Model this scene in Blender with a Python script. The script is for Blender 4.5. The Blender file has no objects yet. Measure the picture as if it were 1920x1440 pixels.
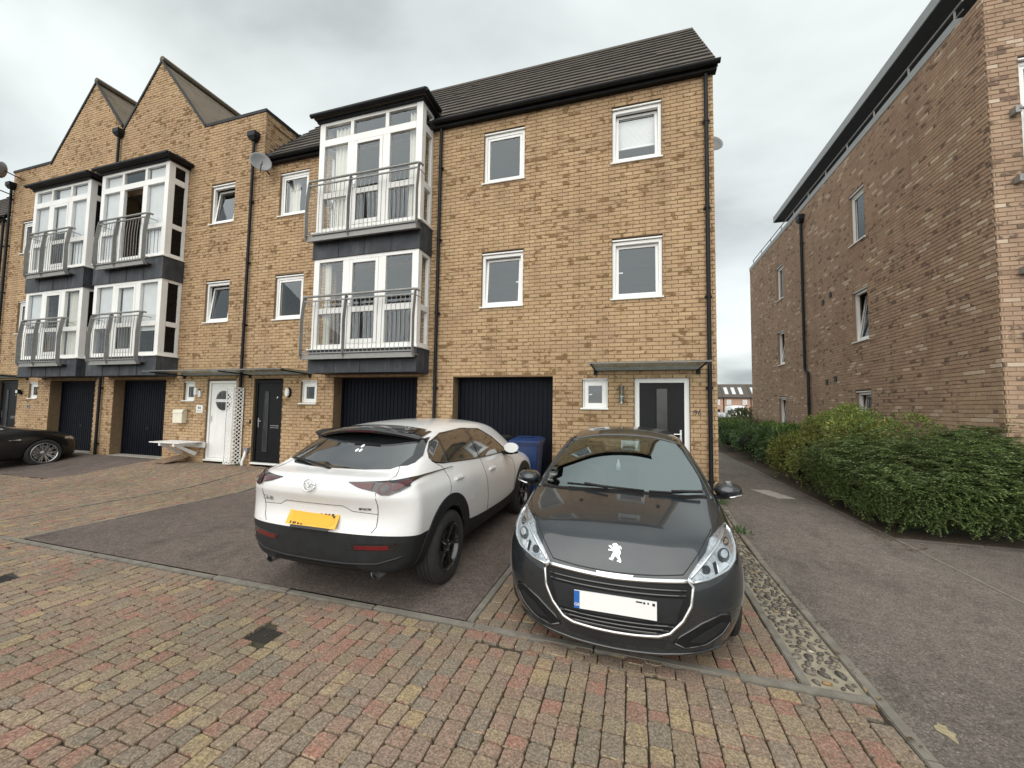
import bpy, bmesh, math, random
from math import radians, sin, cos, pi
from mathutils import Vector, Matrix
from mathutils.bvhtree import BVHTree
from mathutils.geometry import delaunay_2d_cdt

S = bpy.context.scene
COL = S.collection
RNG = random.Random(11)

# ------------------------------------------------------------------ camera, sky, sun, exposure
FOC, YAW, PITCH, ROLL, CAM_H = 746.13, 0.2968, 0.0592, 0.0153, 1.7249
def cam_dir(a, b):
    xr = cos(ROLL) * a - sin(ROLL) * b; up = sin(ROLL) * a + cos(ROLL) * b
    yr = cos(PITCH) - sin(PITCH) * up; zz = sin(PITCH) + cos(PITCH) * up
    return Vector((cos(YAW) * xr - sin(YAW) * yr, sin(YAW) * xr + cos(YAW) * yr, zz))
_f = cam_dir(0, 0); _r = cam_dir(1, 0) - _f; _u = cam_dir(0, 1) - _f
cd = bpy.data.cameras.new('camera'); cam = bpy.data.objects.new('camera', cd); COL.objects.link(cam)
cam.matrix_world = Matrix(((_r.x, _u.x, -_f.x, 0), (_r.y, _u.y, -_f.y, 0), (_r.z, _u.z, -_f.z, CAM_H), (0, 0, 0, 1)))
cd.sensor_fit = 'HORIZONTAL'; cd.sensor_width = 36; cd.lens = FOC / 1920 * 36
cd.clip_start = 0.05; cd.clip_end = 3000
S.camera = cam

SUN_EL, SUN_AZ = radians(42), radians(184)      # azimuth clockwise from +Y (behind the camera)
W = bpy.data.worlds.new('World'); S.world = W; W.use_nodes = True
def build_world():
    nt = W.node_tree; N = nt.nodes; L = nt.links; N.clear()
    out = N.new('ShaderNodeOutputWorld'); bg = N.new('ShaderNodeBackground')
    sky = N.new('ShaderNodeTexSky'); sky.sky_type = 'NISHITA'; sky.sun_disc = False
    sky.sun_elevation = SUN_EL; sky.sun_rotation = SUN_AZ
    sky.air_density = 1.0; sky.dust_density = 2.0
    tc = N.new('ShaderNodeTexCoord')
    # cloud deck: project the view direction on a flat layer so that clouds shrink towards the horizon
    sep = N.new('ShaderNodeSeparateXYZ'); L.new(tc.outputs['Generated'], sep.inputs[0])
    mx = N.new('ShaderNodeMath'); mx.operation = 'MAXIMUM'; L.new(sep.outputs['Z'], mx.inputs[0]); mx.inputs[1].default_value = 0.0
    ad = N.new('ShaderNodeMath'); ad.operation = 'ADD'; L.new(mx.outputs[0], ad.inputs[0]); ad.inputs[1].default_value = 0.22
    vd = N.new('ShaderNodeVectorMath'); vd.operation = 'DIVIDE'; L.new(tc.outputs['Generated'], vd.inputs[0])
    cmb = N.new('ShaderNodeCombineXYZ')
    for i in range(3): L.new(ad.outputs[0], cmb.inputs[i])
    L.new(cmb.outputs[0], vd.inputs[1])
    mp = N.new('ShaderNodeMapping'); mp.inputs['Scale'].default_value = (1.0, 1.25, 0.5); mp.inputs['Location'].default_value = (3.1, 1.7, 0.4)
    L.new(vd.outputs[0], mp.inputs[0])
    n1 = N.new('ShaderNodeTexNoise'); n1.inputs['Scale'].default_value = 1.15; n1.inputs['Detail'].default_value = 6; n1.inputs['Roughness'].default_value = 0.48; n1.inputs['Distortion'].default_value = 0.25
    L.new(mp.outputs[0], n1.inputs['Vector'])
    n2 = N.new('ShaderNodeTexNoise'); n2.inputs['Scale'].default_value = 0.55; n2.inputs['Detail'].default_value = 3
    L.new(mp.outputs[0], n2.inputs['Vector'])
    m0 = N.new('ShaderNodeMath'); m0.operation = 'MULTIPLY_ADD'; L.new(n2.outputs['Fac'], m0.inputs[0]); m0.inputs[1].default_value = 0.55; L.new(n1.outputs['Fac'], m0.inputs[2])
    rp = N.new('ShaderNodeValToRGB'); e = rp.color_ramp.elements
    e[0].position = 0.58; e[0].color = (3.6, 3.85, 3.9, 1); e[1].position = 0.90; e[1].color = (7.9, 8.4, 8.3, 1)
    k = e.new(0.73); k.color = (6.2, 6.6, 6.5, 1)
    L.new(m0.outputs[0], rp.inputs[0])
    # thin places let the blue through
    rb = N.new('ShaderNodeValToRGB'); rb.color_ramp.elements[0].position = 0.3; rb.color_ramp.elements[0].color = (0.80, 0.80, 0.80, 1)
    rb.color_ramp.elements[1].position = 0.62; rb.color_ramp.elements[1].color = (0.97, 0.97, 0.97, 1)
    L.new(n2.outputs['Fac'], rb.inputs[0])
    mix = N.new('ShaderNodeMix'); mix.data_type = 'RGBA'
    L.new(rb.outputs[0], mix.inputs['Factor']); L.new(sky.outputs[0], mix.inputs['A']); L.new(rp.outputs[0], mix.inputs['B'])
    L.new(mix.outputs['Result'], bg.inputs[0]); bg.inputs[1].default_value = 0.060
    L.new(bg.outputs[0], out.inputs[0])
build_world()
sd = bpy.data.lights.new('sun', 'SUN'); sd.energy = 1.5; sd.angle = radians(92); sd.color = (1.0, 0.965, 0.91)
sun = bpy.data.objects.new('sun', sd); COL.objects.link(sun)
_sd = Vector((sin(SUN_AZ) * cos(SUN_EL), cos(SUN_AZ) * cos(SUN_EL), sin(SUN_EL)))
sun.rotation_euler = (-_sd).to_track_quat('-Z', 'Y').to_euler(); sun.location = _sd * 60
S.view_settings.view_transform = 'Standard'; S.view_settings.look = 'None'
S.view_settings.exposure = 1.09; S.view_settings.gamma = 1.0; S.view_settings.use_curve_mapping = False
S.render.engine = 'CYCLES'
S.cycles.use_denoising = True
S.cycles.max_bounces = 7; S.cycles.transparent_max_bounces = 12; S.cycles.caustics_reflective = False; S.cycles.caustics_refractive = False

# ------------------------------------------------------------------ materials
MATS = {}
def nodes(name):
    m = bpy.data.materials.new(name); m.use_nodes = True
    nt = m.node_tree; b = nt.nodes['Principled BSDF']; MATS[name] = m
    return m, nt, nt.nodes, nt.links, b
def noise(N, L, scale, detail=4, rough=0.55, vec=None, dist=0.0):
    n = N.new('ShaderNodeTexNoise'); n.inputs['Scale'].default_value = scale; n.inputs['Detail'].default_value = detail
    n.inputs['Roughness'].default_value = rough; n.inputs['Distortion'].default_value = dist
    if vec is not None: L.new(vec, n.inputs['Vector'])
    return n
def ramp(N, L, src, stops, interp='LINEAR'):
    r = N.new('ShaderNodeValToRGB'); r.color_ramp.interpolation = interp
    e = r.color_ramp.elements
    while len(e) < len(stops): e.new(0.5)
    for q, (p, c) in zip(e, stops):
        q.position = p; q.color = (c, c, c, 1) if isinstance(c, (int, float)) else (*c, 1)
    L.new(src, r.inputs[0]); return r
def mixc(N, L, fac, a, b, mode='MIX'):
    m = N.new('ShaderNodeMix'); m.data_type = 'RGBA'; m.blend_type = mode
    for sock, v in ((m.inputs['Factor'], fac), (m.inputs['A'], a), (m.inputs['B'], b)):
        if hasattr(v, 'is_linked') or hasattr(v, 'links'): L.new(v, sock)
        elif isinstance(v, (int, float)): sock.default_value = v
        else: sock.default_value = (*v, 1)
    return m.outputs['Result']
def pos(N, scale=None, L=None):
    g = N.new('ShaderNodeNewGeometry')
    if scale is None: return g.outputs['Position']
    mp = N.new('ShaderNodeMapping'); mp.inputs['Scale'].default_value = scale; L.new(g.outputs['Position'], mp.inputs[0]); return mp.outputs[0]
def bump(N, L, b, h, strength=0.3, dist=0.01):
    bp = N.new('ShaderNodeBump'); bp.inputs['Strength'].default_value = strength; bp.inputs['Distance'].default_value = dist
    L.new(h, bp.inputs['Height']); L.new(bp.outputs[0], b.inputs['Normal'])
def piece_random(N, L):
    g = N.new('ShaderNodeNewGeometry'); o = N.new('ShaderNodeObjectInfo')
    a = N.new('ShaderNodeMath'); a.operation = 'ADD'; L.new(g.outputs['Random Per Island'], a.inputs[0]); L.new(o.outputs['Random'], a.inputs[1])
    f = N.new('ShaderNodeMath'); f.operation = 'FRACT'; L.new(a.outputs[0], f.inputs[0]); return f.outputs[0]
def plain(name, col, rough=0.5, metal=0.0, var=0.12, scale=3.0, bmp=0.0, bscale=60, spec=0.5, coat=0.0, dirt=None):
    m, nt, N, L, b = nodes(name)
    p = pos(N); n = noise(N, L, scale, 5, 0.6, p)
    lo = tuple(max(0, c * (1 - var)) for c in col); hi = tuple(min(1, c * (1 + var)) for c in col)
    r = ramp(N, L, n.outputs['Fac'], [(0.3, lo), (0.7, hi)]); c = r.outputs[0]
    if dirt:
        n2 = noise(N, L, dirt[1], 6, 0.7, pos(N, (1, 1, 0.25), L)); rr = ramp(N, L, n2.outputs['Fac'], [(0.5, 0.0), (0.75, dirt[2])])
        c = mixc(N, L, rr.outputs[0], c, dirt[0])
    L.new(c, b.inputs['Base Color']); b.inputs['Metallic'].default_value = metal
    r2 = ramp(N, L, n.outputs['Fac'], [(0.3, max(0.02, rough - 0.06)), (0.7, min(1, rough + 0.06))]); L.new(r2.outputs[0], b.inputs['Roughness'])
    b.inputs['Specular IOR Level'].default_value = spec; b.inputs['Coat Weight'].default_value = coat; b.inputs['Coat Roughness'].default_value = 0.03
    if bmp: n3 = noise(N, L, bscale, 4, 0.6, p); bump(N, L, b, n3.outputs['Fac'], bmp, 0.004)
    return m
def brick_mat(name, tones, smudge, smudge_amt, light=None, patch=0.5):
    m, nt, N, L, b = nodes(name)
    rnd = piece_random(N, L)
    k = len(tones); c = ramp(N, L, rnd, [((i + 0.5) / k, t) for i, t in enumerate(tones)]).outputs[0]
    # rnd2: a second, unrelated random of the same piece
    w = N.new('ShaderNodeTexWhiteNoise'); w.noise_dimensions = '1D'; L.new(rnd, w.inputs['W'])
    # large weathering patches over the wall
    big = noise(N, L, 0.7, 3, 0.5, pos(N, (1, 1, 1.6), L)); bigr = ramp(N, L, big.outputs['Fac'], [(0.35, 0.0), (0.68, 1.0)])
    # smudges inside a piece (kiss marks)
    sm = noise(N, L, 6.5, 3, 0.55, pos(N, (1, 1, 1.5), L)); 
    th = N.new('ShaderNodeMath'); th.operation = 'MULTIPLY_ADD'; L.new(bigr.outputs[0], th.inputs[0]); th.inputs[1].default_value = 0.10 * patch; L.new(sm.outputs['Fac'], th.inputs[2])
    smr = ramp(N, L, th.outputs[0], [(0.50, 0.0), (0.58, 1.0)])
    sel = ramp(N, L, w.outputs['Value'], [(smudge_amt - 0.08, 1.0), (smudge_amt + 0.08, 0.12)])
    mm = N.new('ShaderNodeMath'); mm.operation = 'MULTIPLY'; L.new(smr.outputs[0], mm.inputs[0]); L.new(sel.outputs[0], mm.inputs[1])
    m9 = N.new('ShaderNodeMath'); m9.operation = 'MULTIPLY'; L.new(mm.outputs[0], m9.inputs[0]); m9.inputs[1].default_value = 0.92
    c = mixc(N, L, m9.outputs[0], c, smudge)
    if light:
        ls = ramp(N, L, w.outputs['Value'], [(1 - light[1] - 0.02, 0.0), (1 - light[1] + 0.02, 0.85)]); c = mixc(N, L, ls.outputs[0], c, light[0])
    fine = noise(N, L, 85, 4, 0.65, pos(N)); fr = ramp(N, L, fine.outputs['Fac'], [(0.3, 0.80), (0.7, 1.14)])
    c = mixc(N, L, 1.0, c, fr.outputs[0], 'MULTIPLY')
    pr_ = ramp(N, L, big.outputs['Fac'], [(0.3, (1.06, 1.05, 1.02)), (0.7, (0.90, 0.88, 0.86))]); c = mixc(N, L, 1.0, c, pr_.outputs[0], 'MULTIPLY')
    st = noise(N, L, 1.0, 5, .6, pos(N, (3.2, 3.2, .16), L)); sr = ramp(N, L, st.outputs['Fac'], [(.36, 1.06), (.55, 1.0), (.72, .84)]); c = mixc(N, L, 1.0, c, sr.outputs[0], 'MULTIPLY')
    L.new(c, b.inputs['Base Color']); b.inputs['Roughness'].default_value = 0.86; b.inputs['Specular IOR Level'].default_value = 0.25
    bump(N, L, b, fine.outputs['Fac'], 0.5, 0.004); return m
brick_mat('brick_buff', [(.46, .325, .195), (.42, .29, .172), (.48, .345, .21), (.435, .295, .185), (.47, .33, .195), (.43, .295, .19), (.495, .36, .22)], (.20, .122, .055), 0.28)
brick_mat('brick_brown', [(.41, .295, .208), (.37, .252, .178), (.43, .315, .222), (.395, .268, .19), (.415, .305, .21), (.355, .245, .18), (.40, .278, .195)], (.15, .105, .08), 0.20, light=((.58, .48, .38), 0.055))
plain('mortar_buff', (.215, .145, .082), .95, var=.2, scale=12)
plain('mortar_brown', (.235, .165, .115), .95, var=.2, scale=12)
plain('upvc', (.80, .80, .78), .32, var=.04, scale=2, dirt=((.42, .40, .34), 2.2, .22))
plain('sill_white', (.78, .78, .75), .4, var=.05, dirt=((.40, .38, .30), 3.0, .3))
plain('black_plastic', (.009, .010, .012), .5, var=.25, scale=6, spec=.22, dirt=((.04, .04, .04), 3, .3))
plain('lead', (.047, .052, .060), .6, metal=.0, spec=.25, var=.28, scale=4, dirt=((.17, .18, .19), 5, .45), bmp=.15, bscale=25)
plain('galvanised', (.25, .247, .238), .5, metal=.15, var=.14, scale=9, dirt=((.22, .2, .18), 5, .3))
plain('navy_steel', (.0045, .0058, .0105), .55, var=.25, scale=5, spec=.12, dirt=((.022, .022, .024), 4, .3))
plain('door_black', (.006, .0065, .008), .42, var=.2, scale=5, spec=.22)
plain('white_paint', (.78, .78, .77), .45, var=.05, dirt=((.45, .40, .33), 5, .35))
plain('cream_metal', (.72, .68, .56), .4, var=.05)
plain('chrome_handle', (.7, .7, .7), .2, metal=1.0, var=.05)
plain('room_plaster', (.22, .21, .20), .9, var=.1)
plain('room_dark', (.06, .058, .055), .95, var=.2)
plain('curtain_cream', (.74, .72, .64), .9, var=.06, scale=8)
plain('blind_white', (.82, .83, .82), .8, var=.05)
plain('dish_grey', (.20, .205, .21), .45, var=.12, dirt=((.2, .2, .17), 6, .4))
plain('concrete', (.34, .32, .28), .95, var=.22, scale=14, bmp=.35, bscale=140, dirt=((.17, .16, .12), 3, .5))
plain('kerb_concrete', (.185, .168, .142), .95, var=.25, scale=10, bmp=.4, bscale=150, dirt=((.13, .125, .09), 4, .55))
plain('cast_iron', (.05, .048, .046), .6, metal=.5, var=.3, scale=20, bmp=.3, bscale=80)
plain('soil', (.085, .062, .042), 1.0, var=.4, scale=25, bmp=.6, bscale=60)

def tile_mat(name, c1, c2, moss):
    m, nt, N, L, b = nodes(name); rnd = piece_random(N, L)
    c = ramp(N, L, rnd, [(0.0, c1), (1.0, c2)]).outputs[0]
    n = noise(N, L, 2.5, 6, .65, pos(N)); r = ramp(N, L, n.outputs['Fac'], [(.45, 0.0), (.72, .75)]); c = mixc(N, L, r.outputs[0], c, moss)
    f = noise(N, L, 45, 4, .6, pos(N)); r2 = ramp(N, L, f.outputs['Fac'], [(.3, .75), (.7, 1.2)]); c = mixc(N, L, 1.0, c, r2.outputs[0], 'MULTIPLY')
    L.new(c, b.inputs['Base Color']); b.inputs['Roughness'].default_value = .9; bump(N, L, b, f.outputs['Fac'], .4, .004); return m
tile_mat('roof_tile', (.060, .050, .043), (.090, .076, .064), (.105, .09, .072))
tile_mat('roof_tile_mossy', (.095, .078, .056), (.17, .135, .095), (.075, .066, .035))

def glass_mat(name, tint=(.82, .86, .87), ior=1.85, refl=(.93, .97, 1.0), rough=0.0):
    m = bpy.data.materials.new(name); m.use_nodes = True; MATS[name] = m
    nt = m.node_tree; N = nt.nodes; L = nt.links; N.clear()
    o = N.new('ShaderNodeOutputMaterial'); mix = N.new('ShaderNodeMixShader'); fr = N.new('ShaderNodeFresnel'); bk = N.new('ShaderNodeNewGeometry'); ma = N.new('ShaderNodeMath'); ma.operation = 'MULTIPLY_ADD'; ma.inputs[1].default_value = 1 / ior - ior; ma.inputs[2].default_value = ior; L.new(bk.outputs['Backfacing'], ma.inputs[0]); L.new(ma.outputs[0], fr.inputs['IOR'])   # same reflectance from both sides of a thin pane
    t = N.new('ShaderNodeBsdfTransparent'); t.inputs[0].default_value = (*tint, 1)
    g = N.new('ShaderNodeBsdfGlossy'); g.inputs[0].default_value = (*refl, 1); g.inputs['Roughness'].default_value = rough
    # slight waviness of the panes
    n = noise(N, L, 1.3, 2, .5, pos(N)); bp = N.new('ShaderNodeBump'); bp.inputs['Strength'].default_value = .05; bp.inputs['Distance'].default_value = .02
    L.new(n.outputs['Fac'], bp.inputs['Height']); L.new(bp.outputs[0], g.inputs['Normal'])
    L.new(fr.outputs[0], mix.inputs[0]); L.new(t.outputs[0], mix.inputs[1]); L.new(g.outputs[0], mix.inputs[2]); L.new(mix.outputs[0], o.inputs[0]); return m
glass_mat('window_glass', (.95, .965, .97), 1.75, refl=(.86, .94, 1.0))
glass_mat('canopy_glass', (.60, .64, .62), 1.6, rough=.25)
glass_mat('car_glass', (.52, .60, .58), 3.2, refl=(.86, .98, .97))
glass_mat('car_glass_dark', (.16, .17, .17), 1.75)
glass_mat('lamp_glass', (.93, .95, .96), 1.45)

def sett_mat():
    m, nt, N, L, b = nodes('sett'); rnd = piece_random(N, L)
    tones = [(.225, .168, .125), (.255, .142, .110), (.21, .165, .115), (.295, .228, .135), (.235, .158, .122), (.195, .162, .130), (.268, .208, .140), (.205, .152, .12), (.268, .146, .112), (.185, .160, .130), (.255, .205, .138), (.228, .180, .135)]
    c = ramp(N, L, rnd, [((i + .5) / len(tones), t) for i, t in enumerate(tones)], 'CONSTANT').outputs[0]
    p = pos(N)
    n1 = noise(N, L, 9, 4, .6, p); r1 = ramp(N, L, n1.outputs['Fac'], [(.36, 0.0), (.66, .7)]); c = mixc(N, L, r1.outputs[0], c, (.215, .170, .128))
    n2 = noise(N, L, 80, 3, .75, p); r2 = ramp(N, L, n2.outputs['Fac'], [(.28, .42), (.5, 1.0), (.70, 1.75)]); c = mixc(N, L, 1.0, c, r2.outputs[0], 'MULTIPLY')
    v = N.new('ShaderNodeTexVoronoi'); v.inputs['Scale'].default_value = 70; L.new(p, v.inputs['Vector']); r3 = ramp(N, L, v.outputs['Distance'], [(.10, .55), (.22, 0.0)])
    n4 = noise(N, L, 20, 2, .5, p); r4 = ramp(N, L, n4.outputs['Fac'], [(.5, 0.0), (.62, 1.0)]); mm = N.new('ShaderNodeMath'); mm.operation = 'MULTIPLY'; L.new(r3.outputs[0], mm.inputs[0]); L.new(r4.outputs[0], mm.inputs[1])
    c = mixc(N, L, mm.outputs[0], c, (.60, .55, .47))
    n5 = noise(N, L, .8, 3, .5, p); r5 = ramp(N, L, n5.outputs['Fac'], [(.35, (1.06, 1.02, 1.0)), (.7, (.84, .86, .82))]); c = mixc(N, L, 1.0, c, r5.outputs[0], 'MULTIPLY')
    L.new(c, b.inputs['Base Color']); b.inputs['Roughness'].default_value = .9; b.inputs['Specular IOR Level'].default_value = .3
    bump(N, L, b, n2.outputs['Fac'], .6, .006)
sett_mat()
def joint_mat():
    m, nt, N, L, b = nodes('sett_joint'); p = pos(N)
    n = noise(N, L, 6, 6, .7, p); c = ramp(N, L, n.outputs['Fac'], [(.35, (.07, .052, .035)), (.55, (.05, .043, .028)), (.66, (.055, .075, .025)), (.8, (.07, .10, .03))]).outputs[0]
    L.new(c, b.inputs['Base Color']); b.inputs['Roughness'].default_value = 1.0; f = noise(N, L, 120, 3, .6, p); bump(N, L, b, f.outputs['Fac'], .8, .008)
joint_mat()
def asphalt_mat(name, base, chip, warm):
    m, nt, N, L, b = nodes(name); p = pos(N)
    n1 = noise(N, L, .55, 5, .6, p); c = ramp(N, L, n1.outputs['Fac'], [(.3, tuple(x * .80 for x in base)), (.52, base), (.72, warm)]).outputs[0]
    n2 = noise(N, L, 75, 3, .75, p); r2 = ramp(N, L, n2.outputs['Fac'], [(.32, .42), (.5, 1.0), (.68, 1.75)]); c = mixc(N, L, 1.0, c, r2.outputs[0], 'MULTIPLY')
    v = N.new('ShaderNodeTexVoronoi'); v.inputs['Scale'].default_value = 62; L.new(p, v.inputs['Vector'])
    r3 = ramp(N, L, v.outputs['Distance'], [(.18, 1.0), (.34, 0.0)]); w = ramp(N, L, v.outputs['Color'], [(.60, 0.0), (.8, .75)])
    mm = N.new('ShaderNodeMath'); mm.operation = 'MULTIPLY'; L.new(r3.outputs[0], mm.inputs[0]); L.new(w.outputs[0], mm.inputs[1])
    c = mixc(N, L, mm.outputs[0], c, chip)
    n4 = noise(N, L, 2.3, 5, .65, pos(N, (1, .45, 1), L)); r4 = ramp(N, L, n4.outputs['Fac'], [(.52, 1.0), (.75, .66)]); c = mixc(N, L, 1.0, c, r4.outputs[0], 'MULTIPLY')
    n5 = noise(N, L, 9, 4, .6, p); r5 = ramp(N, L, n5.outputs['Fac'], [(.35, .88), (.65, 1.12)]); c = mixc(N, L, 1.0, c, r5.outputs[0], 'MULTIPLY')
    L.new(c, b.inputs['Base Color']); b.inputs['Roughness'].default_value = .9; b.inputs['Specular IOR Level'].default_value = .3
    bump(N, L, b, n2.outputs['Fac'], 1.0, .012)
asphalt_mat('asphalt_bay', (.140, .113, .099), (.36, .32, .28), (.155, .127, .108))
asphalt_mat('asphalt_path', (.162, .140, .121), (.42, .385, .34), (.184, .158, .134))
asphalt_mat('asphalt_far', (.09, .082, .076), (.2, .19, .18), (.10, .09, .08))
def cobble_mat():
    m, nt, N, L, b = nodes('flint'); rnd = piece_random(N, L)
    c = ramp(N, L, rnd, [(0, (.085, .075, .065)), (.3, (.15, .128, .105)), (.55, (.065, .058, .052)), (.75, (.20, .17, .135)), (.90, (.11, .095, .08)), (.96, (.34, .20, .09)), (1, (.42, .40, .37))]).outputs[0]
    n = noise(N, L, 40, 4, .6, pos(N)); r = ramp(N, L, n.outputs['Fac'], [(.3, .65), (.7, 1.35)]); c = mixc(N, L, 1.0, c, r.outputs[0], 'MULTIPLY')
    L.new(c, b.inputs['Base Color']); b.inputs['Roughness'].default_value = .55; bump(N, L, b, n.outputs['Fac'], .4, .004)
cobble_mat()
plain('cobble_mortar', (.29, .26, .195), .95, var=.25, scale=9, bmp=.7, bscale=45, dirt=((.17, .16, .10), 4, .45))

def paint(name, col, metal=0.0, rough=.28, flake=0.0, coat=1.0, dust=.10):
    m, nt, N, L, b = nodes(name); p = pos(N)
    n = noise(N, L, 3.0, 5, .65, p); r = ramp(N, L, n.outputs['Fac'], [(.42, 0.0), (.8, dust)]); c = mixc(N, L, r.outputs[0], col, (.30, .28, .25))
    if flake:
        f = noise(N, L, 900, 2, .5, p); rf = ramp(N, L, f.outputs['Fac'], [(.35, 1 - flake), (.7, 1 + flake)]); c = mixc(N, L, 1.0, c, rf.outputs[0], 'MULTIPLY')
    L.new(c, b.inputs['Base Color']); b.inputs['Metallic'].default_value = metal; b.inputs['Roughness'].default_value = rough
    b.inputs['Coat Weight'].default_value = coat; r2 = ramp(N, L, n.outputs['Fac'], [(.3, .02), (.8, .09)]); L.new(r2.outputs[0], b.inputs['Coat Roughness'])
    return m
_g = paint('glass_tint', (.010, .012, .013), rough=.06, dust=.02); _g.node_tree.nodes['Principled BSDF'].inputs['Coat IOR'].default_value = 2.7

# ------------------------------------------------------------------ mesh helpers
class MB:
    """collects polygons; build() links them as one mesh object"""
    def __init__(s): s.v = []; s.f = []; s.sm = False
    def add(s, vs, fs):
        o = len(s.v); s.v.extend(tuple(v) for v in vs); s.f.extend(tuple(i + o for i in f) for f in fs); return s
    def box(s, x0, x1, y0, y1, z0, z1, skip=''):
        v = [(x0, y0, z0), (x1, y0, z0), (x1, y1, z0), (x0, y1, z0), (x0, y0, z1), (x1, y0, z1), (x1, y1, z1), (x0, y1, z1)]
        F = {'b': (0, 3, 2, 1), 't': (4, 5, 6, 7), 'f': (0, 1, 5, 4), 'k': (2, 3, 7, 6), 'l': (3, 0, 4, 7), 'r': (1, 2, 6, 5)}
        return s.add(v, [F[k] for k in F if k not in skip])
    def quad(s, a, b, c, d): return s.add([a, b, c, d], [(0, 1, 2, 3)])
    def prism(s, poly, axis, a, b):
        """extrude a 2D polygon (in the two other axes) from a to b along axis"""
        def P(p, t): return {'x': (t, p[0], p[1]), 'y': (p[0], t, p[1]), 'z': (p[0], p[1], t)}[axis]
        n = len(poly); v = [P(p, a) for p in poly] + [P(p, b) for p in poly]
        return s.add(v, [tuple(range(n))[::-1], tuple(range(n, 2 * n))] + [(i, (i + 1) % n, n + (i + 1) % n, n + i) for i in range(n)])
    def tube(s, pts, r, n=8, caps=True, r1=None):
        pts = [Vector(p) for p in pts]; m = len(pts); o = len(s.v); prev = None
        for i, p in enumerate(pts):
            t = (pts[min(i + 1, m - 1)] - pts[max(i - 1, 0)]).normalized()
            if prev is None:
                a = Vector((0, 0, 1)) if abs(t.z) < .9 else Vector((1, 0, 0)); u = t.cross(a).normalized()
            else: u = (prev - t * prev.dot(t)).normalized()
            prev = u; w = t.cross(u)
            rr = r if r1 is None else r + (r1 - r) * i / (m - 1)
            for k in range(n):
                an = 2 * pi * k / n; s.v.append(tuple(p + (u * cos(an) + w * sin(an)) * rr))
        for i in range(m - 1):
            for k in range(n):
                a = o + i * n + k; b = o + i * n + (k + 1) % n; s.f.append((a, b, b + n, a + n))
        if caps: s.f.append(tuple(o + k for k in range(n))[::-1]); s.f.append(tuple(o + (m - 1) * n + k for k in range(n)))
        return s
    def lathe(s, prof, n=32, axis='x', c=(0, 0, 0), close=False):
        """profile of (radius, offset along axis)"""
        o = len(s.v); c = Vector(c); m = len(prof)
        for k in range(n):
            an = 2 * pi * k / n; ca, sa = cos(an), sin(an)
            for r, t in prof:
                p = {'x': (t, r * ca, r * sa), 'y': (r * sa, t, r * ca), 'z': (r * ca, r * sa, t)}[axis]; s.v.append(tuple(c + Vector(p)))
        for k in range(n):
            for j in range(m - 1 + (1 if close else 0)):
                a = o + k * m + j; b = o + ((k + 1) % n) * m + j; a2 = o + k * m + (j + 1) % m; b2 = o + ((k + 1) % n) * m + (j + 1) % m
                s.f.append((a, b, b2, a2))
        return s
    def build(s, name, mat, parent=None, smooth=False, bevel=0.0, shift=None, angle=None):
        me = bpy.data.meshes.new(name); me.from_pydata(s.v, [], s.f); me.validate(); 
        if bevel:
            bm = bmesh.new(); bm.from_mesh(me); bmesh.ops.remove_doubles(bm, verts=bm.verts, dist=1e-5)
            bmesh.ops.bevel(bm, geom=[e for e in bm.edges if e.is_manifold and e.calc_face_angle(0) > .5], offset=bevel, segments=2, affect='EDGES', clamp_overlap=True); bm.to_mesh(me); bm.free(); smooth = True; angle = angle or 35
        if smooth:
            me.shade_smooth()
            if angle: me.set_sharp_from_angle(angle=radians(angle))
        return link(name, me, mat, parent)
def link(name, me, mat, parent=None):
    o = bpy.data.objects.new(name, me)
    if mat is not None:
        me.materials.clear(); me.materials.append(MATS[mat] if isinstance(mat, str) else mat)
    COL.objects.link(o)
    if parent is not None: adopt(o, parent)
    return o
def wmat(o):
    m = o.matrix_basis.copy(); q = o
    if o.parent: m = wmat(o.parent) @ o.matrix_parent_inverse @ m
    return m
def adopt(o, parent):
    o.parent = parent; o.matrix_parent_inverse = wmat(parent).inverted()
def tag(o, label, cat, group=None):
    o['label'] = label; o['category'] = cat
    if group: o['group'] = group
    return o
def thing(name, label, cat, loc=(0, 0, 0), group=None):
    o = bpy.data.objects.new(name, None); COL.objects.link(o); o.location = loc; o.empty_display_size = .2; return tag(o, label, cat, group)
def structure(o): o['kind'] = 'structure'; return o
def stuff(o): o['kind'] = 'stuff'; return o
def sub_spans(spans, a, b):
    r = []
    for s, e in spans:
        if b <= s or a >= e: r.append((s, e))
        else:
            if a > s: r.append((s, a))
            if b < e: r.append((b, e))
    return r
# ------------------------------------------------------------------ ground, paving, path
FY = 7.703                                     # the terrace's front wall plane
G0 = .02                                       # level of the paving by the cars
def gz(x, y):
    if x > 1.43: return G0
    t = min(1, max(0, (y - 5.6) / 2.1)); return G0 + .16 * t * t * (3 - 2 * t)
def sheet(name, x0, x1, y0, y1, z, mat, parent=None, ny=1, kind=True):
    mb = MB()
    for i in range(ny):
        a = y0 + (y1 - y0) * i / ny; b = y0 + (y1 - y0) * (i + 1) / ny
        mb.quad((x0, a, z + gz(x0, a)), (x1, a, z + gz(x1 - .01, a)), (x1, b, z + gz(x1 - .01, b)), (x0, b, z + gz(x0, b)))
    o = mb.build(name, mat, parent)
    return structure(o) if kind else o
g = MB().quad((-900, -900, -.06), (900, -900, -.06), (900, 900, -.06), (-900, 900, -.06)).build('ground', 'asphalt_far'); structure(g); g['label'] = 'plain tarmac ground reaching to the horizon'
PX = 1.355                                     # right edge of the block paving
paving = sheet('block_paving', -20.5, PX, -3.0, 2.945, -.022, 'sett_joint'); paving['label'] = 'mixed red and buff block paving across the foreground road'
bay_t = sheet('parking_bay', -7.2, -1.29, 3.045, 7.98, 0.0, 'asphalt_bay', ny=24); bay_t['label'] = 'worn brown-grey tarmac parking bay under the white car'
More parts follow.
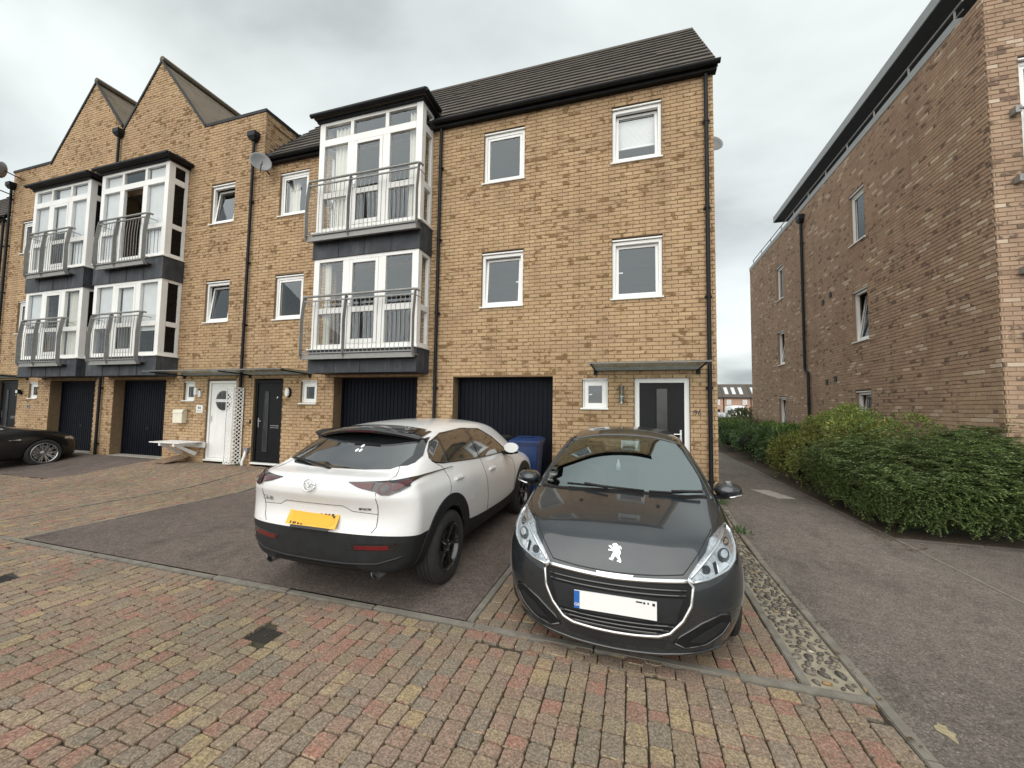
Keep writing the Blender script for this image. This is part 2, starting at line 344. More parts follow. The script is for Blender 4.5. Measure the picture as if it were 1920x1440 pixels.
bay_s = sheet('paved_bay', -1.215, 1.0, 3.045, 7.98, -.022, 'sett_joint', ny=24); bay_s['label'] = 'block-paved parking bay under the grey hatchback'
bay_l = sheet('paved_forecourt', -12.3, -7.27, 3.045, 7.9, -.022, 'sett_joint', ny=24); bay_l['label'] = 'weathered block-paved forecourt in front of the white door'
bay_l2 = sheet('paved_forecourt', -20.5, -12.3, 3.045, 5.45, -.022, 'sett_joint'); bay_l2['label'] = 'greenish block paving in front of the black saloon'
bay_f = sheet('tarmac_forecourt', -20.5, -12.3, 5.45, 7.98, 0.0, 'asphalt_bay', ny=14); bay_f['label'] = 'dark tarmac forecourt under the black saloon'
path = sheet('footpath', 1.431, 3.36, -6, 60, 0.0, 'asphalt_path'); path['label'] = 'tarmac footpath running past the end house and the hedge'
path2 = sheet('side_road', 3.42, 30, -12, 6.80, .004, 'asphalt_path'); path2['label'] = 'tarmac side road in front of the spreading shrub'
bed = MB().box(3.42, 5.8, 6.86, 24.5, -.03, .03).build('planting_bed', 'soil'); structure(bed); bed['label'] = 'brown soil bed under the hedge shrubs'

def edging(label, run, mat='kerb_concrete', w=.07, z=.006, step=.915):
    """a run of concrete edging blocks, each block a piece of its own. run = (axis, fixed, a, b)"""
    ax, fx, a, b = run; r = random.Random(int(abs(fx) * 97 + abs(a) * 13))
    root = thing('kerb_edging', label, 'kerb', ((a + b) / 2, fx, 0) if ax == 'x' else (fx, (a + b) / 2, 0)); del root['category']; structure(root)
    t = a
    while t < b - .02:
        e = min(b, t + step); g0, g1 = t + .004, e - .004; dz = z + r.uniform(-.003, .004); j = r.uniform(-.004, .004)
        mb = MB()
        if ax == 'x':
            zz = gz((t + e) / 2, fx); mb.box(g0, g1, fx - w / 2 + j, fx + w / 2 + j, -.12 + zz, dz + zz)
        else:
            x0, x1 = fx - w / 2 + j, fx + w / 2 + j; za, zb = gz(fx, g0), gz(fx, g1)
            mb.add([(x0, g0, -.12), (x1, g0, -.12), (x1, g1, -.12), (x0, g1, -.12), (x0, g0, za + dz), (x1, g0, za + dz), (x1, g1, zb + dz), (x0, g1, zb + dz)],
                   [(0, 3, 2, 1), (4, 5, 6, 7), (0, 1, 5, 4), (2, 3, 7, 6), (3, 0, 4, 7), (1, 2, 6, 5)])
        mb.build('edging_block', mat, root, bevel=.006); t = e
    return root
edging('long concrete edging between the road setts and the parking bays', ('x', 2.995, -14.0, 1.36), w=.06)
edging('concrete edging between the two cars', ('y', -1.25, 3.045, 7.6), w=.065)
edging('thin edging on the left of the tarmac parking bay', ('y', -7.235, 3.045, 7.6), w=.055)
edging('thin edging across the paved forecourt near the black front door', ('y', -8.56, 3.045, 7.6), w=.055)
edging('concrete edging between block-paved bay and flint strip', ('y', 1.03, 3.045, 7.6), w=.06)
edging('kerb edging along the footpath beside the flint strip', ('y', 1.396, -2.0, 7.65), w=.072)
edging('low edging between footpath and hedge', ('y', 3.39, -2.0, 22.0), w=.055)
edging('low edging along the front of the spreading shrub', ('x', 6.83, 3.42, 12.0), w=.055)

# --- setts: rows run away from the camera, lengths mixed, corners tumbled
def sett_geom(w, l, r, h=.022):
    """eight-cornered top, rounded shoulder"""
    c = r.uniform(.007, .016); j = lambda: r.uniform(-.0035, .0035)
    a, b = w / 2, l / 2
    ring = [(-a + c, -b), (a - c, -b), (a, -b + c), (a, b - c), (a - c, b), (-a + c, b), (-a, b - c), (-a, -b + c)]
    ring = [(x + j(), y + j()) for x, y in ring]
    tx, ty = r.uniform(-.02, .02), r.uniform(-.02, .02); dz = r.uniform(-.004, .004)
    top = [(x * .945, y * .955, h + dz + x * tx + y * ty) for x, y in ring]; mid = [(x, y, h - .006 + dz + x * tx + y * ty) for x, y in ring]; bot = [(x, y, -.01) for x, y in ring]
    F = [tuple(range(8))] + [(i + 8, (i + 1) % 8 + 8, (i + 1) % 8, i) for i in range(8)] + [(i + 16, (i + 1) % 8 + 16, (i + 1) % 8 + 8, i + 8) for i in range(8)]
    return top + mid + bot, F
def sett_field(parent, x0, x1, y0, y1, seed, holes=(), first_row=False, singles=0, base=-.022, roww=.117):
    r = random.Random(seed); rows = max(1, round((x1 - x0) / roww)); w = (x1 - x0) / rows; cells = []
    if first_row:                                # header course along the far edge, running across
        x = x0; y1b = y1 - .115
        while x < x1 - .03:
            l = r.choice((.09, .12, .12, .165)); l = min(l, x1 - x)
            cells.append((x + l / 2, (y1b + y1) / 2, .112, l, True)); x += l
        y1 = y1b
    for i in range(rows):
        y = y0 - r.uniform(0, .15)
        while y < y1 - .03:
            l = r.choice((.085, .11, .115, .12, .155, .17)); l = min(l, y1 - y)
            if l > .045: cells.append((x0 + (i + .5) * w, y + l / 2, w, l, False))
            y += l
    keep = []
    for c in cells:
        if any(a <= c[0] <= b and d <= c[1] <= e for a, b, d, e in holes): continue
        keep.append(c)
    # the ones that show largest in the picture become objects of their own
    def size(c):
        d = Vector((c[0], c[1], -CAM_H)); f = d.dot(_f)
        if f < .3: return 0
        px = d.dot(_r) / f * FOC; py = -d.dot(_u) / f * FOC
        if abs(px) > 985 or abs(py) > 745: return 0
        return 1 / f ** 2
    order = sorted(range(len(keep)), key=lambda i: -size(keep[i])); one = set(order[:singles]); one = {i for i in one if size(keep[i]) > 0}
    mb = MB()
    for i, (cx, cy, ww, ll, across) in enumerate(keep):
        gap = .006; a, b = (ll, ww) if across else (ww, ll)
        v, f = sett_geom(a - gap, b - gap, r); z = base + gz(cx, cy); sl = (gz(cx, cy + .05) - gz(cx, cy - .05)) / .1
        if i in one:
            q = MB().add(v, f).build('sett', 'sett', None, smooth=True, angle=24); q.location = (cx, cy, z); adopt(q, parent)
        else: mb.add([(x + cx, y + cy, zz + z + sl * y) for x, y, zz in v], f)
    stuff(mb.build('sett_mass', 'sett', parent, smooth=True, angle=24))
DRAIN = (-2.80, -2.46, 2.27, 2.55); GULLY = (-5.99, -5.63, 2.24, 2.42)
sett_field(paving, -13.5, PX, -1.2, 2.945, 3, holes=((DRAIN[0] + .05, DRAIN[1] - .05, DRAIN[2] + .04, DRAIN[3] - .04), GULLY), first_row=True, singles=300)
sett_field(bay_s, -1.215, .995, 3.045, 7.68, 5, singles=60)
sett_field(bay_l, -12.3, -8.595, 3.045, 7.68, 7, roww=.122)
sett_field(bay_l, -8.53, -7.265, 3.045, 7.68, 9, roww=.122)
sett_field(bay_l2, -20.5, -12.3, 3.045, 5.45, 8, roww=.122)
# sunken oily sett cover with moss, gully grate, paving slab patch in the path, dropped-paint mark
plain('stain', (.045, .042, .034), .8, var=.5, scale=30, bmp=.6, bscale=70)
def drain():
    t = thing('drain_cover', 'dark mossy recessed drain cover among the foreground setts', 'drain cover', (-2.63, 2.41, 0))
    r = random.Random(4); x0, x1, y0, y1 = DRAIN
    ring = [((x0 + x1) / 2 + (x1 - x0) * .5 * cos(a) * (1 + .18 * r.uniform(-1, 1)), (y0 + y1) / 2 + (y1 - y0) * .52 * sin(a) * (1 + .18 * r.uniform(-1, 1))) for a in [i * pi / 9 for i in range(18)]]
    MB().prism(ring, 'z', -.021, -.006).build('moss_fill', 'stain', t)
    for i in range(7): MB().box(x0 + .07 + .028 * i, x0 + .084 + .028 * i, y0 + .06, y1 - .06, -.02, .002).build('slot_bar', 'cast_iron', t)
drain()
def gully():
    t = thing('gully_grate', 'black iron gully grate at the left edge of the setts', 'grate', (-5.81, 2.33, 0)); x0, x1, y0, y1 = GULLY
    m = MB(); m.box(x0, x1, y0, y0 + .025, -.02, .008); m.box(x0, x1, y1 - .025, y1, -.02, .008); m.box(x0, x0 + .025, y0 + .025, y1 - .025, -.02, .008); m.box(x1 - .025, x1, y0 + .025, y1 - .025, -.02, .008); m.build('frame', 'cast_iron', t)
    for i in range(8): MB().box(x0 + .035 + .038 * i, x0 + .057 + .038 * i, y0 + .025, y1 - .025, -.02, .005).build('slot_bar', 'cast_iron', t)
gully()
def slab():
    t = tag(MB().add([(2.42, 9.9, .022), (2.70, 9.1, .022), (3.03, 9.2, .022), (2.78, 9.97, .022), (2.42, 9.9, .030), (2.70, 9.1, .030), (3.03, 9.2, .030), (2.78, 9.97, .030)],
        [(4, 5, 6, 7), (0, 1, 5, 4), (1, 2, 6, 5), (2, 3, 7, 6), (3, 0, 4, 7)]).build('access_cover', 'concrete'), 'pale concrete access cover set into the footpath', 'access cover')
slab()
def mark():
    r = random.Random(2); ring = [(1.60 + .035 * cos(a) * r.uniform(.6, 1.3), 2.83 + .07 * sin(a) * r.uniform(.6, 1.3)) for a in [i * pi / 8 for i in range(16)]]
    plain('pale_stain', (.30, .255, .16), .95, var=.3, scale=40)
    o = MB().add([(x, y, .024) for x, y in ring], [tuple(range(16))]).build('pale_stain', 'pale_stain'); tag(o, 'small yellowish stain on the footpath tarmac', 'stain')
mark()
# --- flint strip
def flints():
    base = sheet('flint_strip', 1.06, 1.358, 3.045, 7.62, -.012, 'cobble_mortar', ny=12); base['label'] = 'strip of dark flints set in pale mortar along the footpath'
    r = random.Random(21); cnt = 0; placed = []; y = 3.08; mb = MB(); tries = 0
    while tries < 9000 and len(placed) < 420:
        tries += 1; yy = 3.07 + 4.5 * r.random() ** 1.0; xx = r.uniform(1.085, 1.335); R = r.uniform(.016, .036)
        near = yy < 4.0
        if any((xx - a) ** 2 + (yy - b) ** 2 < ((R + c) * (1.02 if not near else 1.18)) ** 2 for a, b, c in placed): continue
        placed.append((xx, yy, R))
    placed.sort(key=lambda p: p[1])
    for i, (xx, yy, R) in enumerate(placed):
        bm = bmesh.new(); bmesh.ops.create_icosphere(bm, subdivisions=1, radius=1); an = r.uniform(0, pi); el = r.uniform(1.0, 1.7)
        for v in bm.verts:
            q = v.co * (1 + r.uniform(-.2, .2)); x, y_ = q.x * R * el, q.y * R * .85
            v.co = Vector((x * cos(an) - y_ * sin(an), x * sin(an) + y_ * cos(an), q.z * R * .45))
        z = gz(xx, yy) - .006
        if i < 150:
            me = bpy.data.meshes.new('flint'); bm.to_mesh(me); me.shade_smooth(); o = link('flint', me, 'flint'); o.location = (xx, yy, z); adopt(o, base)
        else: mb.add([v.co + Vector((xx, yy, z)) for v in bm.verts], [tuple(v.index for v in f.verts) for f in bm.faces])
        bm.free()
    if mb.v: stuff(mb.build('flint_mass', 'flint', base, smooth=True))
flints()
# ------------------------------------------------------------------ brick walls
BW, BH, GAPM = .225, .075, .010
_brick_me = {}
def brick_mesh(w, h, d, key):
    k = (round(w, 4), round(h, 4), key)
    if k not in _brick_me:
        m = MB(); b = .0035
        v = [(-w / 2, 0, -h / 2), (w / 2, 0, -h / 2), (w / 2, 0, h / 2), (-w / 2, 0, h / 2), (-w / 2 + b, -d, -h / 2 + b), (w / 2 - b, -d, -h / 2 + b), (w / 2 - b, -d, h / 2 - b), (-w / 2 + b, -d, h / 2 - b)]
        m.add(v, [(4, 5, 6, 7), (0, 1, 5, 4), (1, 2, 6, 5), (2, 3, 7, 6), (3, 0, 4, 7)])
        me = bpy.data.meshes.new('brick'); me.from_pydata(m.v, [], m.f); me.materials.append(MATS[key]); _brick_me[k] = me
    return _brick_me[k]
def in_view(p):
    d = Vector(p) - Vector((0, 0, CAM_H)); f = d.dot(_f)
    if f < .3: return None
    px = d.dot(_r) / f * FOC; py = -d.dot(_u) / f * FOC
    return f if abs(px) < 960 and abs(py) < 720 else None
def brick_skin(parent, frame, spans_at, z0, z1, holes, mat, singles=300, seed=1, proud=.008, phase=0.0, hidden=None):
    """bricks over a wall face. frame(u, z, d) -> world point, d metres proud of the wall; spans_at(z) -> u spans; holes = (u0, u1, z0, z1)"""
    r = random.Random(seed); full = []; rest = MB(); n = int(round((z1 - z0) / BH)); bb = .0035
    for k in range(n):
        za = z0 + k * BH; zb = za + BH; zm = (za + zb) / 2; sp = list(spans_at(zm))
        for a, b, c, d in (h[:4] for h in holes):
            if c < zm < d: sp = sub_spans(sp, a, b)
        off = phase + (BW / 2 if k % 2 else 0)
        for a, b in sp:
            i = math.floor((a - off) / BW); x = off + i * BW
            while x < b:
                u0, u1 = max(a, x), min(b, x + BW); x += BW
                if u1 - u0 < .03: continue
                l = u0 + (GAPM / 2 if u0 > a + 1e-4 else 0); m_ = u1 - (GAPM / 2 if u1 < b - 1e-4 else 0)
                c, d = za + GAPM / 2, zb - GAPM / 2; dd = proud + r.uniform(-.0022, .0022)
                p = frame((l + m_) / 2, zm, 0)
                f = in_view(p)
                if f and u1 - u0 > BW - .001 and not (hidden and hidden((l + m_) / 2, zm)): full.append((f, l, m_, c, d, dd))
                else: skin_brick(rest, frame, l, m_, c, d, dd, bb)
    full.sort(key=lambda t: t[0])
    ox, oz = frame(0, 0, 0), None
    ux = frame(1, 0, 0) - ox; uz = Vector((0, 0, 1)); un = frame(0, 0, 1) - ox
    for t in full[:singles]:
        f, l, m_, c, d, dd = t
        o = bpy.data.objects.new('brick', brick_mesh(BW - GAPM, BH - GAPM, proud, mat)); COL.objects.link(o); P = frame((l + m_) / 2, (c + d) / 2, dd - proud)
        o.matrix_basis = Matrix(((ux.x, -un.x, 0, P.x), (ux.y, -un.y, 0, P.y), (0, 0, 1, P.z), (0, 0, 0, 1))); adopt(o, parent)
    for t in full[singles:]: skin_brick(rest, frame, *t[1:], bb)
    if rest.v: stuff(rest.build('brick_mass', mat, parent))
def skin_brick(mb, frame, l, m_, c, d, dd, bb):
    v = [frame(l, c, 0), frame(m_, c, 0), frame(m_, d, 0), frame(l, d, 0), frame(l + bb, c + bb, dd), frame(m_ - bb, c + bb, dd), frame(m_ - bb, d - bb, dd), frame(l + bb, d - bb, dd)]
    mb.add(v, [(4, 5, 6, 7), (0, 1, 5, 4), (1, 2, 6, 5), (2, 3, 7, 6), (3, 0, 4, 7)])
def holed_plane(mb, frame, u0, u1, z0, z1, holes, depth=.30):
    """flat wall face with rectangular openings and their reveals; frame's d axis points outwards"""
    us = sorted({u0, u1, *[h[0] for h in holes], *[h[1] for h in holes]}); zs = sorted({z0, z1, *[h[2] for h in holes], *[h[3] for h in holes]})
    us = [u for u in us if u0 <= u <= u1]; zs = [z for z in zs if z0 <= z <= z1]
    for a, b in zip(us, us[1:]):
        for c, d in zip(zs, zs[1:]):
            m, n = (a + b) / 2, (c + d) / 2
            if any(h[0] < m < h[1] and h[2] < n < h[3] for h in holes): continue
            mb.quad(frame(a, c, 0), frame(b, c, 0), frame(b, d, 0), frame(a, d, 0))
    for h in holes:
        a, b, c, d = max(h[0], u0), min(h[1], u1), max(h[2], z0), min(h[3], z1); D = -(h[4] if len(h) > 4 else depth); e = .006
        mb.quad(frame(a, c, e), frame(a, d, e), frame(a, d, D), frame(a, c, D)); mb.quad(frame(b, d, e), frame(b, c, e), frame(b, c, D), frame(b, d, D))
        mb.quad(frame(a, d, e), frame(b, d, e), frame(b, d, D), frame(a, d, D)); mb.quad(frame(b, c, e), frame(a, c, e), frame(a, c, D), frame(b, c, D))

# ------------------------------------------------------------------ joinery
def ring_frame(mb, frame, u0, u1, z0, z1, w, d0, d1, wb=None, wt=None):
    """a rectangular frame of four members between depths d0 (back) and d1 (front)"""
    wb = w if wb is None else wb; wt = w if wt is None else wt
    def bx(a, b, c, d):
        P = [frame(a, c, d1), frame(b, c, d1), frame(b, d, d1), frame(a, d, d1), frame(a, c, d0), frame(b, c, d0), frame(b, d, d0), frame(a, d, d0)]
        mb.add(P, [(0, 1, 2, 3), (7, 6, 5, 4), (0, 4, 5, 1), (1, 5, 6, 2), (2, 6, 7, 3), (3, 7, 4, 0)])
    bx(u0, u0 + w, z0, z1); bx(u1 - w, u1, z0, z1); bx(u0 + w, u1 - w, z0, z0 + wb); bx(u0 + w, u1 - w, z1 - wt, z1); return mb
def fbox(mb, frame, a, b, c, d, d0, d1):
    P = [frame(a, c, d1), frame(b, c, d1), frame(b, d, d1), frame(a, d, d1), frame(a, c, d0), frame(b, c, d0), frame(b, d, d0), frame(a, d, d0)]
    return mb.add(P, [(0, 1, 2, 3), (7, 6, 5, 4), (0, 4, 5, 1), (1, 5, 6, 2), (2, 6, 7, 3), (3, 7, 4, 0)])
def tilted(frame, z0, d, ang):
    """frame turned about its bottom edge so that the top leans inwards"""
    ca, sa = cos(ang), sin(ang)
    return lambda u, z, q: frame(u, z0 + (z - z0) * ca + (q - d) * sa, d - (z - z0) * sa + (q - d) * ca)
def window(parent, frame, u0, u1, z0, z1, tilt=0.0, handle=None, blind=None, sill=True, inset=.045, fw=.062, swing=None, label=None, sashw=.052, curtain=None, lining=True):
    m = MB(); ring_frame(m, frame, u0 + .004, u1 - .004, z0 + .004, z1 - .06, fw, -inset - .07, -inset)
    w = m.build('window', 'upvc', parent, bevel=.004)
    if label: w['label'] = label
    MB_head = MB(); fbox(MB_head, frame, u0 + .002, u1 - .002, z1 - .052, z1 - .026, -inset - .05, -.008); MB_head.build('head_trim', 'upvc', w)
    if sill:
        s = MB(); fbox(s, frame, u0 - .03, u1 + .015, z0 - .012, z0 + .016, -inset - .02, .042); s.build('sill', 'sill_white', w, bevel=.003)
    a, b, c, d = u0 + fw + .004, u1 - fw - .004, z0 + fw + .004, z1 - .06 - fw
    fr = tilted(frame, c, -inset - .03, radians(tilt)) if tilt else frame
    q = MB(); ring_frame(q, fr, a + .003, b - .003, c + .003, d - .003, sashw, -inset - .062, -inset - .010); sash = q.build('sash', 'upvc', w, bevel=.003)
    p = MB(); p.quad(fr(a + sashw, c + sashw, -inset - .03), fr(b - sashw, c + sashw, -inset - .03), fr(b - sashw, d - sashw, -inset - .03), fr(a + sashw, d - sashw, -inset - .03)); p.build('pane', 'window_glass', w)
    gk = MB(); ring_frame(gk, fr, a + sashw - .004, b - sashw + .004, c + sashw - .004, d - sashw + .004, .008, -inset - .034, -inset - .024); gk.build('gasket', 'black_plastic', w)
    if handle:
        hu = a + sashw * .4 if handle < 0 else b - sashw * .4; h = MB(); fbox(h, fr, hu - .01 if handle < 0 else hu - .11, hu + .11 if handle < 0 else hu + .01, (c + d) / 2 - .012, (c + d) / 2 + .012, -inset - .11, -inset - .085); h.build('handle', 'upvc', w)
    if blind:
        z_b = d - (d - c) * blind; bl = MB(); zz = d - .09
        while zz > z_b: fbox(bl, frame, a + .02, b - .02, zz, zz + .019, -inset - .165, -inset - .155); zz -= .024
        fbox(bl, frame, a + .015, b - .015, z_b - .012, z_b + .016, -inset - .175, -inset - .145); bl.build('blind', 'blind_white', w)
    if curtain: curtain_sheet(w, frame, a, a + (b - a) * curtain, c, d, -inset - .2)
    return w
def curtain_sheet(parent, frame, u0, u1, z0, z1, d, folds=None, mat='curtain_cream', taper=0.0):
    folds = folds or max(3, int((u1 - u0) / .09)); n = folds * 6; m = MB(); rows = 6
    for j in range(rows + 1):
        t = j / rows; z = z0 + (z1 - z0) * t; k = 1 - taper * sin(pi * min(1, (1 - t) * 1.1)) if taper else 1
        for i in range(n + 1):
            s = i / n; u = u0 + (u1 - u0) * s * k; m.v.append(tuple(frame(u, z, d + .035 * sin(s * folds * 2 * pi) + .008 * sin(s * 31 + j))))
    for j in range(rows):
        for i in range(n): a = j * (n + 1) + i; m.f.append((a, a + 1, a + n + 2, a + n + 1))
    return m.build('curtain', mat, parent, smooth=True)
def front(u, z, d): return Vector((u, FY - d, z))
def downpipe(parent, x, z0, z1, y=FY - .075, r=.036, hopper=None, brackets=True, swan=None, name='downpipe', shoe=True):
    m = MB(); pts = [(x, y, z0), (x, y, z1)] if not swan else [(x, y, z0), (x, y, z1)] + swan
    m.tube(pts, r, 12); p = m.build(name, 'black_plastic', parent, smooth=True, angle=40)
    if brackets:
        z = z0 + .35
        while z < z1 - .2:
            c = MB(); c.tube([(x, y, z - .022), (x, y, z + .022)], r + .008, 12); c.box(x - .062, x + .062, y + .028, y + .05, z - .016, z + .016); c.build('pipe_clip', 'black_plastic', p); z += 1.62
    if hopper:
        h = MB(); z = z1; h.add([(x - .07, y - .06, z), (x + .07, y - .06, z), (x + .07, y + .06, z), (x - .07, y + .06, z), (x - .13, y - .11, z + .10), (x + .13, y - .11, z + .10), (x + .13, y + .06, z + .10), (x - .13, y + .06, z + .10), (x - .13, y - .11, z + .22), (x + .13, y - .11, z + .22), (x + .13, y + .06, z + .22), (x - .13, y + .06, z + .22)],
                        [(3, 2, 1, 0), (0, 1, 5, 4), (1, 2, 6, 5), (2, 3, 7, 6), (3, 0, 4, 7), (4, 5, 9, 8), (5, 6, 10, 9), (6, 7, 11, 10), (7, 4, 8, 11), (8, 9, 10, 11)]); h.build('hopper_head', 'black_plastic', p)
    return p
def gutter(parent, x0, x1, y, z, r=.056):
    m = MB(); n = 8
    pr_ = [(y - r * cos(pi * i / n), z - r * sin(pi * i / n)) for i in range(n + 1)]; pr_ += [(p[0] * 1 + (0.006 if p[0] < y else -.006), p[1] + .001) for p in reversed(pr_)]
    m.prism(pr_, 'x', x0, x1); m.build('gutter', 'black_plastic', parent, smooth=True, angle=50)
def tiles(parent, x0, x1, eave, ridge, mat='roof_tile', course=.345, width=.33, clip=None, name='tile_mass', t=.042, camber=.0015):
    """interlocking tiles on a plane from eave (y, z) to ridge (y, z); each tile laps the one below"""
    (ya, za), (yb, zb) = eave, ridge; L = math.hypot(yb - ya, zb - za); dy, dz = (yb - ya) / L, (zb - za) / L; ny, nz = -dz, dy
    n = int(L / course) + 1; m = MB(); r = random.Random(int(x0 * 10 + 999))
    for k in range(n):
        s0 = k * course; s1 = min(L, s0 + course + .05)
        off = 0; x = x0 - off
        while x < x1:
            a, b = max(x0, x) + .001, min(x1, x + width) - .001; x += width
            if b - a < .04: continue
            lift = r.uniform(-.0012, .002) + (.008 if r.random() < .015 else 0); q = lambda s, h: (ya + dy * s + ny * h, za + dz * s + nz * h)
            if clip and not clip((a + b) / 2, (s0 + s1) / 2): continue
            (y0, z0), (y1, z1), (y2, z2), (y3, z3) = q(s0, .012 + lift), q(s0, .012 + t + lift), q(s1, t * .2 + .012 + lift), q(s1, 0)
            xm = (a + b) / 2; (yc, zc), (ye, ze) = q(s0, .012 + t + lift + camber), q(s1, t * .2 + .012 + lift + camber)
            m.add([(a, y0, z0), (b, y0, z0), (b, y1, z1), (xm, yc, zc), (a, y1, z1), (b, y2, z2), (xm, ye, ze), (a, y2, z2)],
                  [(0, 1, 2, 3, 4), (4, 3, 6, 7), (3, 2, 5, 6), (1, 5, 2), (0, 4, 7)])
    return stuff(m.build(name, mat, parent))
# ------------------------------------------------------------------ the terrace
plain('dark_pane', (.006, .006, .007), .15, spec=.2, var=.2)
EAVE = (FY - .13, 7.99); RIDGE = (10.42, 11.34); WB = .02
def shell(parent, x0, x1, top=7.9, back=13.1, rooms=True, sides=(True, True)):
    m = MB()
    if sides[0]: m.quad((x0 + .02, FY + .02, WB), (x0 + .02, back, WB), (x0 + .02, back, top), (x0 + .02, FY + .02, top))
    if sides[1]: m.quad((x1 - .02, FY + .02, WB), (x1 - .02, back, WB), (x1 - .02, back, top), (x1 - .02, FY + .02, top))
    m.quad((x0 + .02, back, WB), (x1 - .02, back, WB), (x1 - .02, back, top), (x0 + .02, back, top)); m.build('party_wall', 'mortar_buff', parent)
    if rooms:
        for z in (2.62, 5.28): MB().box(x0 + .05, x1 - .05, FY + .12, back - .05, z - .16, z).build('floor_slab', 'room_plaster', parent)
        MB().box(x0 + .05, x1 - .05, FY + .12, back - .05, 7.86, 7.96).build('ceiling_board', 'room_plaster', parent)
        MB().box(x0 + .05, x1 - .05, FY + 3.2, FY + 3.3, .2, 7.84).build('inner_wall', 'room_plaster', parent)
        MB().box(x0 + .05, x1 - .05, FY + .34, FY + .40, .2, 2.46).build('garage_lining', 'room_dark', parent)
def front_wall(parent, x0, x1, holes, top=7.93, profile=None, singles=300, seed=1, phase=0.0, hidden=None):
    m = MB(); holed_plane(m, front, x0, x1, WB, top, holes)
    if profile: m.add([(x, FY, z) for x, z in profile], [tuple(range(len(profile)))])
    w = m.build('wall', 'mortar_buff', parent)
    def spans(z):
        if z < top or not profile: return [(x0, x1)]
        xs = []; n = len(profile)
        for i in range(n):
            (xa, za), (xb, zb) = profile[i], profile[(i + 1) % n]
            if (za <= z) != (zb <= z): xs.append(xa + (xb - xa) * (z - za) / (zb - za))
        xs.sort(); return [(xs[i], xs[i + 1]) for i in range(0, len(xs) - 1, 2)]
    zt = top if not profile else max(p[1] for p in profile)
    brick_skin(w, front, spans, WB + .03, zt, holes, 'brick_buff', singles, seed, phase=phase, hidden=hidden); return w
def garage_door(parent, x0, x1, ztop, d=.28, z0=.19, ribs=True):
    y = FY + d; m = MB(); m.box(x0 - .03, x1 + .03, y + .012, y + .04, z0, ztop + .05); g = m.build('garage_door', 'navy_steel', parent)
    fr = MB(); ring_frame(fr, front, x0, x1, z0 - .02, ztop, .05, -d - .012, -d + .02, wb=.02); fr.build('door_frame', 'navy_steel', g)
    n = 21; w = (x1 - x0 - .12) / n
    for i in range(n): MB().box(x0 + .06 + i * w + .006, x0 + .06 + (i + 1) * w - .010, y - .004, y + .014, z0 + .04, ztop - .06).build('rib', 'navy_steel', g, bevel=.004)
    MB().box(x0 - .02, x1 + .02, FY - .03, y + .3, .12, .195).build('threshold', 'concrete', g)
    h = MB(); h.box((x0 + x1) / 2 - .05, (x0 + x1) / 2 + .05, y - .02, y, .92, 1.0); h.build('door_handle', 'black_plastic', g); return g
def balcony(parent, x0, x1, zf, y=7.0, yb=7.19, n=None):
    """bowed-front guard: floor channel, bent flat posts, round handrail, lower rail and thin bars"""
    zr = zf + 1.30
    m = MB(); m.box(x0, x1, y - .02, y + .03, zf - .09, zf + .01); m.box(x0, x1, y + .03, yb, zf - .03, zf - .015); ch = m.build('balcony', 'galvanised', parent)
    for i, t in enumerate((0.0, .40, 1.0)):
        px = x0 + (x1 - x0) * t; w = .045
        pts = [(px, y + .02, zf - .08), (px, y - .04, zf + .02), (px, y - .05, zf + .75), (px, y - .01, zr - .16), (px, y + .01, zr - .02)]
        q = MB()
        for a, b in zip(pts, pts[1:]): q.add([(px - .006, a[1] - w, a[2]), (px + .006, a[1] - w, a[2]), (px + .006, a[1] + w, a[2]), (px - .006, a[1] + w, a[2]), (px - .006, b[1] - w, b[2]), (px + .006, b[1] - w, b[2]), (px + .006, b[1] + w, b[2]), (px - .006, b[1] + w, b[2])],
            [(0, 3, 2, 1), (4, 5, 6, 7), (0, 1, 5, 4), (1, 2, 6, 5), (2, 3, 7, 6), (3, 0, 4, 7)])
        q.build('post', 'galvanised', ch)
    for px in (x0, x1):
        MB().tube([(px, y - .04, zf + .12), (px, yb + .05, zf + .12)], .008, 6).build('fixing_rod', 'galvanised', ch)
        MB().tube([(px, y - .01, zr - .12), (px, yb + .05, zr - .12)], .010, 6).build('fixing_rod', 'galvanised', ch)
    MB().tube([(x0 - .04, y + .10, zr - .01), (x0 - .02, y + .02, zr), (x0 + .03, y - .005, zr), (x1 - .03, y - .005, zr), (x1 + .02, y + .02, zr), (x1 + .04, y + .10, zr - .01)], .026, 10).build('handrail', 'galvanised', ch, smooth=True, angle=60)
    MB().box(x0, x1, y - .022, y + .012, zr - .115, zr - .09).build('rail', 'galvanised', ch); MB().box(x0, x1, y - .05, y - .02, zf + .03, zf + .05).build('rail', 'galvanised', ch)
    n = n or int((x1 - x0) / .105)
    for i in range(1, n):
        px = x0 + (x1 - x0) * i / n; MB().tube([(px, y - .03, zf + .04), (px, y - .03, zf + .8), (px, y - .005, zr - .10)], .0065, 5, caps=False).build('baluster', 'galvanised', ch)
    return ch
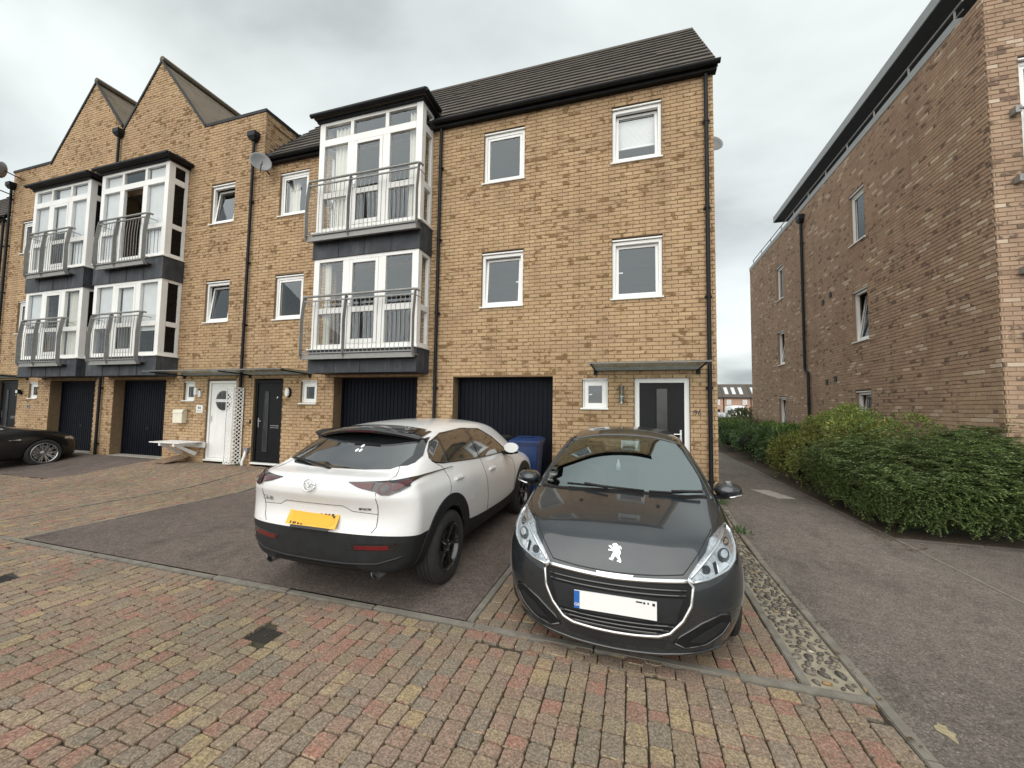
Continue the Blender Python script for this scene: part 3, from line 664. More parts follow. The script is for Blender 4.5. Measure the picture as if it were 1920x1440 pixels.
def bay(parent, x0, x1, upper, lower, bal=None, roof_right=True, y=7.2):
    """two-storey bay: lead skirts, white frames, glass, flared tiled cap"""
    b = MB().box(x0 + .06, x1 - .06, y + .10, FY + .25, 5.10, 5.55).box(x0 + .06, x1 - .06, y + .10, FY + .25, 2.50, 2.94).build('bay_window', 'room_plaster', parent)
    for za, zb in ((2.43, 2.95), (5.02, 5.62)):
        sk = MB(); sk.box(x0 - .03, x1 + .03, y - .03, FY + .02, za, zb - .012); s_ = sk.build('lead_skirt', 'lead', b)
        for k in range(1, 4):
            xx = x0 + (x1 - x0) * k / 4; MB().box(xx - .011, xx + .011, y - .041, y - .028, za + .004, zb - .014).build('lead_seam', 'lead', b)
        MB().box(x1 + .028, x1 + .042, y + .24, y + .262, za + .004, zb - .014).build('lead_seam', 'lead', b)
        MB().box(x0 - .06, x1 + .06, y - .07, FY + .0, zb - .012, zb + .014).build('sill', 'sill_white', b)
    def F(u, z, d): return Vector((u, y - d, z))
    def R(u, z, d): return Vector((x1 + d, u, z))
    def Lf(u, z, d): return Vector((x0 - d, u, z))
    W_ = x1 - x0; c1, c2 = x0 + W_ * .335, x0 + W_ * .665; fd = -.075
    for za, zb, tr, mid, up in ((2.96, 5.02, None, 3.82, False), (5.63, 8.25, 7.76, 6.50, True)):
        spec = upper if up else lower; zt = tr if tr else zb
        m = MB(); ring_frame(m, F, x0, x1, za, zb, .15, fd, 0, wb=.10, wt=.08)
        fbox(m, F, c1 - .11, c1 + .07, za + .1, (tr - .08) if tr else zb - .08, fd, 0); fbox(m, F, c2 - .07, c2 + .11, za + .1, (tr - .08) if tr else zb - .08, fd, 0)
        if tr:
            fbox(m, F, x0 + .15, x1 - .15, tr - .08, tr + .08, fd, 0)
            for c in (c1 - .01, c2 + .02): fbox(m, F, c - .045, c + .045, tr + .08, zb - .08, fd, 0)
        for a, b2 in ((x0 + .15, c1 - .11), (c2 + .11, x1 - .15)): fbox(m, F, a, b2, mid - .065, mid + .065, fd, 0)
        frm = m.build('bay_frame', 'upvc', b, bevel=.004)
        # side frames
        for fn, nm in ((R, 'r'), (Lf, 'l')):
            s = MB(); ring_frame(s, fn, y + .0755, FY - .012, za, zb, .075, fd, 0, wb=.10, wt=.08); fbox(s, fn, y + .15, FY - .087, mid - .065, mid + .065, fd, 0)
            if tr: fbox(s, fn, y + .15, FY - .087, tr - .08, tr + .08, fd, 0)
            s.build('bay_frame', 'upvc', b, bevel=.004)
            zz = [za + .1, mid - .065, mid + .065, (tr - .08) if tr else zb - .08] + ([tr + .08, zb - .08] if tr else [])
            for a, c in zip(zz[0::2], zz[1::2]):
                gm = spec.get('side', 'window_glass'); MB().quad(fn(y + .15, a, -.04), fn(FY - .087, a, -.04), fn(FY - .087, c, -.04), fn(y + .15, c, -.04)).build('pane', gm, b)
        zz = [(za + .1, mid - .065), (mid + .065, (tr - .08) if tr else zb - .08)]
        for a, b2 in ((x0 + .15, c1 - .11), (c2 + .11, x1 - .15)):
            for p, q in zz: MB().quad(F(a, p, -.04), F(b2, p, -.04), F(b2, q, -.04), F(a, q, -.04)).build('pane', 'window_glass', b)
        if tr:
            for a, b2 in ((x0 + .15, c1 - .055), (c1 + .035, c2 - .025), (c2 + .065, x1 - .15)): MB().quad(F(a, tr + .08, -.04), F(b2, tr + .08, -.04), F(b2, zb - .08, -.04), F(a, zb - .08, -.04)).build('pane', 'window_glass', b)
        # door leaf
        da, db, dz0, dz1 = c1 + .075, c2 - .075, za + .105, ((tr - .08) if tr else zb - .08) - .004
        if spec.get('open'):
            an = radians(68); hx = db
            def D(u, z, d): return Vector((hx - (db - u) * cos(an) + d * 0, y + .05 + (db - u) * sin(an) - d, z))
        else: D = F
        m = MB(); ring_frame(m, D, da, db, dz0, dz1, .075, -.06, .004, wb=.10); fbox(m, D, da + .075, db - .075, mid - .06, mid + .06, -.06, .004); leaf = m.build('glazed_door', 'upvc', b, bevel=.004)
        for p, q in ((dz0 + .1, mid - .06), (mid + .06, dz1 - .075)): MB().quad(D(da + .075, p, -.03), D(db - .075, p, -.03), D(db - .075, q, -.03), D(da + .075, q, -.03)).build('pane', 'window_glass', b)
        hm = MB(); fbox(hm, D, da + .02, da + .05, mid + .09, mid + .24, .004, .03); hm.build('door_handle', 'chrome_handle', b)
        # what hangs behind the glass
        for kind, a, c, z_a, z_b in spec.get('inside', ()):
            ua, uc = x0 + W_ * a, x0 + W_ * c; pa, pc = za + .06 + (zb - za - .1) * z_a, za + .06 + (zb - za - .1) * z_b
            if kind == 'curtain': curtain_sheet(b, F, ua, uc, pa, pc, -.15)
            elif kind == 'blind':
                bl = MB(); z = pc
                while z > pa: fbox(bl, F, ua, uc, z - .021, z, -.090, -.084); z -= .026
                bl.build('blind', 'blind_white', b)
            elif kind == 'strips':
                k = int((uc - ua) / .075)
                for i in range(k): st = MB(); fbox(st, F, ua + i * .075, ua + i * .075 + .066, pa, pc, -.115 - .01 * (i % 2), -.11 - .01 * (i % 2)); st.build('blind', 'blind_white', b)
    # cap: fascia, gutter, flared hipped tiles
    cp = MB(); o = .10; zc = 8.25
    cp.box(x0 - .05, x1 + .05, y - .05, FY + .3, zc, zc + .07)
    cap = cp.build('bay_soffit', 'black_plastic', b)
    m = MB(); q = [(x0 - o, y - o), (x1 + o, y - o), (x1 + o, FY + .4), (x0 - o, FY + .4)]; hi = [(x0 + .42, y + .45), (x1 - .42, y + .45), (x1 - .42, FY + .4), (x0 + .42, FY + .4)]
    lo2 = [(x0 + .06, y + .07), (x1 - .06, y + .07), (x1 - .06, FY + .4), (x0 + .06, FY + .4)]
    V_ = [(a, c, zc + .07) for a, c in q] + [(a, c, zc + .13) for a, c in q] + [(a, c, zc + .21) for a, c in lo2] + [(a, c, zc + .52) for a, c in hi]
    m.add(V_, [(0, 1, 5, 4), (1, 2, 6, 5), (3, 0, 4, 7), (4, 5, 9, 8), (5, 6, 10, 9), (7, 4, 8, 11), (8, 9, 13, 12), (9, 10, 14, 13), (11, 8, 12, 15), (12, 13, 14, 15), (0, 3, 2, 1)]); m.build('bay_roof', 'roof_tile', b)
    for k in range(4):
        e = .05 + .12 * k; t = MB(); zz = zc + .15 + .07 * k
        t.box(x0 - .07 + e * .6, x1 + .07 - e * .6, y - .08 + e * .75, y - .02 + e * .75, zz - .02, zz + .012); t.box(x1 - .0 - e * .6, x1 + .06 - e * .6, y + e, FY + .3, zz - .02, zz + .012); t.build('tile_course', 'roof_tile', b)
    gt = MB(); gy = y - o - .055
    gt.tube([(x0 - o - .04, gy, zc + .11), (x1 + o + .04, gy, zc + .11)], .048, 10); gt.build('bay_gutter', 'black_plastic', b, smooth=True, angle=50)
    MB().tube([(x1 + o + .045, gy, zc + .11), (x1 + o + .045, FY, zc + .11)], .048, 10).build('bay_gutter', 'black_plastic', b, smooth=True, angle=50)
    if bal: balcony(parent, x0 + bal[0], x1 - bal[1], 2.80); balcony(parent, x0 + bal[0], x1 - bal[1], 5.45)
    return b
def canopy(parent, x0, x1, brackets, z=2.50, d=.92):
    c = MB().box(x0, x1, FY - d, FY - .035, z, z + .014).build('door_canopy', 'canopy_glass', parent)
    MB().box(x0 + .03, x1 - .03, FY - .055, FY - .012, z - .05, z - .002).build('wall_rail', 'galvanised', c)
    MB().box(x0, x1, FY - d - .006, FY - d + .018, z - .012, z - .001).build('edge_trim', 'galvanised', c)
    for x in brackets:
        m = MB(); m.tube([(x, FY - .01, z - .055), (x, FY - d + .08, z - .022)], .016, 8); m.box(x - .035, x + .035, FY - .03, FY - .009, z - .13, z - .03); m.build('bracket', 'black_plastic', c)
def front_door(parent, x0, x1, z0, z1, style):
    fr = {'black': 'door_black', 'white': 'upvc', 'mixed': 'upvc'}[style]; lf = {'black': 'door_black', 'white': 'white_paint', 'mixed': 'door_black'}[style]
    m = MB(); ring_frame(m, front, x0 + .004, x1 - .004, z0, z1 - .03, .07 if style != 'mixed' else .085, -.12, -.04, wb=.03); f = m.build('front_door', fr, parent, bevel=.004)
    a, b, c, d = x0 + .08, x1 - .08, z0 + .035, z1 - .105
    if style == 'mixed': a, b = x0 + .092, x1 - .092
    if style == 'white': 
        l = MB(); l.box(a, b, FY + .06, FY + .10, c, d); leaf = l.build('door_leaf', lf, f, bevel=.004)
        cx, cz, R_ = (a + b) / 2 + .02, z0 + 1.52, .27
        def arc(s): 
            n = 20; g = .025; pts = [(cx + R_ * cos(pi * i / n), cz + s * (g + (R_ - g) * sin(pi * i / n))) for i in range(n + 1)]
            return pts
        for s in (1, -1): 
            pz = arc(s); MB().add([(x, FY + .0545, z) for x, z in pz], [tuple(range(len(pz)))]).build('pane', 'window_glass', f); MB().add([(x, FY + .0575, z) for x, z in pz], [tuple(range(len(pz)))]).build('pane_backing', 'room_dark', f)
            tr = MB(); tr.tube([(x, FY + .055, z) for x, z in pz + pz[:1]], .014, 6); tr.build('window_trim', 'white_paint', f)
            for q in (-.5, 0, .5): MB().box(cx + R_ * q - .004, cx + R_ * q + .004, FY + .050, FY + .054, min(cz + s * .04, cz + s * .22), max(cz + s * .04, cz + s * .22)).build('lead_line', 'lead', f)
        MB().box(a + .03, a + .05, FY + .02, FY + .06, z0 + .98, z0 + 1.12).build('door_handle', 'chrome_handle', f)
    else:
        l = MB(); l.box(a, b, FY + .06, FY + .10, c, d); leaf = l.build('door_leaf', lf, f, bevel=.004)
        if style == 'black': ga, gb, gc, gd = a + .23, a + .345, c + .25, d - .22
        else: ga, gb, gc, gd = a + .30, a + .48, c + .35, d - .12
        MB().box(ga, gb, FY + .050, FY + .0595, gc, gd).build('pane', 'blind_frost', f)
        g2 = MB(); ring_frame(g2, front, ga - .014, gb + .014, gc - .014, gd + .014, .014, -.06, -.045); g2.build('window_trim', 'lead' if style == 'black' else 'door_black', f)
        hx = a + .06 if style == 'black' else b - .06
        h = MB(); h.tube([(hx, FY + .03, z0 + 1.02), (hx + (.12 if style == 'black' else -.12), FY + .02, z0 + 1.02)], .011, 8); h.box(hx - .016, hx + .016, FY + .045, FY + .06, z0 + .86, z0 + 1.10); h.build('door_handle', 'chrome_handle', f)
        if style == 'black':
            for k in (0, 1): MB().box(b - .32, b - .05, FY + .046, FY + .06, z0 + .855 + .05 * k, z0 + .878 + .05 * k).build('letter_slot', 'chrome_handle', f)
            MB().lathe([(0, .0), (.022, .0), (.022, -.012), (0, -.012)], 12, 'y', (b - .13, FY + .06, z0 + 1.62)).build('door_viewer', 'chrome_handle', f)
    MB().box(x0 + .004, x1 - .004, FY - .02, FY + .05, z0 - .045, z0 - .002).build('door_step', 'sill_white', f); return f
plain('blind_frost', (.035, .036, .038), .2, var=.3, scale=4)
def letters(parent, text, size, mtx, mat, name='lettering', depth=.004):
    cu = bpy.data.curves.new(name, 'FONT'); cu.body = text; cu.size = size; cu.extrude = depth; cu.align_x = 'CENTER'; cu.align_y = 'CENTER'
    tmp = bpy.data.objects.new(name, cu); COL.objects.link(tmp); dg = bpy.context.evaluated_depsgraph_get(); me = bpy.data.meshes.new_from_object(tmp.evaluated_get(dg)); bpy.data.objects.remove(tmp)
    o = link(name, me, mat); o.matrix_basis = mtx; 
    if parent: adopt(o, parent)
    return o
FACE = Matrix(((1, 0, 0, 0), (0, 0, -1, 0), (0, 1, 0, 0), (0, 0, 0, 1)))          # text standing on a wall that faces -y
def on_front(x, z, d=.012): return Matrix.Translation((x, FY - d, z)) @ FACE

# --- end house
hA = thing('end_house', 'tan brick end-of-terrace house with white-framed black door and no bay', 'house', (-1.35, FY, 0), 'terraced houses of tan brick')
GA = (-3.66, -1.517, .02, 2.352, .34); DA = (.014, .962, .02, 2.335, .2)
WA = [(-3.064, -2.155, 6.474, 7.63), (-3.064, -2.155, 3.80, 4.99), (-.388, .522, 6.474, 7.63), (-.388, .522, 3.80, 4.99), (-.942, -.461, 1.724, 2.335)]
def hid_car(u, z): return z < 1.0
wA = front_wall(hA, -4.12, 1.40, WA + [GA, DA], top=7.93, seed=2, hidden=hid_car)
shell(hA, -4.12, 1.40)
def side_right(u, z, d): return Vector((1.40 + d, u, z))
def gable_span(z):
    if z < 7.93: return [(FY, 13.1)]
    t = (z - 7.93) / (11.3 - 7.93); return [(FY + t * 2.72, 13.1 - t * 2.72)] if t < .99 else []
m = MB(); m.add([(1.40, FY, WB), (1.40, 13.1, WB), (1.40, 13.1, 7.93), (1.40, 10.42, 11.3), (1.40, FY, 7.93)], [(0, 1, 2, 3, 4)]); sw = m.build('side_wall', 'mortar_buff', hA)
brick_skin(sw, side_right, gable_span, WB + .03, 11.25, [], 'brick_buff', 0, 6)
window(hA, front, *WA[0]); window(hA, front, *WA[1], tilt=4.5, handle=1); window(hA, front, *WA[2], tilt=5, blind=.66); window(hA, front, *WA[3], tilt=3.2, handle=-1)
window(hA, front, *WA[4], fw=.03, sashw=.075, handle=-1)
garage_door(hA, GA[0], GA[1], GA[3]); front_door(hA, DA[0], DA[1], .27, 2.335, 'mixed')
canopy(hA, -.75, 1.17, (-.69, 1.10))
roof = MB(); roof.add([(-9.24, EAVE[0] + .06, EAVE[1] - .05), (1.44, EAVE[0] + .06, EAVE[1] - .05), (1.44, RIDGE[0], RIDGE[1] - .03), (-9.24, RIDGE[0], RIDGE[1] - .03), (1.44, 13.3, EAVE[1] - .05), (-9.24, 13.3, EAVE[1] - .05)], [(0, 1, 2, 3), (3, 2, 4, 5)])
def roof_part(parent, x0, x1, name='roof'):
    m = MB(); m.add([(x0, EAVE[0] + .06, EAVE[1] - .05), (x1, EAVE[0] + .06, EAVE[1] - .05), (x1, RIDGE[0], RIDGE[1] - .03), (x0, RIDGE[0], RIDGE[1] - .03), (x1, 13.3, EAVE[1] - .05), (x0, 13.3, EAVE[1] - .05)], [(0, 1, 2, 3), (3, 2, 4, 5)])
    r = m.build(name, 'roof_tile', parent); tiles(r, x0, x1, EAVE, RIDGE)
    MB().prism([(RIDGE[0] - .13, RIDGE[1] - .10), (RIDGE[0] - .05, RIDGE[1] + .04), (RIDGE[0] + .05, RIDGE[1] + .04), (RIDGE[0] + .13, RIDGE[1] - .10)], 'x', x0, x1).build('ridge_cap', 'roof_tile', r)
    MB().box(x0, x1, FY - .125, FY - .10, 7.88, 7.97).build('fascia', 'black_plastic', r); MB().box(x0, x1, FY - .10, FY + .02, 7.885, 7.90).build('soffit', 'black_plastic', r); return r
rA = roof_part(hA, -4.12, 1.455); gutter(hA, -4.10, 1.50, FY - .195, 7.985)
vg = MB(); 
for k in range(14):
    t0, t1 = k / 14, (k + 1) / 14; y0_, z0_ = EAVE[0] + (RIDGE[0] - EAVE[0]) * t0, EAVE[1] + (RIDGE[1] - EAVE[1]) * t0; y1_, z1_ = EAVE[0] + (RIDGE[0] - EAVE[0]) * t1, EAVE[1] + (RIDGE[1] - EAVE[1]) * t1
    vg.add([(1.42, y0_, z0_ - .08), (1.47, y0_, z0_ - .08), (1.47, y0_, z0_ + .055), (1.42, y0_, z0_ + .055), (1.42, y1_ , z1_ - .09), (1.47, y1_, z1_ - .09), (1.47, y1_, z1_ + .03), (1.42, y1_, z1_ + .03)], [(0, 1, 2, 3), (1, 5, 6, 2), (3, 2, 6, 7), (4, 0, 3, 7), (0, 4, 5, 1), (7, 6, 5, 4)])
vg.build('verge_tiles', 'roof_tile', rA)
downpipe(hA, 1.275, .15, 7.86); downpipe(hA, -4.06, .15, 7.86)
letters(hA, '96', .13, on_front(1.08, 1.68), 'lead', 'house_number')
def dish(label, loc, aim, size=.33, arm=True, wall_dir=(0, 1, 0), stand=.25):
    """offset satellite dish, its feed arm and a bent wall bracket"""
    loc = Vector(loc); t = thing('satellite_dish', label, 'satellite dish', loc); q = Vector(aim).normalized().to_track_quat('Z', 'Y'); M = Matrix.Translation(loc) @ q.to_matrix().to_4x4()
    m = MB(); n = 28; rings = 6
    for j in range(rings + 1):
        rr = size * j / rings
        for i in range(n): a = 2 * pi * i / n; m.v.append(tuple(M @ Vector((rr * cos(a) * .9, rr * sin(a), .55 * rr * rr / size * .55))))
    for j in range(rings):
        for i in range(n): a = j * n + i; b = j * n + (i + 1) % n; m.f.append((a, b, b + n, a + n))
    ob = m.build('reflector', 'dish_grey', t, smooth=True); so = ob.modifiers.new('thickness', 'SOLIDIFY'); so.thickness = .012
    w = Vector(wall_dir)
    MB().tube([M @ Vector((0, 0, -.01)), loc + w * stand * .5 + Vector((0, 0, -.02)), loc + w * stand + Vector((0, 0, -.04))], .018, 8).build('wall_bracket', 'black_plastic', t)
    if arm:
        MB().tube([M @ Vector((0, -size * .9, 0)), M @ Vector((0, -size * .75, size * .9))], .011, 6).build('feed_arm', 'black_plastic', t)
        MB().tube([M @ Vector((0, -size * .80, size * .86)), M @ Vector((0, -size * .55, size * .97))], .03, 8).build('feed_horn', 'dish_grey', t)
    return t
dish('grey satellite dish fixed to the far side wall of the end house', (1.70, 9.6, 7.70), (.15, -.8, .35), .25, arm=False, wall_dir=(-1, 0, 0), stand=.30)

# --- house with the black door and the single bay
hB = thing('terraced_house', 'tan brick house with black front door and one wide bay over its garage', 'house', (-6.7, FY, 0), 'terraced houses of tan brick')
GB_ = (-6.72, -4.52, .02, 2.37, .34); DB = (-9.16, -8.24, .02, 2.35, .2)
WBs = [(-8.65, -7.74, 6.48, 7.64), (-8.65, -7.76, 3.82, 4.97), (-7.69, -7.21, 1.74, 2.33)]
BO = [(-6.78, -4.47, 3.0, 4.96, .3), (-6.78, -4.47, 5.70, 7.88, .3)]
front_wall(hB, -9.25, -4.12, WBs + [GB_, DB] + BO, seed=3); shell(hB, -9.25, -4.12)
window(hB, front, *WBs[0], curtain=.45); window(hB, front, *WBs[1]); window(hB, front, *WBs[2], fw=.03, sashw=.085)
garage_door(hB, GB_[0], GB_[1], GB_[3]); front_door(hB, DB[0], DB[1], .27, 2.35, 'black')
bay(hB, -6.97, -4.28, {'inside': [('curtain', .13, .28, 0, .97), ('curtain', .86, .94, 0, .97)], 'side': 'window_glass'}, {'inside': [('curtain', .08, .13, 0, .98), ('curtain', .93, .96, 0, .98)]}, bal=(-.04, -.06))
roof_part(hB, -9.25, -4.12); gutter(hB, -9.20, -7.1, FY - .195, 7.985); gutter(hB, -4.2, -4.10, FY - .195, 7.985)
dish('grey satellite dish under the eaves left of the single bay', (-8.92, FY - .36, 7.72), (.75, -.55, .25), .27, wall_dir=(-.2, 1, -.1), stand=.33)

# --- the taller pair behind the stepped gables
hC = thing('terraced_house', 'taller gabled brick house with white front door and round door window', 'house', (-12.1, FY, 0), 'terraced houses of tan brick')
GC = (-14.49, -12.32, .02, 2.35, .34); DC = (-10.77, -9.76, .02, 2.34, .2)
WC = [(-11.05, -10.19, 6.56, 7.69), (-11.05, -10.19, 3.86, 5.0), (-11.64, -11.22, 1.77, 2.32)]
BC = [(-14.5, -12.15, 3.0, 4.96, .3), (-14.5, -12.15, 5.70, 7.88, .3)]
profC = [(-15.0, 7.93), (-9.25, 7.93), (-9.25, 9.44), (-11.42, 9.44), (-13.40, 11.86), (-14.90, 10.02), (-15.0, 10.02)]
front_wall(hC, -15.0, -9.25, WC + [GC, DC] + BC, profile=profC, seed=4); shell(hC, -15.0, -9.25)
window(hC, front, *WC[0], tilt=7); window(hC, front, *WC[1], tilt=7); window(hC, front, *WC[2], fw=.03, sashw=.07)
garage_door(hC, GC[0], GC[1], GC[3]); front_door(hC, DC[0], DC[1], .27, 2.34, 'white')
bay(hC, -14.72, -11.95, {'open': True, 'side': 'dark_pane', 'inside': [('blind', .06, .31, 0, .98), ('blind', .70, .94, .32, .98), ('strips', .70, .94, 0, .33)]}, {'inside': [('blind', .06, .31, .4, .98), ('blind', .40, .60, .45, .97), ('blind', .70, .94, .33, .98)], 'side': 'dark_pane'}, bal=(.44, .38))
canopy(hC, -11.75, -7.35, (-11.62, -9.3, -7.42))
hD = thing('terraced_house', 'gabled brick house furthest left, behind the black saloon car', 'house', (-17.7, FY, 0), 'terraced houses of tan brick')
GD = (-17.5, -15.33, .02, 2.34, .34); DD = (-20.25, -19.2, .02, 2.38, .2)
WD = [(-19.75, -18.88, 6.62, 7.75), (-19.6, -18.73, 3.90, 5.02), (-18.6, -18.14, 1.78, 2.32)]
BD = [(-17.7, -15.4, 3.0, 4.96, .3), (-17.7, -15.4, 5.70, 7.88, .3)]
profD = [(-20.5, 7.93), (-15.0, 7.93), (-15.0, 10.02), (-14.90, 10.02), (-16.40, 11.90), (-18.40, 9.58), (-20.5, 9.58)]
profD = [(-20.5, 7.93), (-15.0, 7.93), (-15.0, 10.15), (-16.40, 11.90), (-18.40, 9.58), (-20.5, 9.58)]
front_wall(hD, -20.5, -15.0, WD + [GD, DD] + BD, profile=profD, seed=5, singles=200); shell(hD, -20.5, -15.0)
window(hD, front, *WD[0]); window(hD, front, *WD[1]); window(hD, front, *WD[2], fw=.03, sashw=.07)
garage_door(hD, GD[0], GD[1], GD[3]); front_door(hD, DD[0], DD[1], .27, 2.38, 'black')
bay(hD, -17.95, -15.22, {'side': 'dark_pane', 'inside': [('blind', .06, .31, 0, .98), ('blind', .40, .60, .45, .98), ('blind', .70, .94, .32, .98), ('strips', .70, .94, 0, .33)]}, {'inside': [('curtain', .70, .94, 0, .98), ('blind', .06, .31, .5, .98)], 'side': 'dark_pane'}, bal=(.44, .38))
canopy(hD, -20.5, -18.6, (-20.4, -18.7))
def gable_roof(parent, xl, zl, xp, zp, xr, zr):
    """steep tiled roof running back from a brick gable, black verge trims on its front edge"""
    yb = 13.5; m = MB(); m.quad((xl, FY + .05, zl), (xp, FY + .05, zp - .03), (xp, yb, zp - .03), (xl, yb, zl)); m.quad((xp, FY + .05, zp - .03), (xr, FY + .05, zr), (xr, yb, zr), (xp, yb, zp - .03)); r = m.build('roof', 'roof_tile_mossy', parent)
    t = tiles(r, FY - .02, yb, (xr, zr), (xp, zp), 'roof_tile_mossy', t=.05); 
    for v in t.data.vertices: v.co = Vector((v.co.y, v.co.x, v.co.z))
    t = tiles(r, FY - .02, yb, (xl, zl), (xp, zp), 'roof_tile_mossy', t=.05)
    for v in t.data.vertices: v.co = Vector((v.co.y, v.co.x, v.co.z))
    MB().tube([(xp, FY - .03, zp + .05), (xp, yb, zp + .05)], .09, 8).build('ridge_cap', 'roof_tile_mossy', r)
    for (xa, za), (xb, zb) in (((xl, zl), (xp, zp)), ((xr, zr), (xp, zp))):
        MB().prism([(xa, za - .05), (xb, zb - .05), (xb, zb + .05), (xa, za + .05)], 'y', FY - .035, FY - .009).build('verge_trim', 'black_plastic', r)
    return r
gable_roof(hC, -14.95, 9.98, -13.40, 11.88, -11.42, 9.46); gable_roof(hD, -18.42, 9.57, -16.40, 11.92, -14.97, 10.17)
def parapet(parent, x0, x1, z, back=11.5, side=False):
    MB().box(x0, x1, FY - .03, FY + .24, z - .02, z + .06).build('coping', 'black_plastic', parent)
    MB().quad((x0, FY + .2, z - .25), (x1, FY + .2, z - .25), (x1, back, z - .25), (x0, back, z - .25)).build('flat_roof', 'lead', parent)
parapet(hC, -11.40, -9.22, 9.44); parapet(hD, -20.52, -18.4, 9.58)
def side_c(u, z, d): return Vector((-9.25 + d, u, z))
sm = MB(); sm.quad((-9.25, FY + .01, 7.9), (-9.25, 11.0, 7.9), (-9.25, 11.0, 9.43), (-9.25, FY + .01, 9.43)); sc = sm.build('return_wall', 'mortar_buff', hC)
brick_skin(sc, side_c, lambda z: [(FY, 11.0)], 7.93 + .02, 9.43, [], 'brick_buff', 0, 8)
MB().box(-9.47, -9.215, FY + .24, 11.0, 9.42, 9.50).build('coping', 'black_plastic', hC)
# lead soaker stepped up the tiles against the return wall
fl = MB()
for k in range(10):
    y0_ = FY - .1 + k * .13; z0_ = EAVE[1] + (y0_ - EAVE[0]) * 1.18; fl.box(-9.24, -9.21, y0_, y0_ + .15, z0_ - .06, z0_ + .13); 
fl.add([(-9.24, EAVE[0], EAVE[1] + .05), (-8.98, EAVE[0], EAVE[1] + .06), (-8.98, 9.0, EAVE[1] + .06 + (9.0 - EAVE[0]) * 1.18), (-9.24, 9.0, EAVE[1] + .06 + (9.0 - EAVE[0]) * 1.18)], [(0, 1, 2, 3)]); fl.build('lead_flashing', 'lead', hC)
downpipe(hC, -9.53, .15, 8.62, hopper=True); downpipe(hD, -14.98, .15, 9.78, hopper=True); downpipe(hD, -20.42, .15, 8.95, hopper=True)
hE = thing('terraced_house', 'low-eaved brick house cut by the left edge of the picture', 'house', (-23, FY, 0), 'terraced houses of tan brick')
front_wall(hE, -26.5, -20.5, [(-22.6, -21.7, 6.5, 7.6), (-22.6, -21.7, 3.8, 4.95)], seed=9, singles=60); shell(hE, -26.5, -20.5, rooms=False); window(hE, front, -22.6, -21.7, 6.5, 7.6); window(hE, front, -22.6, -21.7, 3.8, 4.95)
roof_part(hE, -26.5, -20.52); gutter(hE, -26.5, -20.5, FY - .195, 7.985); downpipe(hE, -20.72, .15, 7.86)
dish('grey satellite dish with long feed arm at the left end of the parapet', (-20.05, FY - .40, 9.35), (-.75, -.6, .2), .27, wall_dir=(.1, 1, -.1), stand=.38)
dish('small pale satellite dish beside the leftmost hopper head', (-20.30, FY - .45, 8.75), (.2, -.9, .3), .2, wall_dir=(0, 1, 0), stand=.4)
# ------------------------------------------------------------------ cars
paint('paint_white', (.80, .80, .80), rough=.4, dust=.10)
paint('paint_grey', (.026, .032, .037), metal=.45, rough=.27, flake=.2, dust=.05)
paint('paint_black', (.003, .003, .0035), rough=.45, dust=.02, coat=.55)
paint('paint_silver', (.40, .42, .44), metal=.6, rough=.35)
plain('trim_black', (.010, .010, .011), .55, spec=.25, var=.2, scale=20, bmp=.08, bscale=400)
plain('gloss_black', (.008, .008, .009), .08, var=.1, coat=1.0)
plain('cladding', (.017, .018, .020), .55, spec=.3, var=.18, scale=12, bmp=.12, bscale=500)
plain('tyre', (.022, .022, .022), .85, var=.25, scale=14, bmp=.15, bscale=120, dirt=((.10, .09, .08), 8, .35))
plain('rim_black', (.013, .013, .015), .25, var=.2, coat=.6)
plain('rim_silver', (.55, .56, .58), .25, metal=.9, var=.08)
plain('chrome', (.82, .83, .84), .10, metal=1.0, var=.04)
plain('satin_chrome', (.52, .52, .52), .26, metal=1.0, var=.05)
plain('red_lens', (.060, .003, .006), .12, var=.2, coat=.5)
plain('red_reflector', (.11, .004, .007), .3, var=.2, coat=.3)
plain('light_inner', (.62, .63, .66), .22, metal=.8, var=.3, scale=40)
plain('plate_yellow', (.70, .40, .035), .45, var=.03)
plain('plate_blanking', (.78, .37, .015), .5, var=.03)
plain('plate_white', (.80, .80, .80), .45, var=.02)
plain('plate_blue', (.02, .12, .42), .4, var=.05)
plain('ink', (.012, .012, .013), .5, var=.1)
plain('car_interior', (.025, .026, .028), .8, var=.3, scale=9)
plain('car_seat', (.06, .06, .063), .9, var=.2, scale=25)
plain('car_light_trim', (.32, .33, .33), .8, var=.1)
plain('white_film', (.75, .78, .78), .5, var=.05)

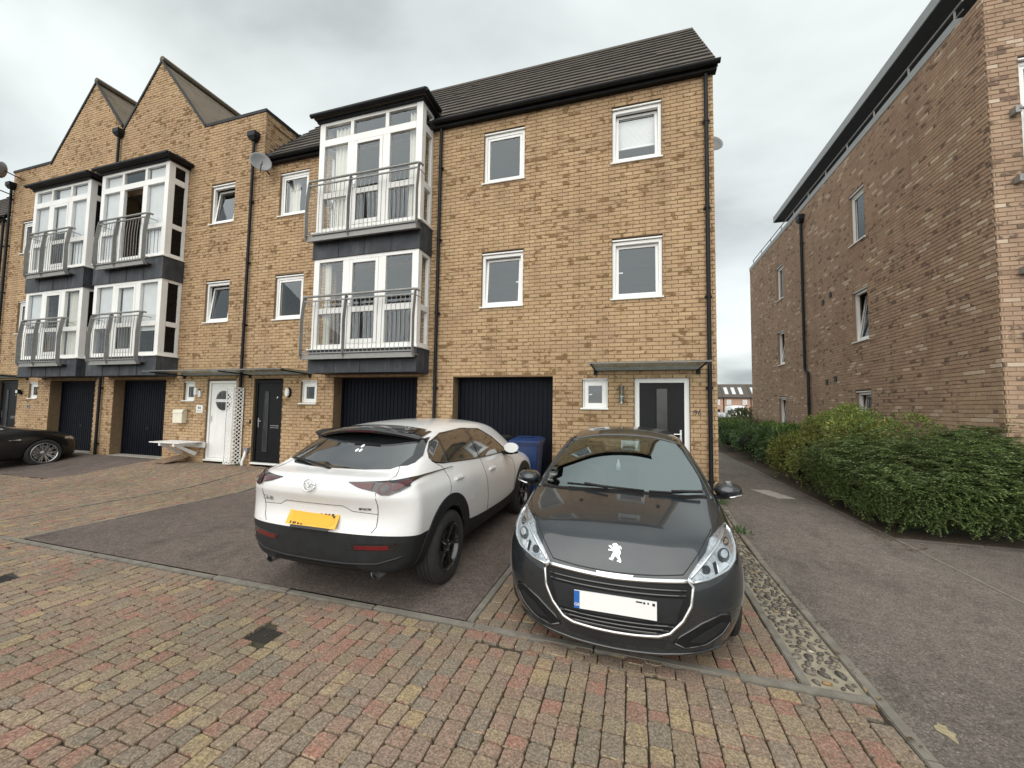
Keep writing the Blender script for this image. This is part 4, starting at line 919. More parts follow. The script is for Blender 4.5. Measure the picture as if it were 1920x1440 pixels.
def cage(spec):
    """half rings -> closed box-like cage; returns verts, faces with tags, creases"""
    st = spec['st']; n = len(st); V = []; idx = {}
    def vid(key, co):
        if key not in idx: idx[key] = len(V); V.append(co)
        return idx[key]
    def ringpt(s, i, side):
        y, rows, mid, cen = st[s]; r = rows[i]; dy = r[2] if len(r) > 2 else 0
        return vid(('r', s, i, side), (side * r[0], y + dy, r[1]))
    def top(s, j):
        y, rows, mid, cen = st[s]
        if j == 0: return ringpt(s, 7, -1)
        if j == 4: return ringpt(s, 7, 1)
        if j == 2: return vid(('t', s, 2), (0, y + cen[1], cen[0]))
        sd = -1 if j == 1 else 1; return vid(('t', s, j), (sd * mid[0], y + mid[2], mid[1]))
    def cap(which, i, j):
        s = 0 if which == 'rear' else n - 1
        if i == 7: return top(s, j)
        if j == 0: return ringpt(s, i, -1)
        if j == 4: return ringpt(s, i, 1)
        my, mz, cy, cz = spec[which][i]; xr = st[s][1][i][0]
        if j == 2: return vid(('c', which, i, 2), (0, cy, cz))
        sd = -1 if j == 1 else 1; return vid(('c', which, i, j), (sd * xr * spec.get('capx', .55), my, mz))
    F = []; T = []
    for s in range(n - 1):
        for i in range(7):
            for sd in (-1, 1):
                q = [ringpt(s, i, sd), ringpt(s + 1, i, sd), ringpt(s + 1, i + 1, sd), ringpt(s, i + 1, sd)]
                F.append(q if sd > 0 else q[::-1]); T.append(('side', s, i, sd))
        for j in range(4): F.append([top(s, j + 1), top(s, j), top(s + 1, j), top(s + 1, j + 1)][::-1]); T.append(('top', s, j, 0))
        for j in range(4):
            def bt(s_, j_): return cap('rear', 0, j_) if s_ == 0 else cap('front', 0, j_) if s_ == n - 1 else (ringpt(s_, 0, -1) if j_ == 0 else ringpt(s_, 0, 1) if j_ == 4 else vid(('b', s_, j_), (st[s_][1][0][0] * (j_ - 2) / 2, st[s_][0], st[s_][1][0][1])))
            F.append([bt(s, j), bt(s, j + 1), bt(s + 1, j + 1), bt(s + 1, j)][::-1]); T.append(('bottom', s, j, 0))
    for w in ('rear', 'front'):
        for i in range(7):
            for j in range(4):
                q = [cap(w, i, j), cap(w, i, j + 1), cap(w, i + 1, j + 1), cap(w, i + 1, j)]; F.append(q if w == 'rear' else q[::-1]); T.append((w, i, j, 0))
    C = {}
    for s0, s1, i, val in spec.get('crease_rows', ()):
        for s in range(s0, s1):
            for sd in (-1, 1): C[frozenset((ringpt(s, i, sd), ringpt(s + 1, i, sd)))] = val
    for s, val in spec.get('crease_top', ()):
        for j in range(4): C[frozenset((top(s, j), top(s, j + 1)))] = val
    for w, i, val in spec.get('crease_cap', ()):
        for j in range(4): C[frozenset((cap(w, i, j), cap(w, i, j + 1)))] = val
    return V, F, T, C
def car_shell(spec, level=3):
    """subdivided body; returns (verts, faces, tag per face, BVH)"""
    V, F, T, C = cage(spec); me = bpy.data.meshes.new('cage'); me.from_pydata(V, [], F)
    at = me.attributes.new('crease_edge', 'FLOAT', 'EDGE'); vals = [C.get(frozenset(e.vertices), 0.0) for e in me.edges]; at.data.foreach_set('value', vals)
    ft = me.attributes.new('cf', 'INT', 'FACE'); ft.data.foreach_set('value', list(range(len(me.polygons))))
    o = bpy.data.objects.new('cage', me); COL.objects.link(o); sb = o.modifiers.new('s', 'SUBSURF'); sb.levels = sb.render_levels = level; sb.boundary_smooth = 'ALL'
    for k, (y, R_, hw) in enumerate(spec['arches']):
        cm = bpy.data.meshes.new('cut'); b = bmesh.new(); bmesh.ops.create_cone(b, cap_ends=True, segments=56, radius1=R_, radius2=R_, depth=2.4, matrix=Matrix.Translation((0, y, spec.get('arch_z', .335))) @ Matrix.Rotation(pi / 2, 4, 'Y')); 
        for v in b.verts:
            if abs(v.co.x) < 1.3 and v.co.z < .3: v.co.z -= .0
        # keep the middle of the car: two short cylinders instead of one long
        b.free(); b = bmesh.new()
        for sd in (-1, 1): bmesh.ops.create_cone(b, cap_ends=True, segments=56, radius1=R_, radius2=R_, depth=.62, matrix=Matrix.Translation((sd * (hw + .05), y, spec.get('arch_z', .335))) @ Matrix.Rotation(pi / 2, 4, 'Y'))
        b.to_mesh(cm); b.free(); co = bpy.data.objects.new('cut', cm); COL.objects.link(co); bo = o.modifiers.new('b%d' % k, 'BOOLEAN'); bo.object = co; bo.operation = 'DIFFERENCE'; bo.solver = 'EXACT'
    dg = bpy.context.evaluated_depsgraph_get(); em = bpy.data.meshes.new_from_object(o.evaluated_get(dg))
    sb2 = None
    cf = [d.value for d in em.attributes['cf'].data] if 'cf' in em.attributes else [0] * len(em.polygons)
    verts = [v.co.copy() for v in em.vertices]; faces = [tuple(p.vertices) for p in em.polygons]; tags = [T[c] if 0 <= c < len(T) else ('x', 0, 0, 0) for c in cf]
    cyl = []
    for (y, R_, hw) in spec['arches']: cyl.append((y, R_))
    # faces made by the cutter are the inside of the wheel arch
    for k, p in enumerate(em.polygons):
        c = p.center
        for (y, R_) in cyl:
            rr = math.hypot(c.y - y, c.z - spec.get('arch_z', .335))
            nrm = p.normal; rad = Vector((0, c.y - y, c.z - spec.get('arch_z', .335)))
            if rr < R_ + .004 and abs(c.x) > .3 and (abs(rr - R_) < .006 and rad.length > 0 and nrm.dot(rad.normalized()) < -.7 or (abs(nrm.x) > .99 and rr < R_ * .995 and abs(c.x) < max(v.x for v in verts) - .28)): tags[k] = ('well', 0, 0, 0)
    for q in list(bpy.data.objects):
        if q.name.split('.')[0] in ('cage', 'cut'): bpy.data.objects.remove(q)
    bvh = BVHTree.FromPolygons(verts, faces); return verts, faces, tags, bvh
class Car:
    def __init__(s, name, label, spec, loc, rz, level=3, scale=1.0, group=None):
        s.M = Matrix.Translation(loc) @ Matrix.Rotation(rz, 4, 'Z') @ Matrix.Scale(scale, 4); s.spec = spec
        s.root = thing(name, label, 'car', loc, group); s.root.rotation_euler = (0, 0, rz); s.root.scale = (scale,) * 3
        s.verts, s.faces, s.tags, s.bvh = car_shell(spec, level)
    def place(s, o, parent=None):
        """a mesh made in car space becomes a part of the car (or of one of its parts)"""
        o.parent = parent or s.root; o.matrix_parent_inverse = Matrix.Identity(4); return o
    def sub(s, name, mat, pick, parent=None, smooth=True, angle=38):
        sel = [k for k, t in enumerate(s.tags) if pick(t, k)]; mp = {}; V = []; F = []
        for k in sel:
            f = []
            for v in s.faces[k]:
                if v not in mp: mp[v] = len(V); V.append(s.verts[v])
                f.append(mp[v])
            F.append(f)
        me = bpy.data.meshes.new(name); me.from_pydata(V, [], F)
        if smooth: me.shade_smooth(); me.set_sharp_from_angle(angle=radians(angle))
        return s.place(link(name, me, mat), parent)
    def hit(s, mode, a, b):
        o, d = {'rear': ((a, -2, b), (0, 1, 0)), 'front': ((a, 7, b), (0, -1, 0)), 'right': ((2, a, b), (-1, 0, 0)), 'left': ((-2, a, b), (1, 0, 0)), 'top': ((a, b, 3), (0, 0, -1))}[mode]
        h = s.bvh.ray_cast(Vector(o), Vector(d))
        if h[0] is None: return None, None
        n = h[1] if h[1].dot(Vector(d)) < 0 else -h[1]; return h[0], n
    def patch(s, name, mat, outline, mode, off=.004, spacing=.03, parent=None, thick=.012, mirror=False, smooth=True, bulge=0.0, rough_edge=True):
        """a panel laid on the body: outline in the projection plane, thrown onto the shell along its axis, lifted by off, with a skirt"""
        if mirror: outline = [(-x, z) for x, z in outline][::-1] if mode in ('rear', 'front', 'top') else outline; 
        if mirror and mode == 'right': mode = 'left'
        P = []; 
        for (a, b), (c, d) in zip(outline, outline[1:] + outline[:1]):
            k = max(1, int(math.hypot(c - a, d - b) / spacing)); P += [(a + (c - a) * i / k, b + (d - b) * i / k) for i in range(k)]
        nb = len(P); xs = [p[0] for p in P]; ys = [p[1] for p in P]
        def inside(x, y):
            w = False
            for (a, b), (c, d) in zip(P, P[1:] + P[:1]):
                if (b > y) != (d > y) and x < (c - a) * (y - b) / (d - b) + a: w = not w
            return w
        pts = [Vector(p) for p in P]; x = min(xs) + spacing / 2
        while x < max(xs):
            y = min(ys) + spacing / 2
            while y < max(ys):
                if inside(x, y) and min((p[0] - x) ** 2 + (p[1] - y) ** 2 for p in P) > (spacing * .45) ** 2: pts.append(Vector((x, y)))
                y += spacing
            x += spacing
        ov, oe, of, ove, _, _ = delaunay_2d_cdt(pts, [(i, (i + 1) % nb) for i in range(nb)], [], 1, 1e-5)
        V = []; N_ = []; last = None; orig = [h[0] if h else -1 for h in ove]
        for v in ov:
            h, n = s.hit(mode, v.x, v.y)
            if h is None:
                g = {'rear': Vector((v.x, .05, v.y)), 'front': Vector((v.x, s.spec['L'] - .05, v.y)), 'right': Vector((.8, v.x, v.y)), 'left': Vector((-.8, v.x, v.y)), 'top': Vector((v.x, v.y, 1.2))}[mode]
                h, n, _i, _d = s.bvh.find_nearest(g)
                ax = {'rear': Vector((0, -1, 0)), 'front': Vector((0, 1, 0)), 'right': Vector((1, 0, 0)), 'left': Vector((-1, 0, 0)), 'top': Vector((0, 0, 1))}[mode]
                if n.dot(ax) < 0: n = -n
            V.append(h); N_.append(n)
        # smooth the normals a little so that the lift is even
        out = [v + n * off for v, n in zip(V, N_)]
        if bulge:
            for i, v in enumerate(ov):
                dmin = min(math.hypot(p[0] - v.x, p[1] - v.y) for p in P); out[i] = out[i] + N_[i] * bulge * min(1, dmin / (spacing * 3)) 
        F = [tuple(f) for f in of]
        ax = {'rear': Vector((0, -1, 0)), 'front': Vector((0, 1, 0)), 'right': Vector((1, 0, 0)), 'left': Vector((-1, 0, 0)), 'top': Vector((0, 0, 1))}[mode]
        f0 = F[0]; nn = (out[f0[1]] - out[f0[0]]).cross(out[f0[2]] - out[f0[0]])
        if nn.dot(ax) < 0: F = [f[::-1] for f in F]
        # skirt along boundary edges
        cnt = {}
        for f in F:
            for a, b in zip(f, f[1:] + f[:1]): cnt[frozenset((a, b))] = cnt.get(frozenset((a, b)), 0) + 1
        base = {}; n0 = len(out); ext = []
        for f in list(F):
            for a, b in zip(f, f[1:] + f[:1]):
                if cnt[frozenset((a, b))] == 1:
                    for v in (a, b):
                        if v not in base: base[v] = n0 + len(ext); ext.append(out[v] - N_[v] * thick)
                    F.append((b, a, base[a], base[b]))
        me = bpy.data.meshes.new(name); me.from_pydata([tuple(v) for v in out + ext], [], F)
        if smooth: me.shade_smooth(); me.set_sharp_from_angle(angle=radians(40))
        return s.place(link(name, me, mat), parent)
    def line(s, name, mat, pts, mode, r=.003, off=0.0, parent=None, mirror=False, n=6, step=.04):
        """a seam, strip or bead following the body"""
        if mirror: pts = [(-x, z) for x, z in pts] if mode in ('rear', 'front', 'top') else pts; mode = 'left' if mode == 'right' else mode
        P = []
        for (a, b), (c, d) in zip(pts, pts[1:]):
            k = max(1, int(math.hypot(c - a, d - b) / step))
            for i in range(k + (1 if (c, d) == pts[-1] else 0)):
                h, nn = s.hit(mode, a + (c - a) * i / k, b + (d - b) * i / k)
                if h is not None: P.append(h + nn * off)
        if len(P) < 2: return None
        m = MB(); m.tube(P, r, n); return s.place(m.build(name, mat, None, smooth=True), parent)
    def mesh(s, name, mat, mb, parent=None, **k): return s.place(mb.build(name, mat, None, **k), parent)
    def wheel(s, x, y, R, rim_r, w, rim_mat, spokes=10, steer=0.0, twin=False, z=None):
        """tyre with tread grooves, rim, spokes, hub and brake disc, made at the origin then copied on"""
        z = R if z is None else z; sd = 1 if x > 0 else -1; h = w / 2
        t = MB().lathe([(rim_r, -h * .80), (rim_r + .012, -h * .93), (rim_r + (R - rim_r) * .55, -h), (R - .022, -h * .90), (R - .004, -h * .72), (R, -h * .45), (R - .007, -h * .43), (R - .007, -h * .36), (R, -h * .34), (R, -h * .06), (R - .007, -h * .04), (R - .007, h * .04), (R, h * .06), (R, h * .34), (R - .007, h * .36), (R - .007, h * .43), (R, h * .45), (R - .004, h * .72), (R - .022, h * .90), (R - (R - rim_r) * .45, h), (rim_r + .012, h * .93), (rim_r, h * .80), (rim_r - .01, h * .5), (rim_r - .01, -h * .5)], 48, 'x', close=True)
        for v_i, v in enumerate(t.v): pass
        ty = t.build('wheel', 'tyre', None, smooth=True, angle=30)
        ty.location = (x, y, z); ty.rotation_euler = (0, 0, steer); s.place(ty)
        def kid(nm, mb, mt, **k): o = mb.build(nm, mt, None, **k); o.parent = ty; return o
        f = sd * h
        rim = MB().lathe([(rim_r + .004, f * .86), (rim_r + .006, f * .93), (rim_r - .008, f * .97), (rim_r - .02, f * .86), (rim_r - .03, f * .2), (rim_r - .03, -f * .8), (rim_r, -f * .85)], 48, 'x'); kid('rim', rim, rim_mat, smooth=True, angle=50)
        kid('brake_disc', MB().lathe([(.05, f * .05), (rim_r * .72, f * .05), (rim_r * .72, -f * .05)], 32, 'x'), 'satin_chrome', smooth=True, angle=40)
        kid('wheel_back', MB().lathe([(0, -f * .3), (rim_r - .02, -f * .3)], 32, 'x'), 'tyre')
        sp = MB()
        for k in range(spokes):
            pairs = (-.075, .075) if twin else (0,)
            for da in pairs:
                a0 = 2 * pi * k / spokes + da * .55; a1 = 2 * pi * k / spokes + da * 1.5; w0, w1 = (.020, .012) if not twin else (.011, .009)
                ring = []
                for rr, a, ww, xx in ((.055, a0, w0, .62), (rim_r * .55, (a0 + a1) / 2, w0 * .85, .74), (rim_r - .015, a1, w1, .90)):
                    c_, s_ = cos(a), sin(a); ring.append([(f * xx, rr * c_ - ww * s_, rr * s_ + ww * c_), (f * xx, rr * c_ + ww * s_, rr * s_ - ww * c_), (f * (xx - .28), rr * c_ + ww * s_, rr * s_ - ww * c_), (f * (xx - .28), rr * c_ - ww * s_, rr * s_ + ww * c_)])
                o = len(sp.v)
                for q in ring: sp.v.extend(q)
                for i in range(2):
                    for j in range(4): sp.f.append((o + i * 4 + j, o + i * 4 + (j + 1) % 4, o + i * 4 + 4 + (j + 1) % 4, o + i * 4 + 4 + j))
        kid('spokes', sp, rim_mat, smooth=True, angle=40)
        kid('hub_cap', MB().lathe([(0, f * .72), (.05, f * .70), (.066, f * .60), (.066, f * .2)], 24, 'x'), rim_mat, smooth=True, angle=40)
        for k in range(5): a = 2 * pi * k / 5; kid('wheel_nut', MB().tube([(f * .62, .048 * cos(a), .048 * sin(a)), (f * .73, .048 * cos(a), .048 * sin(a))], .009, 6), 'satin_chrome')
        return ty

# --- white crossover, seen from behind
MZ = dict(L=4.395, st=[
 (.16, [(.68, .29), (.83, .34, .0), (.905, .63, .02), (.912, .78, .03), (.897, .94, .02), (.855, 1.03, .03), (.800, 1.065, .05), (.71, 1.085, .0)], (.38, 1.095, -.10), (1.10, -.12)),
 (.30, [(.68, .27), (.83, .32), (.900, .625), (.908, .785), (.896, .945), (.850, 1.035), (.795, 1.085), (.69, 1.115)], (.36, 1.118, -.03), (1.120, -.03)),
 (.50, [(.68, .26), (.83, .30), (.893, .62), (.905, .79), (.893, .945), (.838, 1.04), (.765, 1.155), (.665, 1.238)], (.33, 1.262, 0), (1.270, 0)),
 (.83, [(.68, .22), (.84, .26), (.895, .60), (.910, .80), (.893, .945), (.835, 1.05), (.735, 1.27), (.615, 1.43)], (.32, 1.465, 0), (1.475, 0)),
 (1.28, [(.68, .22), (.84, .25), (.885, .46), (.900, .70), (.895, .905), (.850, 1.025), (.750, 1.285), (.605, 1.485)], (.32, 1.525, 0), (1.535, 0)),
 (1.90, [(.68, .21), (.84, .24), (.880, .43), (.888, .64), (.893, .865), (.855, .998), (.755, 1.275), (.605, 1.50)], (.32, 1.545, 0), (1.555, 0)),
 (2.45, [(.68, .21), (.84, .24), (.880, .43), (.888, .63), (.890, .85), (.855, .985), (.755, 1.255), (.60, 1.485)], (.32, 1.53, 0), (1.545, 0)),
 (2.85, [(.68, .21), (.84, .24), (.882, .44), (.890, .64), (.890, .845), (.855, .975), (.760, 1.205), (.585, 1.43)], (.32, 1.475, 0), (1.49, 0)),
 (3.25, [(.68, .22), (.84, .26), (.893, .56), (.905, .76), (.890, .875), (.850, .965), (.785, 1.085), (.66, 1.21)], (.33, 1.26, .03), (1.275, .05)),
 (3.60, [(.68, .22), (.84, .26), (.895, .60), (.905, .78), (.880, .885), (.830, .955), (.785, .985), (.70, 1.00)], (.36, 1.04, .05), (1.05, .08)),
 (3.98, [(.66, .24), (.82, .28), (.885, .58), (.890, .74), (.855, .845), (.79, .905), (.74, .93), (.65, .945)], (.34, .98, .03), (.985, .05)),
 (4.24, [(.60, .26), (.76, .29), (.82, .50), (.83, .64), (.80, .76), (.74, .83), (.69, .85), (.60, .865)], (.32, .885, .03), (.89, .05))],
 rear=[(.10, .30, .07, .30), (.035, .36, .005, .36), (.025, .64, -.015, .645), (.07, .79, .03, .80), (-.01, .935, -.055, .94), (-.02, 1.005, -.065, 1.01), (.01, 1.06, -.03, 1.065)],
 front=[(4.33, .24, 4.35, .24), (4.36, .30, 4.385, .30), (4.37, .48, 4.395, .48), (4.36, .62, 4.39, .62), (4.33, .74, 4.37, .74), (4.30, .82, 4.34, .82), (4.28, .85, 4.32, .855)],
 crease_rows=[(0, 9, 5, .55), (2, 8, 7, .25), (0, 4, 2, .5), (0, 4, 4, .3)], crease_top=[(0, .4), (1, .4), (3, .5), (7, .2), (9, .4)], crease_cap=[('rear', 2, .8), ('rear', 4, .45)],
 arches=[(.83, .385, .90), (3.485, .385, .90)], arch_z=.345, capx=.68)
mz = Car('white_crossover', 'white crossover car parked with its tail to the road', MZ, (-2.63, 2.82, G0), -.008)
def mz_body(t, k): return t[0] != 'well'
mz.sub('body', 'paint_white', mz_body); mz.sub('wheel_well', 'trim_black', lambda t, k: t[0] == 'well')
for x in (-.80, .80):
    for y in (.83, 3.485): mz.wheel(x, y, .343, .222, .215, 'rim_black', 5, twin=True, steer=0 if y < 2 else -.10)
# --- grey hatchback, seen from the front
PG = dict(L=3.973, st=[
 (.18, [(.60, .28), (.76, .32), (.83, .55), (.84, .75), (.82, .90), (.77, .98), (.72, 1.01), (.64, 1.03)], (.32, 1.04, -.04), (1.045, -.06)),
 (.42, [(.64, .24), (.80, .28), (.865, .55), (.875, .74), (.865, .90), (.81, 1.0), (.71, 1.161), (.60, 1.280)], (.3, 1.312, 0), (1.323, 0)),
 (.68, [(.64, .21), (.81, .25), (.865, .55), (.880, .74), (.865, .90), (.81, 1.0), (.70, 1.226), (.56, 1.392)], (.3, 1.435, 0), (1.446, 0)),
 (1.15, [(.64, .20), (.80, .23), (.85, .42), (.865, .65), (.865, .86), (.815, .985), (.705, 1.236), (.555, 1.435)], (.3, 1.484, 0), (1.494, 0)),
 (1.70, [(.64, .20), (.80, .23), (.85, .42), (.860, .62), (.862, .84), (.815, .96), (.71, 1.236), (.555, 1.446)], (.3, 1.494, 0), (1.507, 0)),
 (2.08, [(.64, .20), (.80, .23), (.85, .42), (.860, .62), (.862, .83), (.815, .95), (.715, 1.215), (.55, 1.425)], (.3, 1.478, 0), (1.492, 0)),
 (2.34, [(.64, .20), (.80, .23), (.85, .43), (.862, .63), (.862, .82), (.81, .935), (.725, 1.177), (.545, 1.371)], (.3, 1.425, .02), (1.439, .03)),
 (2.70, [(.64, .20), (.81, .24), (.860, .48), (.872, .66), (.862, .81), (.815, .92), (.765, 1.04), (.655, 1.177)], (.32, 1.231, .05), (1.247, .07)),
 (3.02, [(.64, .20), (.81, .24), (.865, .50), (.875, .67), (.862, .80), (.825, .90), (.795, .935), (.735, .965)], (.36, 1.005, .08), (1.018, .12)),
 (3.36, [(.62, .19), (.80, .22), (.872, .42), (.878, .60), (.850, .765), (.77, .855), (.71, .885), (.62, .905)], (.33, .935, .05), (.942, .08)),
 (3.62, [(.60, .115), (.79, .145), (.855, .36), (.855, .54), (.815, .70), (.735, .79), (.67, .82), (.585, .835)], (.30, .84, .05), (.845, .08))],
 rear=[(.07, .28, .04, .28), (.03, .34, .0, .34), (.02, .56, -.01, .56), (.05, .75, .02, .75), (.04, .90, .01, .90), (.05, .97, .02, .97), (.08, 1.0, .05, 1.0)],
 front=[(3.85, .105, 3.93, .095), (3.90, .15, 3.975, .14), (3.905, .40, 3.985, .40), (3.885, .55, 3.975, .56), (3.83, .665, 3.925, .675), (3.775, .735, 3.875, .745), (3.73, .785, 3.815, .80)],
 crease_rows=[(0, 8, 5, .45), (5, 8, 7, .45), (1, 6, 7, .25), (3, 8, 4, .2)], crease_top=[(0, .5), (2, .5), (6, .5), (8, .6)], crease_cap=[('front', 1, .5)],
 arches=[(.635, .335, .87), (3.173, .335, .87)], arch_z=.305, capx=.64)
pg = Car('grey_hatchback', 'dark grey hatchback parked facing the road on the paved bay', PG, (-.086, 6.73, G0), 3.132)
def is_ws(t): return t[0] == 'top' and t[1] in (6, 7)
def is_bl(t): return t[0] == 'top' and t[1] in (0, 1)
pg.sub('body', 'paint_grey', lambda t, k: t[0] != 'well' and not is_ws(t) and not is_bl(t)); pg.sub('wheel_well', 'trim_black', lambda t, k: t[0] == 'well')
pg.sub('windscreen', 'car_glass', lambda t, k: is_ws(t)); pg.sub('rear_window', 'car_glass', lambda t, k: is_bl(t))
for x in (-.765, .765):
    for y in (.635, 3.173): pg.wheel(x, y, .303, .19, .19, 'rim_silver', 7)
# --- crossover: the parts
for o in [c for c in mz.root.children if c.name.split('.')[0] == 'body']: bpy.data.objects.remove(o)
def mz_clad(t): return (t[0] in ('rear', 'front') and t[1] < 2) or (t[0] == 'side' and t[2] < 2) or t[0] == 'bottom'
mz.sub('body', 'paint_white', lambda t, k: t[0] != 'well' and not mz_clad(t)); mz.sub('bumper_cladding', 'cladding', lambda t, k: mz_clad(t))
def arch(car, y, r0, r1, zc, mat, a0=-12, a1=192, off=.012, spacing=.03):
    for mir in (False, True):
        P = [(y + r1 * cos(radians(a)), zc + r1 * sin(radians(a))) for a in range(a0, a1 + 1, 6)] + [(y + r0 * cos(radians(a)), zc + r0 * sin(radians(a))) for a in range(a1, a0 - 1, -6)]
        car.patch('wheel_arch_trim', mat, P, 'right', off, spacing, mirror=mir)
for y in (.83, 3.485): arch(mz, y, .387, .505, .345, 'cladding', a0=-16, a1=196)
plain('lamp_grey', (.085, .085, .09), .2, metal=.3, var=.2)
WBD = [(.60, 1.160), (.640, 1.235), (.575, 1.375), (.625, 1.39), (.705, 1.235), (.70, 1.185), (.665, 1.165)]
GL = [(-.60, 1.160), (-.54, 1.135), (-.3, 1.124), (0, 1.122), (.3, 1.124), (.54, 1.135), (.60, 1.160), (.640, 1.235), (.575, 1.375), (.50, 1.425), (-.50, 1.425), (-.575, 1.375), (-.640, 1.235)]
mz.patch('rear_window', 'glass_tint', GL, 'rear', .004, .04)
mz.patch('window_border', 'gloss_black', WBD, 'rear', .006, .03); mz.patch('window_border', 'gloss_black', WBD, 'rear', .006, .03, mirror=True)
# roof spoiler: a gloss black blade carried on beyond the roof
sp = MB(); n = 12
for i in range(n + 1):
    x = -.60 + 1.20 * i / n; h, _n = mz.hit('top', x * .97, .97); zf = h.z + .006; k = (x / .60) ** 2; yr = .60 + .10 * k; zr = 1.462 - .075 * k
    sp.v += [(x * .97, .99, zf), (x, yr + .02, zr + .012), (x, yr, zr - .006), (x, yr + .01, zr - .030), (x * .97, .88, zf - .06)]
for i in range(n):
    for j in range(4): a = i * 5 + j; sp.f.append((a, a + 1, a + 6, a + 5))
mz.mesh('roof_spoiler', 'gloss_black', sp, smooth=True, angle=40)
fin = [(.585, 1.43), (.635, 1.385), (.70, 1.235), (.665, 1.215), (.60, 1.36)]
mz.mesh('brake_light', 'red_lens', MB().box(-.16, .16, .598, .612, 1.436, 1.448))
TL = [(.345, 1.060), (.56, 1.066), (.70, 1.072), (.84, 1.092), (.855, 1.070), (.825, 1.03), (.775, .995), (.70, .965), (.645, .968), (.595, .995), (.46, 1.022)]
for mir in (False, True):
    tl = mz.patch('tail_light', 'gloss_black', TL, 'rear', .010, .02, mirror=mir)
    mz.patch('lens', 'red_lens', [(.375, 1.050), (.57, 1.053), (.57, 1.005), (.46, 1.024)], 'rear', .016, .02, parent=tl, mirror=mir)
    c = (.665, 1.012)
    mz.patch('lens', 'red_lens', [(c[0] + .050 * cos(a), c[1] + .041 * sin(a)) for a in [i * pi / 12 for i in range(24)]], 'rear', .020, .015, parent=tl, mirror=mir)
    mz.patch('lamp', 'lamp_grey', [(c[0] + .030 * cos(a), c[1] + .025 * sin(a)) for a in [i * pi / 10 for i in range(20)]], 'rear', .026, .012, parent=tl, mirror=mir)
    mz.patch('lamp', 'gloss_black', [(c[0] + .018 * cos(a), c[1] + .015 * sin(a)) for a in [i * pi / 8 for i in range(16)]], 'rear', .031, .012, parent=tl, mirror=mir)
    mz.patch('lens', 'red_lens', [(.715, 1.05), (.80, 1.07), (.815, 1.045), (.77, 1.01), (.72, 1.0)], 'rear', .016, .02, parent=tl, mirror=mir)
    mz.patch('reflector', 'red_reflector', [(.42, .545), (.70, .555), (.70, .522), (.42, .515)], 'rear', .006, .04, mirror=mir)
    mz.patch('reflector_recess', 'gloss_black', [(.38, .560), (.80, .575), (.74, .520), (.41, .505)], 'rear', .003, .04, mirror=mir)
    ex = .60 if not mir else -.60
    e = mz.mesh('exhaust', 'satin_chrome', MB().lathe([(.046, .12), (.050, .01), (.046, .0), (.041, .01), (.041, .11), (0, .11)], 24, 'y', (ex * .95, .115, .302)), smooth=True, angle=40)
    mz.mesh('exhaust_bore', 'ink', MB().lathe([(.041, 0), (0, 0)], 20, 'y', (ex * .95, .16, .302)), parent=e)
    mz.line('panel_seam', 'ink', [(.572, 1.225), (.60, 1.16), (.66, 1.10), (.655, 1.075)], 'rear', .0028, 0, mirror=mir); mz.line('panel_seam', 'ink', [(.60, .985), (.612, .88), (.595, .70), (.56, .655)], 'rear', .0030, 0, mirror=mir)
    mz.patch('parking_sensor', 'paint_white', [(.66 + .014 * cos(a), .665 + .014 * sin(a)) for a in [i * pi / 6 for i in range(12)]], 'rear', .004, .01, mirror=mir)
    for pts in ([(.66, 1.18), (.80, 1.11), (.85, 1.0), (.835, .88), (.80, .84)], [(1.745, 1.10), (1.86, .80), (1.90, .60), (1.90, .45)], [(2.62, 1.05), (2.95, .95), (3.02, .75), (2.98, .55)]): mz.line('panel_seam', 'ink', pts, 'right', .0032, 0, mirror=mir)
    for y, z in ((1.06, .965), (2.06, .925)):
        h, nn = mz.hit('right', y, z); x = h.x + .012; s_ = -1 if mir else 1
        mz.mesh('door_handle', 'paint_white', MB().box(s_ * (x - .018) if s_ > 0 else -(x + .014), s_ * (x + .014) if s_ > 0 else -(x - .018), y - .10, y + .10, z - .016, z + .018), bevel=.010)
        mz.patch('handle_recess', 'paint_white', [(y - .06 + .055 * cos(a), z - .005 + .045 * sin(a)) for a in [i * pi / 8 for i in range(16)]], 'right', .0015, .02, mirror=mir)
    SW = [(.655, 1.205), (.69, 1.265), (.80, 1.345), (1.06, 1.415), (1.60, 1.445), (2.10, 1.420), (2.42, 1.300), (2.74, 1.115), (2.76, 1.072), (2.04, 1.082), (1.50, 1.105), (.82, 1.145), (.70, 1.165)]
    sw = mz.patch('side_window', 'glass_tint', SW, 'right', .003, .05, mirror=mir)
    mz.line('window_trim', 'gloss_black', SW + SW[:1], 'right', .010, 0, mirror=mir)
    for pl in ([(1.66, 1.447), (1.74, 1.445), (1.83, 1.085), (1.73, 1.088)], [(.95, 1.39), (.985, 1.40), (.965, 1.135), (.93, 1.14)]): mz.patch('pillar_trim', 'gloss_black', pl, 'right', .007, .05, mirror=mir)
    # mirror
    s_ = -1 if mir else 1; m = MB(); R_ = 10; K = 14
    for i in range(R_ + 1):
        t = i / R_; yy = 2.56 + .15 * t; q = max(.02, math.sqrt(max(0, 1 - (t * 1.0) ** 2.2)))
        for k in range(K): a = 2 * pi * k / K; m.v.append((s_ * (.965 + .105 * q * cos(a)), yy, 1.135 + .070 * q * sin(a) + .01))
    for i in range(R_):
        for k in range(K): a = i * K + k; b = i * K + (k + 1) % K; m.f.append((a, b, b + K, a + K))
    m.f.append(tuple(range(K))); mr = mz.mesh('wing_mirror', 'paint_white', m, smooth=True, angle=50)
    mz.mesh('mirror_foot', 'trim_black', MB().box(min(s_ * .82, s_ * .98), max(s_ * .82, s_ * .98), 2.58, 2.68, 1.045, 1.085), parent=mr, bevel=.01)
